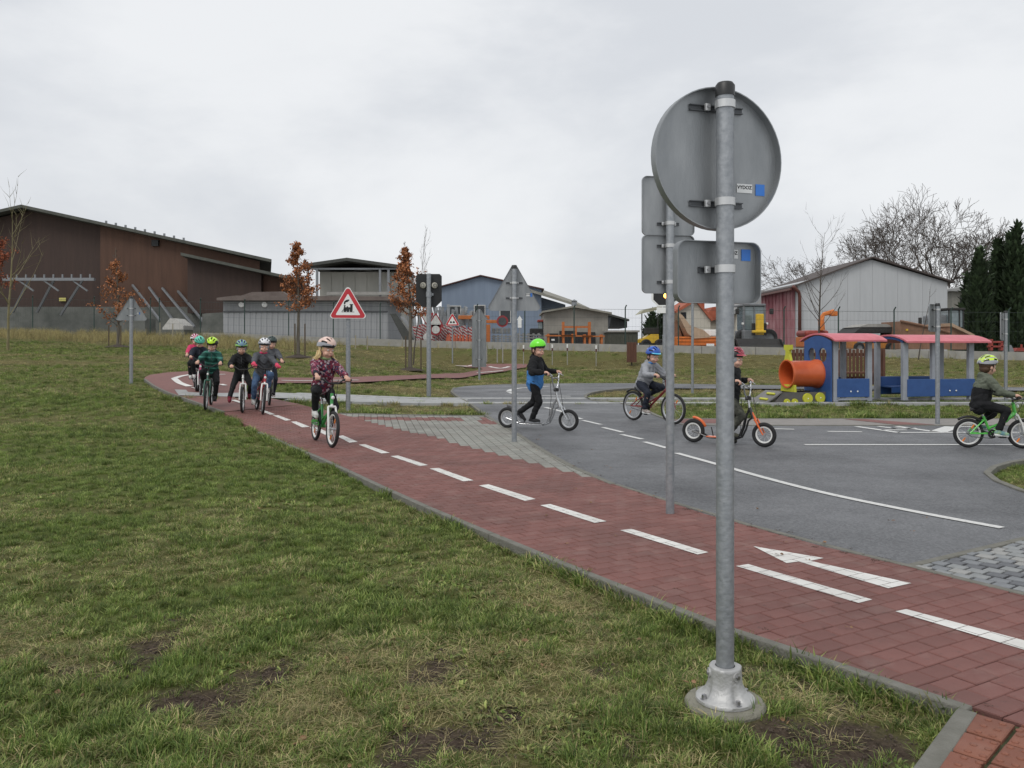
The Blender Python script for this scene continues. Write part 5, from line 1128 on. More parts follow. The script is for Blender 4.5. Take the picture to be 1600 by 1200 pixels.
b5 = bike(heading((420.5, 633.5), .90, -71)[0], G(420.5, 633.5), .245, 'black bicycle half hidden behind the red one', P_BLACK, P_BLACK, rimalu, .62, .84, .25, roll=R(-3.5), crank=R(60), refl=False)
person(b5, 'child in dark green helmet mostly hidden behind the white helmet', 1.16, b5['seat'] + Vector((.02, 0, .09)), R(8), b5['grips'], [b5['pedals'][0] + Vector((0, 0, .02)), b5['pedals'][1] + Vector((0, 0, .02))], R(8), R(-4), dict(jacket=charc, trousers=navy, shoes=shoed), dict(shell=H_DARK, trim=H_BLK), hair=dict(mat=brown))
b6 = bike(heading((313.5, 618), .86, -66)[0], G(313.5, 618), .23, 'bicycle of the child in mint helmet', P_PINK, P_WHITE, rimalu, .58, .80, .24, crank=R(70), refl=False)
person(b6, 'child in mint green helmet looking down behind the green jacket', 1.15, b6['seat'] + Vector((.0, 0, .08)), R(22), b6['grips'], [b6['pedals'][0] + Vector((0, 0, .02)), b6['pedals'][1] + Vector((0, 0, .02))], R(12), R(-32), dict(jacket=navy, trousers=blackcl, shoes=shoew), dict(shell=H_TEAL, trim=H_TEAL), hair=dict(mat=brown))
b7 = bike(heading((306.5, 611.5), .86, -67)[0], G(306.5, 611.5), .22, 'hindmost bicycle of the group by the bend', P_GREY, P_GREY, rimalu, .55, .78, .24, crank=R(20), refl=False)
person(b7, 'child in pink helmet and pink jacket riding last by the bend', 1.14, b7['seat'] + Vector((.0, 0, .10)), R(8), b7['grips'], [b7['pedals'][0] + Vector((0, 0, .02)), b7['pedals'][1] + Vector((0, 0, .02))], R(6), R(-6), dict(jacket=pinkc, trousers=blackcl, shoes=shoew), dict(shell=H_PINK, trim=H_WHITE, style='stripe'), hair=dict(mat=brown))
# ---- on the asphalt ----------------------------------------------------------------
s1_ = scooter(G(793, 668.7), G(888.5, 673.3), .152, 'silver kick scooter with black tyres ridden past the grey pavers', chromem, chromem, rimalu, .80, mat('footboard_grey', (.10, .10, .105), rough=.6))
dk = s1_['deck']; wb_ = s1_['wb']
person(s1_, 'boy in bright green helmet and black and blue jacket on a silver scooter', 1.16, Vector((.43, .0, .675)), R(6), s1_['grips'], [Vector((wb_ * .47, -.03, dk + .012)), Vector((.20, .07, .15))], R(-20), R(-5), dict(jacket=blackcl, trousers=blackcl, shoes=shoed, sole=greyc), dict(shell=H_GREEN, trim=None, style='plain'), hair=dict(mat=brown), jacket_split=(bluej, .165), hood=True, toe=[(1, 0, -.02), (.75, 0, -.8)], jacket_len=.8, puff=1.16, knee_out=.1)
b9 = bike(G(989.5, 656.7), G(1051, 663.5), .238, 'dark red bicycle ridden by the boy in grey sweatshirt', P_DRED, P_DRED, rimalu, .53, .73, .24, crank=R(-60), refl=True, style='low', steer=R(6))
person(b9, 'boy in blue helmet and grey sweatshirt riding a dark red bicycle', 1.18, b9['seat'] + Vector((.03, 0, .085)), R(32), b9['grips'], [b9['pedals'][0] + Vector((0, 0, .02)), b9['pedals'][1] + Vector((0, 0, .02))], R(-6), R(-10), dict(jacket=greyc, trousers=navy, shoes=cloth('shoe_brown_white', (.16, .12, .10), (.45, .42, .4), 26)), dict(shell=H_BLUE, trim=None, visor=H_CYAN), hair=dict(mat=brown), hood=True, scarf=bluej, jacket_len=1.2)
s2_ = scooter(G(1083.5, 691), G(1194, 698.6), .146, 'orange and black kick scooter passing behind the foreground post', P_BLACK, P_ORANGE, rimwhite, .76, P_ORANGE)
dk = s2_['deck']; wb2 = s2_['wb']
person(s2_, 'child in raspberry helmet and black jacket on an orange scooter behind the post', 1.12, Vector((wb2 - .42, .0, .585)), R(8), s2_['grips'], [Vector((wb2 * .58, -.03, dk + .012)), Vector((wb2 * .50, .10, .03))], R(-10), R(-4), dict(jacket=blackcl, trousers=camo, shoes=cloth('shoe_olive', (.06, .06, .045)), sole=blk), dict(shell=H_RED, trim=H_BLK, style='stripe', visor=H_RED), hat=greyc, hood=True, toe=[(1, 0, -.1), (1, 0, -.1)], jacket_len=2.0, knee_out=.1)
b11 = bike(G(1513, 699.3), G(1598, 700.6), .172, 'small bright green bicycle at the right edge of the picture', P_LIME, P_WHITE, rimwhite, .455, .60, .20, crank=R(-20), refl=True, style='low', riser=.03)
person(b11, 'child in yellow helmet and olive black jacket on a bright green bicycle', 1.06, b11['seat'] + Vector((-.005, 0, .075)), R(12), b11['grips'], [b11['pedals'][0] + Vector((0, 0, .02)), b11['pedals'][1] + Vector((0, 0, .02))], R(18), R(-4), dict(jacket=olive, trousers=blackcl, shoes=shoeb), dict(shell=hm('helmet_lime', (.58, .82, .04)), trim=H_GREY, style='stripe'), hair=dict(mat=brown), jacket_split=(blackcl, .19), hood=True, jacket_len=1.3)
# ---------------------------------------------------------------- yard, buildings, fence, trees beyond the playground
def gz(x, y): return float(terr(x, y))
yardm = mat('yard_gravel', (.17, .16, .145), rough=.95, col2=(.25, .24, .22), scale=2, detail=8, bump=.6, bscale=20)
b = MB(); xs_ = np.linspace(-60, 60, 61)
ysr = [0.12, 4, 10, 20, 40, 80]
for j, dy in enumerate(ysr):
    for x in xs_: y = dwall(x) + dy; b.v.append((x, y, gz(x, y) + .02))
n_ = len(xs_)
b.f = [(j * n_ + i, j * n_ + i + 1, (j + 1) * n_ + i + 1, (j + 1) * n_ + i) for j in range(len(ysr) - 1) for i in range(n_ - 1)]; b.mi = [0] * len(b.f)
tag(b.build('yard_ground', yardm), kind='structure')
# low concrete wall, cast in panels, and the mesh fence on it
wallm = mat('low_wall_concrete', (.25, .245, .225), rough=.9, col2=(.36, .35, .325), scale=3, detail=7, bump=.4, bscale=40)
wroot = empty('low_concrete_wall', (0, dwall(0), 0), 0, 'long low pale concrete wall along the top of the grass bank', 'wall')
x = -16.6
while x < 36:
    a, e = x, x + 2.3; ya, ye = dwall(a), dwall(e); za, ze = gz(a, ya), gz(e, ye); bb = MB(); t = .12; h0, h1 = -.3, .30
    P = []
    for (q, y, z) in ((a, ya, za), (e - .02, ye, ze)):
        for dy in (-t, t):
            for h in (h0, h1): P.append((q, y + dy - dwall(0), z + h))
    bb.add(P, [(0, 4, 5, 1), (2, 3, 7, 6), (1, 5, 7, 3), (0, 2, 6, 4), (0, 1, 3, 2), (4, 6, 7, 5)]); bb.build('wall_panel', wallm, wroot); x += 2.3
postm = mat('fence_post_green', (.025, .05, .042), rough=.5, var=.2)
fence = empty('mesh_fence', (0, dwall(0), 0), 0, 'dark green mesh fence with thin posts on the low wall', 'fence')
fx = [-26.5, -22.5, -18.6, -15.9] + [(p_ - 800) / F for p_ in []]
pxs = [-30, 51, 147, 235, 249, 313, 382, 451, 521, 594, 668, 745, 820, 897, 977, 1060, 1142, 1225, 1310, 1397, 1486, 1576, 1668]
tops = []
for q in pxs:
    kx = (q - 800) / F; x = 0
    for _ in range(20): x = kx * dwall(x)
    y = dwall(x); z = gz(x, y); h = 2.15; bb = MB(); bb.path([(0, 0, .0), (0, 0, h - .12), (.05, -.06, h)], .03, n=6); o = bb.build('fence_post', postm, fence); o.location = (x, y - dwall(0), z); tops.append((x, y, z))
wirem = mat('fence_wire', (.04, .06, .055), rough=.5, var=.1)
bb = MB()
for i in range(len(tops) - 1):
    a, e = Vector(tops[i]), Vector(tops[i + 1]); a.y -= dwall(0); e.y -= dwall(0)
    for h in (.35, .75, 1.15, 1.55, 1.95): bb.tube(a + Vector((0, 0, h)), e + Vector((0, 0, h)), .004 if h < 1.9 else .008, n=3, caps=False)
    m_ = int((e - a).length / .16)
    for k in range(1, m_): c = a.lerp(e, k / m_); bb.tube(c + Vector((0, 0, .3)), c + Vector((0, 0, 1.95)), .0018, n=3, caps=False)
tag(bb.build('wire_mesh', wirem, fence), kind='stuff')

# ------------------------------------------------ brown hall at the left
brownA = mat('brown_cladding', (.040, .024, .019), rough=.75, col2=(.058, .034, .026), scale=1.2, detail=8, stretch=(3, 3, .25), bump=.5, bscale=8)
brownB = mat('rust_cladding', (.070, .034, .021), rough=.75, col2=(.105, .052, .032), scale=1.0, detail=8, stretch=(3, 3, .25), bump=.5, bscale=8)
roofg = mat('hall_roof', (.06, .065, .055), rough=.8, col2=(.10, .105, .09), scale=2)
concg = mat('plinth_concrete', (.085, .092, .082), rough=.9, col2=(.16, .165, .15), scale=1.2, detail=8, bump=.4, bscale=10)
canopym = mat('canopy_metal', (.055, .058, .052), rough=.6, var=.2)
steel = mat('strut_steel', (.23, .242, .255), rough=.5, metal=.4, var=.12)
def hall(name, label, dist, cat='building'):
    return empty(name, (0, dist, 0), 0, label, cat)
D = 62.0
def KZ(px, py, d): v = K(px, py, d); return (v.x, v.z)
hl_ = hall('brown_barn', 'large dark brown hall with long sloping roof at the left', D)
def wallpoly(parent, pts, d, thick, m, name='wall', D0=D, y1=None):
    b = MB(); b.prism(pts, d - D0, (y1 if y1 is not None else d - D0 + thick), 'xz'); return b.build(name, m, parent)
gbase = 2.7
def corrugate(parent, pts, d, pitch, m, name, D0=D):
    """raised vertical ribs following a sloping top edge"""
    pass
z0 = KZ(0, 489, D)[1]
Lp = [KZ(-260, 398, D), KZ(47, 329, D), KZ(160, 349, D)]
wallpoly(hl_, [(Lp[0][0], z0), (KZ(160, 0, D)[0], z0), Lp[2], Lp[1], Lp[0]], D, 22, brownA, 'wall')
wallpoly(hl_, [(KZ(160.3, 0, D)[0], z0 - .1), (KZ(408, 0, D)[0], z0 - .1), KZ(408, 409, D), KZ(160.3, 352, D)], D - .35, 20, brownB, 'wall')
d2 = 60.0
wallpoly(hl_, [(KZ(293, 0, d2)[0], z0 - .1), (KZ(408, 0, d2)[0], z0 - .1), KZ(408, 426, d2), KZ(293, 401, d2)], d2, 1.6, brownA, 'annex_wall')
wallpoly(hl_, [(KZ(408.3, 0, d2)[0], z0 - .1), (KZ(470, 0, d2)[0], z0 - .1), KZ(470, 440, d2), KZ(408.3, 427, d2)], d2 + .5, 6, brownB, 'annex_wall')
def roofslab(parent, p0, p1, d, y0, y1, th, m, D0=D):
    (x0, z0_), (x1, z1_) = KZ(*p0, d), KZ(*p1, d); b = MB(); b.prism([(x0, z0_), (x1, z1_), (x1, z1_ + th), (x0, z0_ + th)], y0, y1, 'xz'); return b.build('roof', m, parent)
rf1 = roofslab(hl_, (46.6, 328), (431, 412), D, -1.1, 24, .22, roofg); roofslab(hl_, (-262, 398), (46.4, 328), D, -1.1, 24, .22, roofg); roofslab(hl_, (290, 401), (476, 441.5), d2, d2 - D - .9, d2 - D + 7, .2, roofg)
for i in range(9):
    px = 172 + i * 15; b = MB(); v = K(px, 328 + (px - 47) * .2188, D); b.box((v.x, -.6, v.z + .3), (.12, .12, .22)); b.build('snow_guard', steel, rf1)
b = MB(); v = K(247, 381, D); b.box((v.x, -.45, v.z), (.5, .25, .45)); b.build('vent_opening', blackm, hl_)
b = MB(); xa, xb = KZ(-260, 0, D)[0], KZ(470, 0, D)[0]; b.box(((xa + xb) / 2, 10, (z0 + 1.0) / 2 + .3), (xb - xa - .4, 22.5, z0 - 1.0 + .2)); b.build('plinth', concg, hl_)
for (a, e) in (((207, 445.5), (247, 497)), ((233, 449), (279, 512)), ((253.6, 450), (301, 507)), ((278, 455), (315, 499))):
    p0 = K(*a, D - .4); p1 = K(*e, D - 4); p0.y -= D; p1.y -= D; b = MB(); b.tube(p0, p1 + (p1 - p0) * .06, .095, n=4); b.build('steel_strut', steel, hl_)
for (a, e) in (((84, 438), (58, 488)), ((129, 438), (95, 492)), ((45, 438), (20, 488))):
    p0 = K(*a, D - 3.5); p1 = K(*e, D - 2.0); p0.y -= D; p1.y -= D; b = MB(); b.tube(p0, p1, .10, n=4); b.tube(p0 + Vector((-.7, 0, .0)), p0 + Vector((.35, 0, -.75)), .07, n=4); b.build('steel_strut', steel, hl_)
p0 = K(5, 437, D - 3.5); p1 = K(148, 436, D - 3.5); p0.y -= D; p1.y -= D; b = MB(); b.box((p0 + p1) / 2, ((p1 - p0).length, .25, .2)); rail_ = b.build('steel_beam', steel, hl_)
for i in range(10): c = p0.lerp(p1, (i + .5) / 10); b = MB(); b.box(c + Vector((0, 0, .2)), (.1, .1, .3)); b.build('beam_stud', steel, rail_)
b = MB(); v = K(99, 468, D); b.box((v.x, -.1, v.z), (.5, .06, .25)); b.build('notice_plate', mat('yellow_plate', (.55, .5, .15)), hl_)
for i, (px, py, wpx, hp, lab) in enumerate([(278, 506, 32, 16, 'pointed pale concrete block under the steel struts'), (215, 505, 40, 14, 'flat pale concrete slab beside the thin red-leaved tree'), (345, 500, 44, 24, 'grey concrete block left of the corrugated shed')]):
    d = 54; c = K(px, py, d); wm = wpx / F * d; hm_ = hp / F * d; b = MB(); ro = empty('concrete_block', (c.x, d, gz(c.x, d)), 0, lab, 'concrete block'); zt = c.z + hm_ / 2 - gz(c.x, d)
    b.prism([(-wm / 2, -.3), (wm / 2, -.3), (wm / 2, zt * .62), (wm * .1, zt), (-wm * .15, zt), (-wm / 2, zt * .5)] if i == 0 else [(-wm / 2, -.3), (wm / 2, -.3), (wm / 2, zt), (-wm / 2, zt * .93)], -.8, .8, 'xz'); b.build('block', concg if i else mat('pale_precast', (.48, .47, .44), rough=.85), ro)
    b = MB(); b.box((0, -.2, zt * .25), (wm * 1.15, 1.5, zt * .3)); b.build('base_slab', concg, ro)

# the hall stands askew to the fence: its far end runs off to the left
for o in hl_.children:
    for v in o.data.vertices:
        if v.co.y > 0: v.co.x -= .31 * v.co.y
# ------------------------------------------------ grey corrugated shed and the canopy building behind it
greym = mat('corrugated_grey', (.27, .28, .29), rough=.65, metal=.1, col2=(.35, .36, .365), scale=1.3, detail=8, stretch=(4, 1, .5))
roofb = mat('brown_roof_felt', (.12, .095, .085), rough=.85, col2=(.17, .14, .125), scale=3)
D3 = 50.0; sh_ = empty('grey_shed', (0, D3, 0), 0, 'long low grey corrugated shed behind the fence', 'building')
xa, zt = KZ(348, 470, D3); xb, _ = KZ(606, 470, D3); zb = 1.3; nst = 30
b = MB(); b.box(((xa + xb) / 2, 3.1, (zb + zt) / 2), (xb - xa, 6, zt - zb)); b.build('wall', greym, sh_)
pw = (xb - xa) / nst
for i in range(nst):
    b = MB(); h_ = zt - zb - .62; b.prism([(-pw * .46, 0), (-pw * .3, -.025), (pw * .3, -.025), (pw * .46, 0)], 0, h_, 'xy'); o = b.build('wall_sheet', greym, sh_); o.location = (xa + pw * (i + .5), .095, zb)
for k in range(5): b = MB(); b.box(((xa + xb) / 2, .07, zt - .1 - k * .11), (xb - xa - .05, .06, .085)); b.build('louvre_board', greym, sh_)
b = MB(); b.box(((xa + xb) / 2, .06, zt - .66), (xb - xa, .1, .06)); b.build('dark_rail', railm, sh_)
b = MB(); b.prism([KZ(343, 470, D3), KZ(640, 470, D3), KZ(640, 464, D3), KZ(372, 462.5, D3), KZ(343, 466, D3)], -.5, 7, 'xz'); rf = b.build('roof', roofb, sh_)
b = MB(); b.prism([KZ(372, 462.3, D3), KZ(450, 462.3, D3), KZ(440, 455, D3), KZ(392, 456, D3)], .2, 6, 'xz'); b.build('roof_ridge', roofb, rf)
for px in (378, 414): b = MB(); v = K(px, 476, D3); b.lathe([(0, -.2), (.16, -.15), (.18, 0)], 12, c=(v.x, 0, v.z), axis='y'); b.build('wall_lamp', signwhite, sh_)
b = MB()
for k_, pl in enumerate(([(609, 490), (619, 490), (652, 538), (634, 538)], [(624, 494), (630, 494), (660, 538), (655, 538)])):
    b = MB(); b.prism([KZ(*q, 48.6) for q in pl], 48.6 - D3 + k_ * .3, 48.68 - D3 + k_ * .3, 'xz'); b.build('leaning_sheet', greym if k_ else canopym, sh_)
D4 = 60.0; cn = empty('canopy_building', (0, D4, 0), 0, 'cream walled building under an open flat gable canopy', 'building')
cream = mat('cream_wall', (.36, .355, .315), rough=.85, col2=(.44, .43, .385), scale=1, detail=7, stretch=(1, 1, .3)); 
xa, zt = KZ(497, 424, D4); xb, _ = KZ(628, 424, D4); b = MB(); b.box(((xa + xb) / 2, 4, (1.2 + zt) / 2), (xb - xa, 7, zt - 1.2)); b.build('wall', cream, cn)
for i in range(7): b = MB(); xx = xa + (xb - xa) * (i + .5) / 7; b.box((xx, .48, (zt + 3) / 2), ((xb - xa) / 7 - .05, .05, zt - 3.1)); b.build('wall_panel', cream, cn)
for (a, e) in (((484, 419), (547, 410)), ((547, 410), (628, 421))):
    (x0, z0_), (x1, z1_) = KZ(*a, D4), KZ(*e, D4); b = MB(); b.prism([(x0, z0_), (x1, z1_), (x1, z1_ + .22), (x0, z0_ + .22)], -1.2, 8, 'xz'); b.build('canopy_roof', canopym, cn)
bb_x0, bb_z = KZ(487, 424, D4); bb_x1, _ = KZ(626, 424, D4)
b = MB(); b.prism([(bb_x0, bb_z - .05), (bb_x1, bb_z - .05), KZ(622, 421.5, D4), KZ(547, 411.8, D4), KZ(487, 420, D4)], 5.5, 5.7, 'xz'); b.build('gable_infill', canopym, cn)
for px in (486, 500, 597, 610): b = MB(); v = K(px, 421, D4); b.box((v.x, -.9, (v.z + 1.2) / 2), (.16, .16, v.z - 1.2)); b.build('canopy_post', steel, cn)
b = MB(); b.box(((bb_x0 + bb_x1) / 2, -.9, bb_z + .1), (bb_x1 - bb_x0, .1, .12)); b.build('canopy_beam', steel, cn)
b = MB(); b.box(((bb_x0 + bb_x1) / 2 + .6, -1.0, KZ(0, 460, D4)[1]), (bb_x1 - bb_x0 - 1.5, .3, .22)); b.build('white_rail', wallm, cn)

# ------------------------------------------------ blue hall, block shed, container
D5 = 66.0; bl = empty('blue_hall', (0, D5, 0), 0, 'blue grey gabled hall with dark windows and red trimmed roof', 'building')
bluew = mat('blue_grey_sheet', (.17, .215, .285), rough=.65, col2=(.20, .25, .325), scale=1, stretch=(3, 1, .3), bump=.3, bscale=10); trimr = mat('roof_trim_red', (.075, .03, .026), rough=.6); glassd = mat('dark_window', (.02, .022, .025), rough=.12, var=.2)
pts_ = [KZ(690, 560, D5), KZ(846, 560, D5), KZ(846, 452, D5), KZ(751, 432, D5), KZ(690, 449, D5)]
b = MB(); b.prism(pts_, 0, 18, 'xz'); b.build('wall', bluew, bl)
b = MB(); b.prism([KZ(846.3, 560, D5), KZ(886, 560, D5), KZ(886, 474, D5), KZ(846.3, 462, D5)], 2, 12, 'xz'); b.build('wing_wall', bluew, bl)
for (a, e, m_) in (((684, 450), (751, 431.5), trimr), ((751, 431.5), (850, 453), trimr)):
    (x0, z0_), (x1, z1_) = KZ(*a, D5), KZ(*e, D5); b = MB(); b.prism([(x0, z0_), (x1, z1_), (x1, z1_ + .09), (x0, z0_ + .09)], -.3, 18.5, 'xz'); b.build('roof', m_, bl)
rooft = mat('old_fibre_cement', (.20, .195, .165), rough=.9, col2=(.28, .27, .23), scale=2)
v0, v1, v2, v3 = K(828, 452, D5 - .8), K(921, 481, D5 - .8), K(900, 471, D5 + 10), K(846, 452, D5 + 10)
b = MB(); q = [Vector((p_.x, p_.y - D5, p_.z)) for p_ in (v0, v1, v2, v3)]; b.add(q + [p_ - Vector((0, 0, .2)) for p_ in q], [(0, 1, 2, 3), (7, 6, 5, 4), (0, 4, 5, 1), (1, 5, 6, 2), (2, 6, 7, 3), (3, 7, 4, 0)]); b.build('wing_roof', rooft, bl)
for (x0, x1, y0, y1) in ((703, 719, 479, 491), (742, 757, 478, 494), (782, 797, 485, 503)):
    (a0, b0), (a1, b1) = KZ(x0, y1, D5), KZ(x1, y0, D5); b = MB(); b.box(((a0 + a1) / 2, -.03, (b0 + b1) / 2), (a1 - a0 + .16, .1, b1 - b0 + .16)); wo = b.build('window', mat('window_frame', (.5, .5, .48)), bl)
    b = MB(); b.box(((a0 + a1) / 2, -.09, (b0 + b1) / 2), (a1 - a0, .04, b1 - b0)); b.build('pane', glassd, wo)
D6 = 47.0; bs = empty('block_shed', (0, D6, 0), 0, 'small grey gabled block shed with dark openings in the yard', 'building')
blockm = mat('grey_block_wall', (.215, .205, .18), rough=.9, col2=(.30, .285, .25), scale=1.6, detail=8, bump=.4, bscale=12)
P6 = [KZ(850, 545, D6), KZ(938, 545, D6), KZ(950, 489, D6), KZ(897, 481, D6), KZ(850, 488, D6)]
b = MB(); b.prism([P6[0], (P6[2][0], P6[1][1]), P6[2], P6[3], P6[4]], 0, 5, 'xz'); b.build('wall', blockm, bs)
for (a, e) in (((847, 489), (897, 480.5)), ((897, 480.5), (955, 491))):
    (x0, z0_), (x1, z1_) = KZ(*a, D6), KZ(*e, D6); b = MB(); b.prism([(x0, z0_), (x1, z1_), (x1, z1_ + .1), (x0, z0_ + .1)], -.35, 5.4, 'xz'); b.build('roof', rooft, bs)
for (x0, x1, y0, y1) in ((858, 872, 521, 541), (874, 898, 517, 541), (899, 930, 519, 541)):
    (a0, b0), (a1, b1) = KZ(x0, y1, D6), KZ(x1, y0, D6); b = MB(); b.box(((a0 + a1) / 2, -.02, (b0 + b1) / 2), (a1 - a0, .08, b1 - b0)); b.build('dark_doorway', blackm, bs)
b = MB(); v = K(898, 478, D6); b.lathe([(.16, 0), (.14, .35), (.2, .4), (0, .5)], 12, c=(v.x, .4, v.z - .1)); b.build('roof_vent', steel, bs)
b = MB(); v = K(864, 531, D6); b.box((v.x, -.08, v.z), (.18, .03, .1)); b.build('door_notice', signwhite, bs)
ct = empty('yard_container', (0, 45, 0), 0, 'low dark olive container right of the block shed', 'container'); olv = mat('container_olive', (.075, .078, .06), rough=.75, var=.2)
(a0, b0), (a1, b1) = KZ(951, 545, 45), KZ(997, 519, 45); b = MB(); b.box(((a0 + a1) / 2, 1, (b0 + b1) / 2), (a1 - a0, 2, b1 - b0), bev=.03); b.build('box', olv, ct)
b = MB(); b.box(((a0 + a1) / 2, 1, b1 + .05), (a1 - a0 + .15, 2.2, .1)); b.build('lid', wallm, ct)
for k in range(7): b = MB(); b.box((a0 + (a1 - a0) * (k + .5) / 7, -.02, (b0 + b1) / 2 - .05), (.06, .06, b1 - b0 - .15)); b.build('rib', olv, ct)
dk_ = empty('dark_lean_to', (0, 52, 0), 0, 'dark open lean-to roof behind the olive container', 'shed')
b = MB(); b.prism([KZ(952, 512, 52), KZ(980, 512, 52), KZ(980, 503, 52), KZ(955, 494, 52)], 0, 4, 'xz'); b.build('wall', blackm, dk_); b = MB(); (x0, z0_), (x1, z1_) = KZ(950, 493, 52), KZ(982, 502, 52); b.prism([(x0, z0_), (x1, z1_), (x1, z1_ + .12), (x0, z0_ + .12)], -.4, 4.4, 'xz'); b.build('roof', canopym, dk_)
# orange bench frames in front of the shed
orm = mat('orange_frame', (.42, .13, .03), rough=.6, var=.15)
for i, (px, w_, h_, back) in enumerate([(901, 1.4, 1.05, True), (876, 1.3, .4, False), (927, .9, .4, False)]):
    g = K(px, 541, 44.0); ro = empty('orange_rack', (g.x, 44, gz(g.x, 44)), 0, ['tall orange timber frame in front of the block shed', 'low orange trestle left of the tall orange frame', 'low orange trestle right of the tall orange frame'][i], 'rack'); zz = .42
    for sx in (-1, 1):
        for sy in (0, .5): b = MB(); b.box((sx * w_ / 2, sy, zz + h_ / 2 - .2), (.11, .09, h_ + .4)); b.build('leg', orm, ro)
    b = MB(); b.box((0, .25, zz + .3), (w_ + .3, .7, .07)); b.build('shelf', orm, ro)
    if back: b = MB(); b.box((0, .5, zz + h_ * .75), (w_, .06, .10)); b.build('cross_rail', orm, ro); b = MB(); b.box((0, .48, zz + h_ * .55), (.09, .06, .5)); b.build('upright', orm, ro)

# ------------------------------------------------ heap of barriers and road signs
strip = mat('red_white_stripes', (.6, .1, .1), rough=.5); nn, lk, p = nodes_of(strip)
tcn = nn.new('ShaderNodeTexCoord'); wv = nn.new('ShaderNodeTexWave'); wv.wave_type = 'BANDS'; wv.bands_direction = 'DIAGONAL'; wv.inputs['Scale'].default_value = 3.2; lk.new(tcn.outputs['Object'], wv.inputs['Vector'])
q_ = nn.new('ShaderNodeValToRGB'); q_.color_ramp.interpolation = 'CONSTANT'; q_.color_ramp.elements[0].color = (.27, .022, .026, 1); q_.color_ramp.elements[1].position = .5; q_.color_ramp.elements[1].color = (.42, .41, .40, 1); lk.new(wv.outputs[0], q_.inputs[0]); lk.new(q_.outputs[0], p.inputs['Base Color'])
orstrip = mat('orange_plastic', (.40, .09, .04), rough=.55, var=.15)
rb = random.Random(9)
bb = MB(); bb.box((0, 0, .55), (.22, .035, 1.1), bev=.008); barrier_me = bb.mesh('striped_board', strip)
bb = MB(); bb.box((0, .02, .06), (.42, .5, .12), bev=.02); foot_me = bb.mesh('rubber_foot', blk)
bb = MB(); bb.box((0, 0, .75), (.16, .03, 1.5), bev=.006); grey_me = bb.mesh('grey_board', signback)
n_red = 0
for i in range(64):
    px = 655 + (i % 32) * 2.85 + rb.uniform(-1, 1); row = i // 32; d = 43.6 + row * 1.1 + rb.uniform(-.2, .2); x = (px - 800) / F * d
    ro = empty('barrier_board', (x, d, gz(x, d) + .02), rb.uniform(-.5, .5), 'red and white striped barrier board standing in the yard pile', 'barrier', 'striped barrier boards in the yard pile'); o = obj('striped_board', barrier_me, ro); o.rotation_euler = (rb.uniform(-.12, .12), rb.uniform(-.25, .25), 0); o.scale = (1, 1, rb.uniform(.8, 1.05)); obj('rubber_foot', foot_me, ro)
for i in range(44):
    px = 652 + i * 2.15 + rb.uniform(-2, 2); d = 46.2 + rb.uniform(-.4, .8); x = (px - 800) / F * d; hs = 1.0 + .42 * math.sin((px - 650) / 100 * 3.14) + rb.uniform(-.1, .2)
    ro = empty('sign_plank', (x, d, gz(x, d) + .02), rb.uniform(-.4, .4), 'upright grey sign back standing behind the striped boards', 'board', 'grey boards in the yard pile'); o = obj('grey_board', grey_me, ro); o.rotation_euler = (rb.uniform(-.1, .1), rb.uniform(-.35, .35), 0); o.scale = (1, 1, hs)
for i in range(9):
    px = 698 + i * 5.2 + rb.uniform(-1.5, 1.5); d = 43.0 + rb.uniform(-.3, .3); x = (px - 800) / F * d; bb = MB(); bb.lathe([(.20, 0), (.20, .04), (.13, .05), (.03, .62), (0, .63)], 14); ro = tag(bb.build('traffic_cone', orstrip, None, smooth=40), 'orange traffic cone in front of the striped boards', 'cone', 'orange cones in the yard pile'); ro.location = (x, d, gz(x, d) + .02)
for k, (px, py, kind, lab) in enumerate([(681, 500, 'tri', 'red bordered triangle stacked at the yard pile top'), (681, 515, 'disc', 'red ringed round sign below the stacked triangle'), (785, 502, 'disc', 'red ringed round sign beside the orange frame'), (667, 498, 'trid', 'upturned red bordered triangle at the pile left end'), (668, 527, 'plain', 'small white round sign low in the yard pile')]):
    d = 42.8; c = K(px, py, d); ro = empty('loose_road_sign', (c.x, d, c.z), R(180), lab, 'road sign'); w_ = {'tri': .8, 'trid': .7, 'disc': .6, 'plain': .45}[kind]; sh2 = 'disc' if kind in ('disc', 'plain') else kind
    for nm, sc, m_, yy in (('red_border', 1.0, mat('faded_sign_red', (.27, .03, .035), rough=.6) if kind != 'plain' else MATS['window_frame'], 0), ('white_field', .68, MATS['window_frame'] if px != 785 else railm, .03)):
        o_ = outline(sh2, w_ * sc, w_ * .88 * sc if 'tri' in kind else w_ * sc, .05); b = MB(); b.prism(o_, yy, yy + .028, 'xz'); b.build(nm, m_, ro)
    b = MB(); b.tube((0, -.03, 0), (0, -.03, gz(c.x, d) - c.z), .03, n=8); b.build('post', galv2, ro)
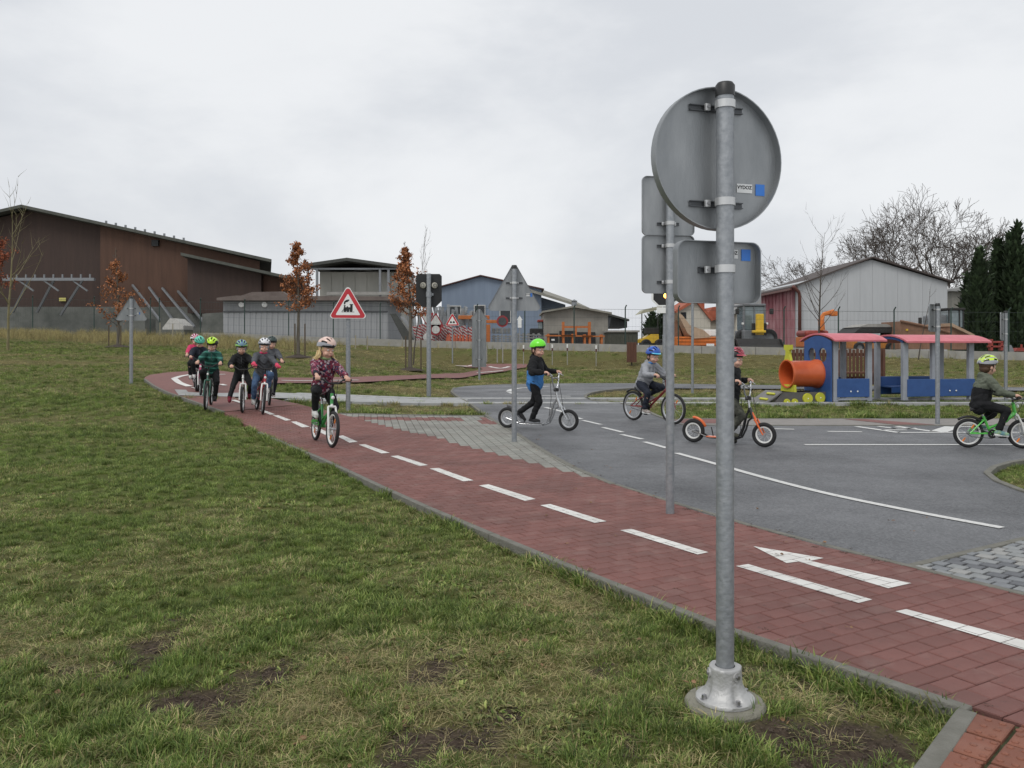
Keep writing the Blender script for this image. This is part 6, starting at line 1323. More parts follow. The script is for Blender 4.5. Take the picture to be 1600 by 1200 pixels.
# tall orange steel frame and stacked grey pallets beside it
ro = empty('orange_gantry', (0, 45, 0), 0, 'orange steel portal frame between the pile and the tall board', 'frame')
for (x0, x1, y0, y1, d) in ((757, 766, 507, 537, 45), (716, 765, 493, 499, 45.6), (757, 782, 500, 505, 45.3)):
    (a0, b0), (a1, b1) = KZ(x0, y1, d), KZ(x1, y0, d); b = MB(); b.box(((a0 + a1) / 2, d - 45, (b0 + b1) / 2), (a1 - a0, .3, b1 - b0), bev=.02); b.build('beam' if x1 - x0 > 12 else 'column', orm, ro)
stackm = mat('grey_pallet_stack', (.16, .165, .16), rough=.85, col2=(.26, .26, .25), scale=6)
for i, (x0, x1, y0, y1) in enumerate(((768, 800, 523, 537), (768, 798, 512, 521), (806, 846, 520, 538))):
    (a0, b0), (a1, b1) = KZ(x0, y1, 45), KZ(x1, y0, 45); ro = empty('pallet_stack', (a0, 45, b0), 0, ['grey mesh pallet stack beside the orange frame', 'upper grey pallet layer beside the orange frame', 'dark pallet heap left of the block shed'][i], 'pallets'); nl = 4
    for k in range(nl):
        b = MB(); hh = (b1 - b0) / nl; b.box(((a1 - a0) / 2, .6, hh * (k + .25)), (a1 - a0, 1.0, hh * .38)); b.build('pallet_deck', stackm, ro)
        for q in range(5): b = MB(); b.box(((a1 - a0) * (q + .5) / 5, .6, hh * (k + .68)), (.1, .98, hh * .48)); b.build('pallet_block', stackm, ro)

# ------------------------------------------------ white hall at the right
D7 = 60.0; wh = empty('white_hall', (0, D7, 0), 0, 'pale grey gabled hall with weathered red side wall', 'building')
palew = mat('pale_sheet_wall', (.43, .445, .455), rough=.6, col2=(.475, .49, .50), scale=1, stretch=(5, 1, .3), bump=.25, bscale=12); redw = mat('weathered_red_wall', (.20, .035, .05), rough=.85, col2=(.42, .25, .26), scale=1.1, detail=9, stretch=(1, .5, .35)); roofd = mat('dark_roof_edge', (.07, .055, .05), rough=.75, var=.2)
b = MB(); b.prism([KZ(1246, 560, D7), KZ(1480, 560, D7), KZ(1480, 441, D7), KZ(1361, 405.5, D7), KZ(1246, 443, D7)], 0, 8, 'xz'); b.build('wall', palew, wh)
xw0, xw1 = KZ(1246, 0, D7)[0], KZ(1480, 0, D7)[0]; npan = 12
for i in range(npan):
    xa_, xb_ = xw0 + (xw1 - xw0) * i / npan + .006, xw0 + (xw1 - xw0) * (i + 1) / npan - .006
    ztop = lambda x: np.interp(x, [xw0, KZ(1361, 0, D7)[0], xw1], [KZ(0, 443, D7)[1], KZ(0, 405.5, D7)[1], KZ(0, 441, D7)[1]]) - .12
    pk = KZ(1361, 0, D7)[0]; top = [(xb_, float(ztop(xb_)))] + ([(pk, float(ztop(pk)))] if xa_ < pk < xb_ else []) + [(xa_, float(ztop(xa_)))]
    b = MB(); b.prism([(xa_, .4), (xb_, .4)] + top, -.035, .0, 'xz'); b.build('wall_panel', palew, wh)
# receding red long side
gut = mat('brown_gutter', (.11, .035, .025), rough=.5, var=.15)
def P3(px, py, d): v = K(px, py, d); return Vector((v.x, d - D7, v.z))
xsd = KZ(1246, 0, D7)[0] - .22; side = [Vector((xsd, .45, .3)), Vector((xsd, 8, .3)), Vector((xsd, 8, 5.45)), Vector((xsd, .45, 5.45))]
b = MB(); b.add(side + [q + Vector((.2, 0, 0)) for q in side], [(0, 1, 2, 3), (7, 6, 5, 4), (0, 4, 5, 1), (1, 5, 6, 2), (2, 6, 7, 3), (3, 7, 4, 0)]); sw = b.build('red_side_wall', redw, wh)
for k in range(9):
    t = (k + .5) / 9; lo = side[0].lerp(side[1], t); hi = side[3].lerp(side[2], t); b = MB(); b.tube(lo + Vector((-.03, 0, 0)), hi + Vector((-.03, 0, 0)), .04, n=4); b.build('wall_batten', redw, sw)
for (a, e) in (((1233, 451), (1361, 403.5)), ((1361, 403.5), (1489, 442.5))):
    (x0, z0_), (x1, z1_) = KZ(*a, D7), KZ(*e, D7); b = MB(); b.prism([(x0, z0_), (x1, z1_), (x1, z1_ + .11), (x0, z0_ + .11)], -.35, 8.5, 'xz'); b.build('roof', roofd, wh)
ez = KZ(1233, 451, D7)[1]; ex = KZ(1233, 451, D7)[0]; ev = [Vector((ex, -.55, ez)), Vector((ex, 8.5, ez)), Vector((ex - .14, 8.5, ez)), Vector((ex - .14, -.55, ez))]
b = MB(); b.add(ev + [q - Vector((0, 0, .15)) for q in ev], [(0, 1, 2, 3), (7, 6, 5, 4), (0, 4, 5, 1), (1, 5, 6, 2), (2, 6, 7, 3), (3, 7, 4, 0)]); b.build('gutter', gut, wh)
b = MB(); b.path([P3(1238, 447, D7 - .6), P3(1241, 449, D7 - .6), P3(1248.5, 457, D7 - .4), P3(1249.5, 465, D7 - .3), P3(1249.5, 548, D7 - .3)], .12, n=8); b.build('drainpipe', gut, wh, smooth=True)
# houses farther off
redtile = mat('red_tiles', (.30, .075, .04), rough=.85, col2=(.40, .12, .065), scale=2, detail=6); render_ = mat('cream_render', (.50, .47, .40), rough=.9, var=.06); greyroof = mat('grey_house_roof', (.30, .30, .295), rough=.85, var=.12)
def house(label, d, wall, roof, wm, rm, chim=None, win=()):
    h = empty('house', (0, d, 0), 0, label, 'house'); b = MB(); b.prism([KZ(*p_, d) for p_ in wall], 0, 8, 'xz'); b.build('wall', wm, h); b = MB(); b.prism([KZ(*p_, d) for p_ in roof], -.4, 8.4, 'xz'); r_ = b.build('roof', rm, h)
    if chim: (a0, b0), (a1, b1) = KZ(chim[0], chim[3], d), KZ(chim[1], chim[2], d); b = MB(); b.box(((a0 + a1) / 2, 3, (b0 + b1) / 2), (a1 - a0, 1, b1 - b0)); b.build('chimney', redtile, r_)
    for (x0, x1, y0, y1) in win: (a0, b0), (a1, b1) = KZ(x0, y1, d), KZ(x1, y0, d); b = MB(); b.box(((a0 + a1) / 2, -.02, (b0 + b1) / 2), (a1 - a0, .1, b1 - b0)); b.build('window', glassd, h)
house('cream gabled house with red tiled roof behind the orange skip', 88, [(1060, 540), (1110, 540), (1110, 497), (1086, 472), (1060, 484)], [(1054, 486), (1086, 466), (1114, 499), (1111, 502), (1086, 471), (1056, 489)], render_, redtile, None, [(1064, 1072, 488, 498)])
house('red roofed house with chimney between the two signs', 92, [(1100, 540), (1135, 540), (1135, 495), (1100, 500)], [(1096, 502), (1112, 480), (1142, 476), (1140, 498)], render_, redtile, (1104, 1109, 456, 484))
house('grey roofed house left of the pale hall', 86, [(1150, 545), (1205, 545), (1205, 480), (1150, 490)], [(1140, 492), (1172, 458), (1222, 446), (1236, 450), (1190, 482)], render_, greyroof, None)
house('dim grey house half hidden behind the conifers', 70, [(1488, 545), (1640, 545), (1640, 462), (1488, 452)], [(1482, 452), (1560, 440), (1650, 448), (1650, 464), (1482, 455)], mat('dim_render', (.20, .195, .17), rough=.9, var=.15), greyroof, None, [(1500, 1512, 462, 476), (1534, 1546, 464, 478)])
# ---------------------------------------------------------------- machines in the yard (all standing behind the low wall)
yel = mat('machine_yellow', (.62, .40, .02), rough=.45, var=.12, coat=.2); mgrey = mat('machine_grey', (.16, .17, .18), rough=.5, var=.15); mdark = mat('machine_dark', (.022, .021, .020), rough=.7, var=.3); cabg = mat('cab_glass', (.16, .20, .21), rough=.08, var=.15, metal=.1, coat=.5); orgm = mat('machine_orange', (.58, .16, .025), rough=.5, var=.15); redm = mat('machine_red', (.26, .04, .028), rough=.5, var=.15); tarpm = mat('tarpaulin_tan', (.32, .22, .145), rough=.8, col2=(.40, .29, .20), scale=3, bump=.4, bscale=6); rustm = mat('rusty_steel', (.16, .085, .05), rough=.8, col2=(.25, .14, .09), scale=2.5, detail=8, bump=.4, bscale=15)
def bxp(parent, name, m, x0, x1, y0, y1, d0, d1, D0, bev=.03):
    """box given by its outline in the photograph at depth d0, reaching back to d1"""
    (a0, b0), (a1, b1) = KZ(x0, y1, d0), KZ(x1, y0, d0); b = MB(); b.box(((a0 + a1) / 2, (d0 + d1) / 2 - D0, (b0 + b1) / 2), (a1 - a0, d1 - d0, b1 - b0), bev=bev); return b.build(name, m, parent)
def wheelp(parent, px, py, rpx, d, D0, wd=.4, m=None):
    c = K(px, py, d); rr = rpx / F * d; b = MB(); b.lathe([(rr * .55, -wd / 2), (rr * .9, -wd / 2), (rr, -wd / 3), (rr, wd / 3), (rr * .9, wd / 2), (rr * .55, wd / 2)], 24, c=(c.x, c.y - D0, c.z), axis='y', closed=True); t = b.build('tyre', tyrem, parent, smooth=40); b = MB(); b.lathe([(0, -wd * .3), (rr * .56, -wd * .35), (rr * .56, wd * .35), (0, wd * .3)], 18, c=(c.x, c.y - D0, c.z), axis='y'); b.build('rim', m or mgrey, t, smooth=40); return t
# wheel loader, seen head on with the bucket down
d = 40.0; ld = empty('wheel_loader', (0, d, 0), 0, 'yellow and grey wheel loader with wide dark bucket facing the camera', 'loader')
cb = bxp(ld, 'cab', cabg, 1163, 1195, 478, 516, d + 1.6, d + 3.0, d, .05)
bxp(ld, 'cab_roof', mgrey, 1161, 1197, 474.5, 478, d + 1.5, d + 3.2, d)
for x0, x1 in ((1161.5, 1164), (1194, 1196.5), (1178, 1179.4)): bxp(ld, 'cab_pillar', mgrey, x0, x1, 478, 518, d + 1.55, d + 1.7, d, .01)
bxp(ld, 'front_frame', mgrey, 1163, 1196, 516, 530, d + 1.2, d + 3, d)
b = MB(); p0 = Vector((K(1186, 494, d + .9).x, .9, K(1186, 494, d + .9).z)); p1 = Vector((K(1188, 520, d + .3).x, .3, K(1188, 520, d + .3).z)); b.box((p0 + p1) / 2, (.36, .22, (p1 - p0).length), bev=.03); b.build('lift_arm', yel, ld)
bxp(ld, 'arm_cross_tube', yel, 1177, 1197, 516, 520, d + .3, d + .6, d)
for x0 in (1176, 1194): bxp(ld, 'lift_cylinder', mdark, x0, x0 + 4, 505, 524, d + .8, d + 1.0, d, .01)
for px in (1163, 1200): wheelp(ld, px, 527, 13, d + 2.0, d, .6)
for px in (1152.5, 1206): bxp(ld, 'mirror', mdark, px - 3, px + 3, 482, 491, d + 1.5, d + 1.6, d)
for px in (1161, 1199): bxp(ld, 'work_lamp', signwhite, px - 1.5, px + 1.5, 504, 507, d + 1.4, d + 1.5, d, .01)
x0, zb_ = KZ(1150, 546, d); x1, zt_ = KZ(1221, 529, d); b = MB(); pr = [(-.75, zb_), (.25, zb_), (.30, zt_), (.18, zt_), (.0, zb_ + .25), (-.72, zb_ + .06)]; b.prism(pr, x0, x1, 'yz'); b.build('bucket', mdark, ld)
b = MB(); b.prism([(-.7, zb_), (.28, zb_), (.30, zt_), (-.1, zt_ - .05)], x0, x0 + .05, 'yz'); b.build('bucket_side', mdark, ld); b = MB(); b.prism([(-.7, zb_), (.28, zb_), (.30, zt_), (-.1, zt_ - .05)], x1 - .05, x1, 'yz'); b.build('bucket_side', mdark, ld)
# road roller with canopy
d = 42.0; rl = empty('road_roller', (0, d, 0), 0, 'yellow road roller with beige canopy behind the blue-helmet boy', 'roller')
(a0, b0), (a1, b1) = KZ(999, 491, d), KZ(1036, 482, d); b = MB(); b.prism([(a0, b0), (a1, b1), (a1, b1 + .16), (a0 + .3, b0 + .26)], .2, 1.6, 'xz'); b.build('canopy', mat('canopy_beige', (.33, .32, .23), rough=.7), rl)
for px, y0, y1 in ((1003, 490, 530), (1028, 484, 522)): bxp(rl, 'canopy_post', mdark, px - .7, px + .7, y0, y1, d + .3, d + .36, d, .01)
b = MB(); b.prism([KZ(1003, 536, d), KZ(1031, 536, d), KZ(1031, 522, d), KZ(1019, 522, d), KZ(1003, 530, d)], .3, 1.4, 'xz'); b.build('engine_cover', yel, rl)
bxp(rl, 'seat_console', mdark, 1009, 1030, 512, 522, d + .5, d + 1.2, d)
wheelp(rl, 1008, 538, 8, d + .5, d, 1.2, mgrey); wheelp(rl, 1029, 538, 8, d + .5, d, 1.2, mgrey)
# orange tipping skip under a tan tarpaulin
d = 40.5; sk = empty('orange_skip', (0, d, 0), 0, 'orange tipper body half covered with tan tarpaulin', 'skip')
bxp(sk, 'body', orgm, 1058, 1122, 526, 543, d, d + 2.2, d, .04)
for k in range(3): bxp(sk, 'side_rib', orgm, 1058, 1122, 527 + k * 5.5, 528.2 + k * 5.5, d - .05, d, d, .01)
b = MB(); T = [P3(1058, 488, 40.6), P3(1066, 492, 40.6), P3(1078, 508, 40.5), P3(1100, 516, 40.5), P3(1112, 527, 40.45), P3(1084, 529, 40.4), P3(1074, 520, 40.4), P3(1068, 508, 40.45)]
T = [t_ + Vector((0, D7 - d, 0)) for t_ in T]; TB = [t_ + Vector((.1, 1.8, -.25)) for t_ in T]; k = len(T)
b.add(T + TB, [tuple(range(k)), tuple(range(2 * k - 1, k - 1, -1))] + [(i, k + i, k + (i + 1) % k, (i + 1) % k) for i in range(k)]); b.build('tarpaulin', tarpm, sk, smooth=50)
b = MB(); b.prism([KZ(1056, 526, d), KZ(1072, 526, d), KZ(1064, 500, d), KZ(1056, 502, d)], .9, 1.6, 'xz'); b.build('load', rustm, sk)
bxp(sk, 'warning_plate', signwhite, 1104, 1116, 537, 545, d - .12, d - .07, d, .005)
bxp(sk, 'white_container', signwhite, 1100, 1122, 515, 525, d + 1.4, d + 2, d)
# orange digger behind the play train
d = 41; dg_ = empty('orange_digger', (0, d, 0), 0, 'orange compact digger with raised boom behind the play train', 'digger')
bxp(dg_, 'body', orgm, 1260, 1298, 526, 543, d, d + 1.6, d, .05); bxp(dg_, 'hood', redm, 1259, 1296, 516, 526, d, d + 1.5, d, .12)
b = MB(); b.path([P3(1284, 516, d) + Vector((0, D7 - d, 0)), P3(1283, 500, d) + Vector((0, D7 - d, 0)), P3(1287, 491, d) + Vector((0, D7 - d, 0)), P3(1303, 487, d) + Vector((0, D7 - d, 0))], [.16, .15, .1, .13], n=6); b.build('boom', orgm, dg_)
b = MB(); v = P3(1302, 490, d) + Vector((0, D7 - d, 0)); b.box(v, (.35, .3, .25), bev=.05); b.build('bucket', orgm, dg_); bxp(dg_, 'track', mdark, 1258, 1300, 543, 549, d - .2, d + 1.7, d, .05)
# loader with black canopy and orange flank
d = 42; tk = empty('orange_truck', (0, d, 0), 0, 'orange and black works vehicle with pale roof behind the train', 'truck')
bxp(tk, 'body', mat('machine_ochre', (.42, .17, .035), rough=.6, var=.2), 1332, 1400, 524, 545, d, d + 2, d, .04); b = MB(); b.prism([KZ(1334, 520, d), KZ(1396, 520, d), KZ(1406, 511, d), KZ(1344, 511, d)], -.1, 2.2, 'xz'); b.build('black_canopy', mdark, tk)
b = MB(); b.prism([KZ(1342, 511, d), KZ(1400, 511, d), KZ(1386, 506, d), KZ(1358, 506, d)], .1, 2.0, 'xz'); b.build('pale_roof', wallm, tk); bxp(tk, 'cab_opening', cabg, 1340, 1360, 521, 536, d - .04, d, d, .01)
for px in (1342, 1392): wheelp(tk, px, 543, 8, d - .05, d, .3)
# big rusty bucket-shaped skip with tractor behind
d = 41; rs = empty('rusty_skip', (0, d, 0), 0, 'rust brown open skip with slanting rim behind the train roof', 'skip')
b = MB(); b.prism([KZ(1404, 546, d), KZ(1512, 546, d), KZ(1518, 523, d), KZ(1486, 508, d), KZ(1484, 521, d), KZ(1452, 512, d), KZ(1408, 502, d)], 0, 2.2, 'xz'); b.build('body', rustm, rs)
b = MB(); b.path([P3(1406, 501.5, d) + Vector((0, D7 - d - .05, 0)), P3(1452, 511, d) + Vector((0, D7 - d - .05, 0)), P3(1484, 520, d) + Vector((0, D7 - d - .05, 0))], .06, n=6); b.build('rim', rustm, rs)
b = MB(); b.prism([KZ(1484, 505, d), KZ(1520, 523, d), KZ(1516, 525, d), KZ(1484, 510, d)], -.2, 2.3, 'xz'); b.build('tan_edge', tarpm, rs); bxp(rs, 'reflector', yel, 1416, 1419, 514, 517, d - .06, d, d, .005)
d = 45; tt = empty('grey_tractor', (0, d, 0), 0, 'grey green tractor with tall glazed cab in front of the conifers', 'tractor')
bxp(tt, 'cab', cabg, 1482, 1506, 484, 512, d, d + 1.4, d, .05); bxp(tt, 'cab_roof', mdark, 1480, 1509, 481, 484.5, d - .1, d + 1.5, d); bxp(tt, 'bonnet', mgrey, 1455, 1482, 492, 515, d + .2, d + 1.2, d, .1); bxp(tt, 'beacon', orgm, 1456, 1461, 485, 491, d + .4, d + .6, d, .03)
for x in (1482.5, 1499, 1505): bxp(tt, 'cab_pillar', mdark, x, x + 1.5, 484, 514, d - .06, d, d, .01)
bxp(tt, 'exhaust', mdark, 1437, 1441, 496, 508, d + .4, d + .6, d, .04); wheelp(tt, 1496, 530, 18, d + .2, d, .5)
d = 41; rd = empty('red_implement', (0, d, 0), 0, 'red steel implement frame right of the rusty skip', 'implement')
for (x0, x1, y0, y1) in ((1546, 1572, 540, 543), (1550, 1568, 533, 536), (1548, 1552, 530, 548), (1564, 1568, 534, 548)): bxp(rd, 'frame_bar', redm, x0, x1, y0, y1, d, d + .25, d, .02)
rr2 = empty('red_plough', (0, d, 0), 0, 'bright red plough share at the right edge', 'implement')
b = MB(); b.prism([KZ(1586, 549, d), KZ(1640, 549, d), KZ(1640, 543, d), KZ(1590, 544, d)], 0, .8, 'xz'); b.build('blade', redm, rr2); b = MB(); b.prism([KZ(1575, 551, d), KZ(1588, 551, d), KZ(1582, 539, d), KZ(1577, 539, d)], .1, .5, 'xz'); b.build('stand', steel, rr2)
for q in range(4): bxp(rr2, 'tine', redm, 1596 + q * 10, 1598 + q * 10, 538, 546, d + .3, d + .4, d, .01)
# far tractor with orange lamp bar and pale blue sign in the middle of the yard
d = 48; ft_ = empty('green_tractor', (0, d, 0), 0, 'small dark tractor with red beacon left of the block shed', 'tractor'); bxp(ft_, 'cab', cabg, 841, 848, 503, 514, d, d + 1, d); bxp(ft_, 'cab_roof', redm, 840, 849, 499.5, 503, d - .1, d + 1.1, d); bxp(ft_, 'body', mdark, 828, 850, 513, 523, d, d + 1, d, .06); wheelp(ft_, 846, 526, 7, d - .1, d, .3); wheelp(ft_, 832, 527, 5, d - .1, d, .3)
d = 43; sg = empty('blue_arrow_sign', (0, d, 0), 0, 'pale arrow shaped sign on a stand in the yard', 'road sign'); b = MB(); b.prism([KZ(809, 512, d), KZ(815, 512, d), KZ(815, 500, d), KZ(816.5, 500, d), KZ(812, 493, d), KZ(807.5, 500, d), KZ(809, 500, d)], 0, .05, 'xz'); b.build('arrow_panel', signwhite, sg); c_ = K(812, 512, d); b = MB(); b.tube((c_.x, .08, c_.z + .4), (c_.x, .08, gz(c_.x, d)), .03, n=8); b.build('post', galv2, sg)

# ---------------------------------------------------------------- small things on the bank and play train
picket = mat('brown_stained_wood', (.085, .035, .022), rough=.75, col2=(.13, .058, .036), scale=3, stretch=(4, 4, .6), bump=.3, bscale=20)
# white and red edge markers
for i, (px, py) in enumerate([(818, 571), (863, 570), (886.5, 570), (931.5, 572)]):
    g = G(px, py); r_ = empty('marker_post', g, 0, 'thin marker post with white and dark red head, number %s from the left' % ['one', 'two', 'three', 'four'][i], 'post', 'thin marker posts on the bank'); b = MB(); b.tube((0, 0, 0), (0, 0, .62), .018, n=8); b.build('stake', wallm, r_); b = MB(); b.tube((0, 0, .62), (0, 0, .88), .032, n=10); b.build('dark_band', mat('band_maroon', (.10, .025, .025)), r_); b = MB(); b.tube((0, 0, .74), (0, 0, .90), .034, n=10); b.build('white_band', signwhite, r_)
for i, (px, py) in enumerate([(777, 567), (785.5, 567), (760.5, 566)]):
    g = G(px, py); b = MB(); b.box((0, 0, .33), (.05, .05, .66), bev=.008); o = tag(b.build('wooden_stake', wallm), ['pale stake left of the two beside the triangular sign back', 'pale stake nearest the triangular sign back', 'pale stake behind the tall pointed board'][i], 'stake', 'pale stakes on the bank'); o.location = g
for i, (px, py) in enumerate([(555.5, 545), (574, 546)]):
    g = G(px, py); b = MB(); b.tube((0, 0, 0), (0, 0, .62), .03, .026, n=8); o = tag(b.build('wooden_stake', mat('pale_stake', (.30, .27, .20))), ['pale round stake left of two by the grey shed', 'pale round stake right of two by the grey shed'][i], 'stake', 'pale round stakes by the grey shed'); o.location = g
for i, (px, py) in enumerate([(250, 528), (270, 530)]):
    g = G(px, py); b = MB(); b.tube((0, 0, 0), (0, 0, .8), .03, .026, n=8); o = tag(b.build('wooden_stake', MATS['pale_stake']), ['pale round stake left of two by the steel struts', 'pale round stake right of two by the steel struts'][i], 'stake', 'pale round stakes by the struts'); o.location = g
# brown slatted bin
g = G(987, 570.5); bn = empty('litter_bin', g, 0, 'brown wooden slatted litter bin on a short post', 'bin')
for k in range(6): b = MB(); b.box((-.165 + k * .066, -.12, .55), (.058, .02, .86), bev=.004); b.build('slat', picket, bn)
for k in range(4): b = MB(); b.box((-.19 if k < 2 else .19, -.05 + (k % 2) * .12, .55), (.02, .09, .86), bev=.004); b.build('slat', picket, bn)
b = MB(); b.box((0, .02, .55), (.36, .22, .8)); b.build('liner', mdark, bn); b = MB(); b.tube((0, 0, -.05), (0, 0, .15), .03, n=8); b.build('foot_post', mdark, bn)
# picket fence panel behind the train
g0 = G(1231, 601); gd = 23.0; pf = empty('picket_fence', (K(1231, 0, gd).x, gd, gz(8, gd)), 0, 'brown wooden picket panel standing behind the play train', 'fence'); wpx = (1384 - 1231) / F * gd; npk = 26
zt_ = K(0, 545, gd).z; zb_ = K(0, 601, gd).z
for k in range(npk): b = MB(); hh = zt_ - zb_ - .02 * (k % 2); b.box((wpx * (k + .5) / npk, 0, zb_ + hh / 2), (wpx / npk * .72, .025, hh), bev=.006); b.build('picket', picket, pf)
for z_ in (zb_ + .18, zt_ - .16): b = MB(); b.box((wpx / 2, .035, z_), (wpx, .04, .09)); b.build('rail', picket, pf)
for x_ in (.05, wpx * .5, wpx - .05): b = MB(); b.box((x_, .09, (zt_) / 2 - .02), (.09, .09, zt_ + .04)); b.build('post', picket, pf)
b = MB(); b.box((wpx * .66, -.25, zb_ + .34), (1.3, .3, .05), bev=.008); b.build('bench_seat', picket, pf)

# ---- play train: engine and one carriage
blue = mat('play_blue', (.022, .070, .22), rough=.5, col2=(.032, .095, .28), scale=5, bump=.1, bscale=20); tgrey = mat('play_post_grey', (.30, .32, .36), rough=.6, var=.1, bump=.15, bscale=30); roofp = mat('play_roof_pink', (.50, .12, .15), rough=.55, col2=(.62, .18, .21), scale=5); roofu = mat('play_roof_edge', (.24, .03, .04), rough=.5, var=.1); ornge = mat('play_orange_tube', (.50, .085, .022), rough=.45, col2=(.62, .125, .035), scale=3, coat=.2); yelp = mat('play_yellow', (.50, .50, .04), rough=.5, var=.06); dgp = mat('play_dark_panel', (.10, .095, .09), rough=.7, var=.15)
TD = 17.4; sc_t = TD / F
def TX(px): return (px - 800) * sc_t
def TZ(py): return CH - (py - HYP) * sc_t
def arched_roof(parent, x0, x1, y0, y1, zt, zb, m, mu):
    """barrel roof running along y... arch seen from the left end; spans y0..y1 in depth, x0..x1 along the track"""
    n = 10; V = []
    for i in range(n + 1):
        t = i / n; y = y0 + (y1 - y0) * t; z = zb + (zt - zb) * math.sin(math.pi * t) ** .8
        V.append((y, z))
    b = MB(); b.prism(V + [(y, z - .035) for y, z in V[::-1]], x0, x1, 'yz'); r_ = b.build('roof', m, parent, smooth=35); return r_
eng = empty('play_engine', (TX(1300), TD, 0), 0, 'playground steam engine with orange barrel, blue cab and pink roof', 'playground train')
eng.rotation_euler.z = R(13); ox = TX(1300); dep = .98
def tb(parent, name, m, x0, x1, y0, y1, dy0, dy1, bev=.008):
    b = MB(); b.box(((TX(x0) + TX(x1)) / 2 - ox, (dy0 + dy1) / 2, (TZ(y0) + TZ(y1)) / 2), (TX(x1) - TX(x0), dy1 - dy0, TZ(y0) - TZ(y1)), bev=bev); return b.build(name, m, parent)
# cab: front wall with two oval windows, posts, side panel, roof
cx0, cx1 = TX(1272) - ox, TX(1302) - ox; zc_ = TZ(557); Nn = 24
zw0, zw1 = TZ(630), TZ(533); yw = dep; b = MB()
wl = [(0, zw0), (yw, zw0), (yw, zw1)] + [(yw * (1 - t), zw1 + .12 * math.sin(math.pi * t)) for t in np.linspace(.1, .9, 7)] + [(0, zw1)]
# the cab's front wall faces the barrel (towards -x); windows are true openings
bm = bmesh.new(); outer = [bm.verts.new((0, y, z)) for y, z in wl]; edges = [bm.edges.new((outer[i - 1], outer[i])) for i in range(len(outer))]
for yc in (yw * .30, yw * .70):
    ov = [bm.verts.new((0, yc + .15 * math.cos(t), TZ(555) + .155 * math.sin(t))) for t in np.linspace(0, 6.283, 16, endpoint=False)]; edges += [bm.edges.new((ov[i - 1], ov[i])) for i in range(16)]
bmesh.ops.triangle_fill(bm, edges=edges, use_beauty=True); me = bpy.data.meshes.new('cab_wall'); bmesh.ops.solidify(bm, geom=bm.faces[:], thickness=.03); bm.to_mesh(me); bm.free(); me.materials.append(blue); o = obj('cab_front_wall', me, eng); o.location = (.0, 0, 0)
for (px, dy) in ((1303, 0), (1363.5, 0), (1303, dep - .09), (1363.5, dep - .09)):
    tb(eng, 'cab_post', tgrey, px, px + 8.5 if dy == 0 else px + 8.5, 531 if dy else 533, 628, dy, dy + .09)
tb(eng, 'cab_side_panel', blue, 1309, 1366, 592, 621, -.02, .03); tb(eng, 'cab_side_panel', blue, 1309, 1366, 592, 621, dep - .03, dep + .02)
for px in (1332, 1344): b = MB(); b.ell((TX(px) - ox, -.03, TZ(612)), (.018, .012, .018), nu=10, nv=6); b.build('bolt_cap', signwhite, eng)
tb(eng, 'cab_floor_beam', tgrey, 1309, 1364, 622.5, 626, .0, .06)
r_ = arched_roof(eng, TX(1297) - ox, TX(1390) - ox, -.16, dep + .16, TZ(520), TZ(531), roofp, roofu)
# barrel: hollow tube with flared mouth, open towards the left
bx0, bx1 = -.72, -.02; rb_ = (TZ(564) - TZ(606)) / 2; cz_ = (TZ(564) + TZ(606)) / 2; yc_ = dep / 2
b = MB(); b.lathe([(rb_ * 1.08, bx0 - .05), (rb_ * 1.08, bx0), (rb_, bx0 + .03), (rb_, bx1 - .10), (rb_ * 1.1, bx1 - .06), (rb_ * 1.1, bx1), (rb_ * .93, bx1), (rb_ * .93, bx0 + .02), (rb_ * .98, bx0 - .05)], 40, c=(0, yc_, cz_), axis='x', closed=True)
b.build('barrel', ornge, eng, smooth=40)
b = MB(); b.prism([(yc_ - .12, cz_ + rb_ * 1.0), (yc_ + .12, cz_ + rb_ * 1.0), (yc_ + .07, cz_ + rb_ + .14), (yc_ + .07, cz_ + rb_ + .22), (yc_ + .13, cz_ + rb_ + .24), (yc_ + .13, cz_ + rb_ + .34), (yc_ - .13, cz_ + rb_ + .34), (yc_ - .13, cz_ + rb_ + .24), (yc_ - .07, cz_ + rb_ + .22), (yc_ - .07, cz_ + rb_ + .14)], bx0 - .03, bx0 + .03, 'yz'); b.build('chimney', yelp, eng)
b = MB(); b.prism([(yc_ - rb_ * .9, cz_ - rb_ * .8), (yc_ + rb_ * .9, cz_ - rb_ * .8), (yc_ + rb_ * .95, TZ(613)), (yc_ - rb_ * .95, TZ(613))], bx0 - .02, bx0 + .03, 'yz'); b.build('barrel_saddle', yelp, eng)
# chassis with sloping front board and painted wheels
b = MB(); b.prism([(TX(1204) - ox, TZ(634)), (TX(1300) - ox, TZ(634)), (TX(1300) - ox, TZ(613)), (TX(1222) - ox, TZ(613))], .18, .22, 'xz'); ch_ = b.build('side_board', dgp, eng)
b = MB(); b.prism([(TX(1204) - ox, TZ(634)), (TX(1300) - ox, TZ(634)), (TX(1300) - ox, TZ(613)), (TX(1222) - ox, TZ(613))], dep - .22, dep - .18, 'xz'); b.build('side_board', dgp, eng)
ra_ = math.atan2(TZ(612) - TZ(632), TX(1222) - TX(1190)); b = MB(); p0 = Vector((TX(1190) - ox, dep / 2 - .0, TZ(632))); p1 = Vector((TX(1221) - ox, dep / 2, TZ(612))); b.box((p0 + p1) / 2, ((p1 - p0).length, dep * .66, .035), rot=Euler((0, -ra_, 0)), bev=.006); rp = b.build('front_ramp', mat('ramp_grey', (.17, .165, .16), rough=.7), eng)
for t in (.3, .7): c_ = p0.lerp(p1, t) + Vector((-.02, -.12, .035)); b = MB(); b.box(c_, (.05, .30, .035), rot=Euler((0, -ra_, 0)), bev=.008); b.build('climbing_cleat', yelp, rp)
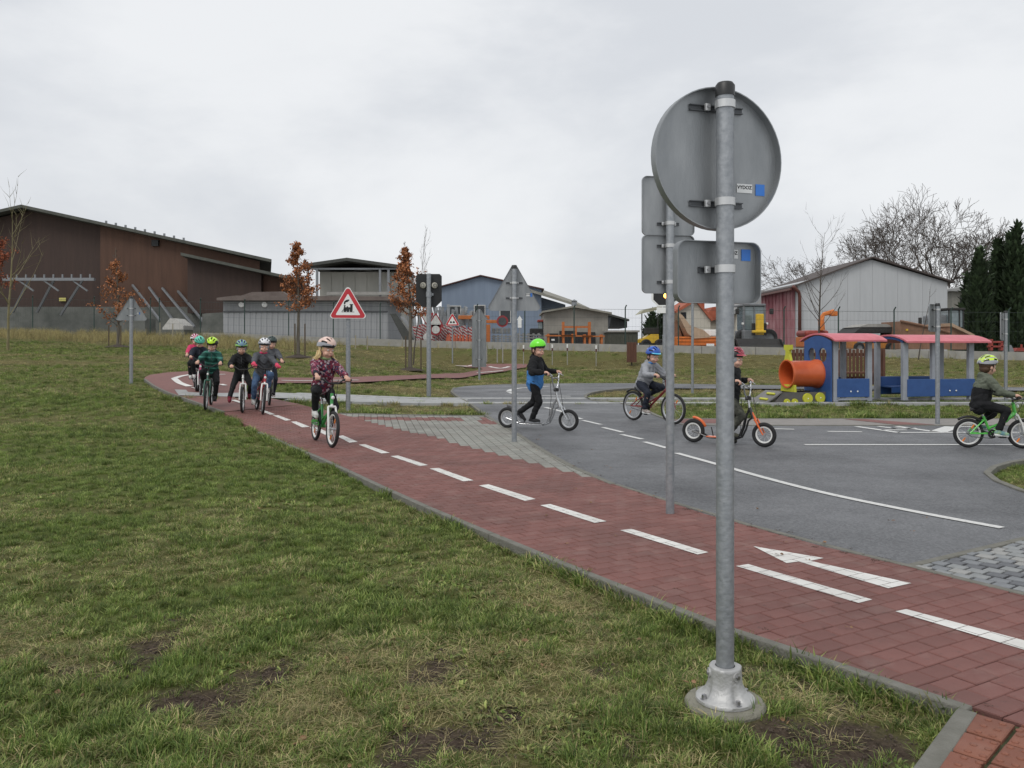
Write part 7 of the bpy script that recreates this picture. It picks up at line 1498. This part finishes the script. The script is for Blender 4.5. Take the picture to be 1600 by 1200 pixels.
for (px, py, rp_) in ((1229, 628, 5.2), (1242.5, 628, 5.2), (1265, 623, 8.4), (1287, 622, 8.2)): b = MB(); b.lathe([(0, .135), (rp_ * sc_t * .95, .135), (rp_ * sc_t, .15), (rp_ * sc_t, .175), (0, .178)], 24, c=(TX(px) - ox, 0, TZ(py)), axis='y'); w_ = b.build('painted_wheel', yelp, eng, smooth=40); b = MB(); b.ell((TX(px) - ox, .133, TZ(py)), (.014, .008, .014), nu=8, nv=6); b.build('bolt_cap', signwhite, w_)
# carriage
car = empty('play_carriage', (TX(1470), TD + (TX(1470) - TX(1300)) * math.tan(R(13)), 0), R(13), 'open playground train carriage with blue side panels and long pink roof', 'playground train'); ox = TX(1470)
for (px, dy) in ((1424, 0), (1478, 0), (1548, 0), (1424, dep - .09), (1478, dep - .09), (1548, dep - .09)): tb(car, 'post', tgrey, px, px + (9.5 if dy == 0 else 8.5), 531, 628, dy, dy + .09) if px != 1463 else None
arched_roof(car, TX(1421) - ox, TX(1580) - ox, -.16, dep + .16, TZ(522), TZ(533), roofp, roofu)
b = MB(); V_ = [(dep * t, TZ(533) + (TZ(522.5) - TZ(533)) * math.sin(math.pi * (.1 + .8 * t)) ** .8) for t in np.linspace(0, 1, 9)]; b.prism(V_ + [(y, z - .09) for y, z in V_[::-1]], TX(1423) - ox, TX(1426) - ox, 'yz'); b.build('end_arch', blue, car)
for (x0, x1) in ((1431, 1486.5), (1487.5, 1558)): tb(car, 'side_panel', blue, x0, x1, 594, 622, -.02, .03)
tb(car, 'side_panel', blue, 1433, 1557, 592, 622, dep - .03, dep + .02); tb(car, 'bench_seat', blue, 1434, 1550, 607, 609.5, dep - .45, dep - .05); tb(car, 'bench_front', blue, 1434, 1550, 609.5, 618, dep - .45, dep - .42)
for px in (1509, 1521): b = MB(); b.ell((TX(px) - ox, -.03, TZ(613)), (.018, .012, .018), nu=10, nv=6); b.build('bolt_cap', signwhite, car)

# ---------------------------------------------------------------- trees
def tree_skel(rng, base, h, spec):
    """returns list of (p0, p1, r0, r1, level)"""
    segs = []
    def grow(p, d, L, r, lvl):
        n = spec['seg'][lvl]; q = Vector(p); dirn = Vector(d); pts_ = [q.copy()]; rr = r
        for i in range(n):
            dirn = (dirn + Vector((rng.gauss(0, 1), rng.gauss(0, 1), rng.gauss(0, 1))) * spec['wob'][lvl] + Vector((0, 0, spec['up'][lvl]))).normalized(); q2 = q + dirn * (L / n); r2 = r * (1 - (i + 1) / n * spec['tap'][lvl]); segs.append((q.copy(), q2.copy(), rr, r2, lvl)); q = q2; rr = r2; pts_.append(q.copy())
        if lvl + 1 < len(spec['seg']):
            k = spec['kids'][lvl]
            for j in range(k):
                t = spec['from'][lvl] + (1 - spec['from'][lvl]) * (j + rng.random()) / k; i = min(int(t * n), n - 1); f_ = t * n - i; pp = pts_[i].lerp(pts_[i + 1], f_); dd = (pts_[i + 1] - pts_[i]).normalized(); az = rng.random() * 6.283 + j * 2.4; pe = dd.orthogonal().normalized(); pe = Matrix.Rotation(az, 3, dd) @ pe; an_ = R(spec['ang'][lvl]) * rng.uniform(.75, 1.25); nd = (dd * math.cos(an_) + pe * math.sin(an_)).normalized()
                shape = spec['shape'](t) if lvl == 0 and 'shape' in spec else (1 - .45 * t); grow(pp, nd, L * spec['len'][lvl] * shape * rng.uniform(.75, 1.2), max(r * (1 - t * .8) * spec['rk'][lvl], spec.get('rmin', .004)), lvl + 1)
    grow(base, Vector((rng.gauss(0, .02), rng.gauss(0, .02), 1)), h, spec['r'], 0); return segs
def tree(name, label, loc, h, spec, seed, bark, leaves=None, group=None, twigmat=None):
    rng = random.Random(seed); ro = empty(name, loc, 0, label, 'tree', group); segs = tree_skel(rng, (0, 0, -.05), h, spec)
    tb_, bb = MB(), MB()
    for (a, e, r0, r1, lv) in segs: (tb_ if lv == 0 else bb).tube(a, e, r0, r1, n=10 if lv == 0 else (5 if lv == 1 else 3), caps=False)
    tb_.build('trunk', bark, ro, smooth=60); bb.build('branches', twigmat or bark, ro, smooth=60, fix=False)
    if leaves:
        lm, n, size, lo, hi = leaves; cand = [s_ for s_ in segs if s_[4] >= 1]; V = []; Fc = []; tn = []
        for i in range(n):
            a, e, *_ = rng.choice(cand); c = a.lerp(e, rng.random()) + Vector((rng.gauss(0, 1), rng.gauss(0, 1), rng.gauss(0, .8))) * spec.get('spread', .06)
            if not lo < c.z < hi: continue
            rr = Euler((rng.uniform(-1.3, 1.3), rng.uniform(-1.3, 1.3), rng.uniform(0, 6.28))).to_matrix(); s_ = size * rng.uniform(.6, 1.3); o = len(V)
            for q in ((0, 0, 0), (.30, .22, .06), (.75, .26, .02), (1.0, 0, -.08), (.72, -.27, .03), (.28, -.20, .05)): V.append(c + rr @ (Vector(q) * s_))
            Fc += [(o, o + 1, o + 2, o + 3), (o, o + 3, o + 4, o + 5)]; t_ = rng.random(); tn += [t_, t_]
        me = bpy.data.meshes.new('crown'); me.from_pydata([tuple(v) for v in V], [], Fc); me.materials.append(lm); at_ = me.attributes.new('tone', 'FLOAT', 'FACE'); at_.data.foreach_set('value', tn); o = obj('crown', me, ro); tag(o, kind='stuff')
    return ro
barkg = mat('bark_grey', (.10, .088, .07), rough=.9, col2=(.17, .15, .12), scale=8, stretch=(3, 3, .5), bump=.5, bscale=30); twig = mat('twig_brown', (.068, .056, .047), rough=.85, var=.25); twigp = mat('twig_olive', (.20, .175, .09), rough=.8, var=.25)
oakleaf = mat('oak_leaf_russet', (.27, .095, .036), rough=.7, col2=(.40, .165, .065), scale=3, attr='tone', attrv=.55); oakred = mat('oak_leaf_red', (.16, .03, .02), rough=.7, col2=(.25, .055, .03), scale=3, attr='tone', attrv=.5)
def oak_shape(t): return max(.10, 1.0 - 1.5 * (t - .38))
oak = dict(seg=[12, 5, 3, 2], wob=[.03, .10, .16, .2], up=[.02, .06, .02, 0], tap=[.94, .85, .85, .8], kids=[44, 6, 3], **{'from': [.38, .15, .2]}, ang=[66, 42, 40], len=[.215, .40, .5], rk=[.30, .5, .6], r=.075, shape=oak_shape, spread=.05, rmin=.005)
def tree_at(px, py, top_py): g = G(px, py); return g, (CH - (top_py - HYP) / F * g.y) - g.z
stakem = mat('tree_stake', (.10, .075, .05), rough=.9, var=.2)
def stakes(g, offs, h, lab):
    for i, dx in enumerate(offs): b = MB(); b.tube((0, 0, -.1), (0, 0, h), .028, .026, n=8); o = tag(b.build('tree_stake', stakem), lab + ' ' + ['on its left', 'on its right', 'behind it'][i], 'stake', 'stakes supporting young trees'); o.location = (g.x + dx, g.y + (.35 if i == 2 else -.1), gz(g.x + dx, g.y))
for (px, py, tp, lm, n, seed, lab, lo_f, hi_f, sk_) in [(641, 577, 372, oakleaf, 3600, 4, 'young oak with russet leaves left of the black signal board', .36, .93, (-.16, .42)), (466, 557, 375, oakleaf, 3050, 7, 'young oak with russet leaves before the grey shed', .40, .97, (-.1, .28)), (184, 541, 385, oakleaf, 1700, 9, 'slim young oak with sparse russet leaves before the brown hall', .05, .85, (-.34, .18)), (-8, 535, 330, mat('oak_leaf_orange_red', (.24, .06, .028), rough=.7, col2=(.33, .10, .045), scale=3, attr='tone', attrv=.5), 3200, 13, 'young oak with deep red leaves cut by the left edge', .05, .8, ())]:
    g, h = tree_at(px, py, tp); sp_ = dict(oak); sp_['r'] = .017 * h; sp_['spread'] = .045
    if n < 2500: sp_['len'] = [.20, .42, .5]; sp_['from'] = [.20, .2, .2]
    tree('oak_sapling', lab, g, h, sp_, seed, barkg, (lm, n, .095 if n > 3000 else .10, lo_f * h, hi_f * h), 'young oaks', twig)
    if sk_: stakes(g, sk_, 1.25 if px > 300 else .9, 'thin stake of the ' + {641: 'oak by the signal board', 466: 'oak before the grey shed', 184: 'oak before the brown hall'}[px])
    if px > 0:
        b = MB(); k = 18; rg = random.Random(px); vs = [(0, 0, .10)] + [((.55 + .1 * rg.random()) * math.cos(t), (.5 + .1 * rg.random()) * math.sin(t), -.04) for t in np.linspace(0, 6.283, k, endpoint=False)]; b.add(vs, [(0, 1 + i, 1 + (i + 1) % k) for i in range(k)]); o = tag(b.build('tree_pit_soil', mat('dark_mulch', (.05, .036, .026), rough=.95, var=.4, scale=20, bump=.6, bscale=40), smooth=True), kind='structure'); o.location = g
bare_s = dict(seg=[9, 6, 4], wob=[.04, .06, .1], up=[.03, .10, .05], tap=[.9, .9, .85], kids=[15, 5], **{'from': [.22, .25]}, ang=[50, 38], len=[.42, .4], rk=[.42, .5], r=.05, rmin=.006)
g, h = tree_at(1278, 590, 362); tree('bare_sapling', 'bare young tree with thin branches in front of the pale hall', K(1279, 556, 34.0), 34.0 / F * 195, dict(bare_s, kids=[22, 5]), 21, twig, None, 'bare young trees')
tree('bare_sapling', 'slender bare sapling before the middle of the pale hall', K(1435, 560, 33), 33 / F * 120, dict(bare_s, r=.025, kids=[5, 2], len=[.22, .3]), 22, twig, None, 'bare young trees')
g = G(12, 545); tree('bare_sapling', 'olive barked bare young tree leaning in from the left edge', (g.x, g.y, g.z), g.y / F * 215, dict(bare_s, kids=[13, 4], ang=[42, 35], len=[.62, .4], up=[.02, .07, .04], r=.055, rmin=.010), 23, twigp, None, 'bare young trees', twigp)
for px in (640, 466): 
    g, h = tree_at(px, 577 if px == 640 else 557, 340); 
tree('bare_sapling', 'tall bare whip behind the oak by the signal board', G(646, 568), 5.2, dict(bare_s, kids=[12, 3], **{'from': [.62, .3]}, ang=[20, 20], len=[.32, .4], r=.03), 24, twig, None, 'bare young trees')
def forked(label, px, d, trunk, L0, seed, r0, ratio=.82, levels=8, spread=30, lean=0.0):
    """old leafless tree: limbs fork again and again into fine twigs, so the crown rounds off"""
    rng = random.Random(seed); c = K(px, 545, d); ro = empty('bare_tree', (c.x, d, gz(c.x, 60)), 0, label, 'tree', 'large bare trees'); tbm, bb = MB(), MB()
    def seg(p, dv, L, r, r2, lvl):
        q = Vector(p); dv = Vector(dv); n = 3 if lvl < 6 else 2
        for i in range(n):
            dv = (dv + Vector((rng.gauss(0, 1), rng.gauss(0, 1), rng.gauss(0, 1))) * .10 + Vector((0, 0, .02))).normalized(); q2 = q + dv * L / n; ra_, rb2 = r + (r2 - r) * i / n, r + (r2 - r) * (i + 1) / n
            (tbm if lvl == 0 else bb).tube(q, q2, ra_, rb2, n=8 if lvl < 2 else (5 if lvl < 4 else 3), caps=False)
            if lvl >= 3 and rng.random() < .34:
                pe = Matrix.Rotation(rng.random() * 6.283, 3, dv) @ dv.orthogonal().normalized(); sd_ = (dv + pe * rng.uniform(.5, 1.1)).normalized(); bb.tube(q2, q2 + sd_ * L * rng.uniform(.3, .7), max(rb2 * .5, .017), .014, n=3, caps=False)
            q = q2
        return q, dv
    def grow(p, dv, L, r, lvl):
        r2 = max(r * .78, .019); e, dv = seg(p, dv, L, r, r2, lvl)
        if lvl >= levels: return
        k = 3 if lvl == 0 or rng.random() < (.38 if lvl < 5 else .18) else 2; az = rng.random() * 6.283
        for j in range(k):
            pe = Matrix.Rotation(az + j * 6.283 / k + rng.gauss(0, .3), 3, dv) @ dv.orthogonal().normalized(); an_ = R(spread * rng.uniform(.55, 1.25)); nd = (dv * math.cos(an_) + pe * math.sin(an_)).normalized()
            grow(e, nd, (L if lvl else L0) * ratio * rng.uniform(.82, 1.15), max(r2 * (.78 if k == 2 else .68), .018), lvl + 1)
    grow((0, 0, -.2), (lean, 0, 1), trunk, r0, 0)
    tbm.build('trunk', twig, ro, smooth=60); bb.build('branches', twig, ro, smooth=60, fix=False)
forked('broad leafless tree towering behind the pale hall', 1447, 84, 3.8, 3.35, 3, .42, spread=32)
forked('leafless tree behind the ridge of the pale hall', 1382, 92, 4.4, 3.7, 8, .36)
forked('lower leafless tree at the left shoulder of the pale hall', 1320, 98, 3.6, 3.3, 12, .28)
forked('leafless tree leaning right beside the conifers', 1498, 80, 2.8, 2.6, 17, .28, lean=.35)
forked('small far leafless tree between sign and pale hall', 1195, 120, 2.0, 1.5, 21, .2, levels=7)
# conifers: many small scale-leaf sprays through a column
conm = mat('conifer_green', (.026, .046, .020), rough=.8, col2=(.05, .082, .032), scale=3, attr='tone', attrv=.5)
def conifer(label, px, py, d, wpx, tpy, seed, n=6500, group='dark conifers'):
    g = K(px, py, d); z0_ = gz(g.x, d); H_ = (CH - (tpy - HYP) / F * d) - z0_; W_ = wpx / F * d / 2; rng = random.Random(seed); ro = empty('conifer', (g.x, d, z0_), 0, label, 'tree', group); b = MB(); b.tube((0, 0, -.1), (0, 0, H_ * .9), .14, .03, n=8); b.build('trunk', barkg, ro)
    V = []; Fc = []; tn = []
    lead = [(0, 0, 1.0, .62)] + [(W_ * rng.uniform(.25, .55) * math.cos(q), W_ * rng.uniform(.25, .55) * math.sin(q), rng.uniform(.55, .93), rng.uniform(.35, .5)) for q in [rng.uniform(0, 6.28) + k * 1.05 for k in range(6)]]
    for i in range(n):
        lx, ly, lh, lw = rng.choice(lead); t = rng.random() ** .8; a = rng.random() * 6.283; prof = min(1, .45 + t * 1.6) * (1 - t ** 4.5) + .03; rr = W_ * lw * 1.25 * prof * math.sqrt(rng.uniform(.2, 1.0)) * (1 + .22 * math.sin(3 * a + 17 * t) * math.sin(23 * t + lx * 5))
        c = Vector((lx + rr * math.cos(a), ly + rr * math.sin(a), t * H_ * lh)); out_ = Vector((math.cos(a) * rng.uniform(.5, 1.3), math.sin(a) * rng.uniform(.5, 1.3), 1.2 + rng.uniform(-.9, .7))).normalized(); sd_ = Vector((-math.sin(a), math.cos(a), rng.uniform(-.5, .5))).normalized(); s_ = rng.uniform(.12, .40); o = len(V)
        V += [c - sd_ * s_ * .35, c + sd_ * s_ * .35, c + out_ * s_ + sd_ * s_ * .2, c + out_ * s_ * 1.4, c + out_ * s_ - sd_ * s_ * .2]; Fc.append((o, o + 1, o + 2, o + 3, o + 4)); tn.append(rng.random())
    me = bpy.data.meshes.new('crown'); me.from_pydata([tuple(v) for v in V], [], Fc); me.materials.append(conm); at_ = me.attributes.new('tone', 'FLOAT', 'FACE'); at_.data.foreach_set('value', tn); tag(obj('crown', me, ro), kind='stuff')
for a in [('pointed dark conifer, tallest at the right edge', 1590, 545, 50, 42, 352, 51), ('dark conifer left of the tallest one', 1560, 545, 51, 34, 378, 52), ('broad dark conifer at the left end of the conifer row', 1531, 545, 49, 38, 392, 53), ('low dark conifer shoulder beside the pale hall', 1514, 545, 52, 30, 432, 54), ('dark conifer cut off by the right edge', 1625, 545, 50, 44, 372, 55)]: conifer(*a)
conifer('small dark conifer behind the road roller', 1018, 545, 70, 26, 486, 56, 1800, 'far dark conifers'); conifer('second small dark conifer right of the roller canopy post', 1034, 545, 72, 24, 489, 57, 1800, 'far dark conifers')
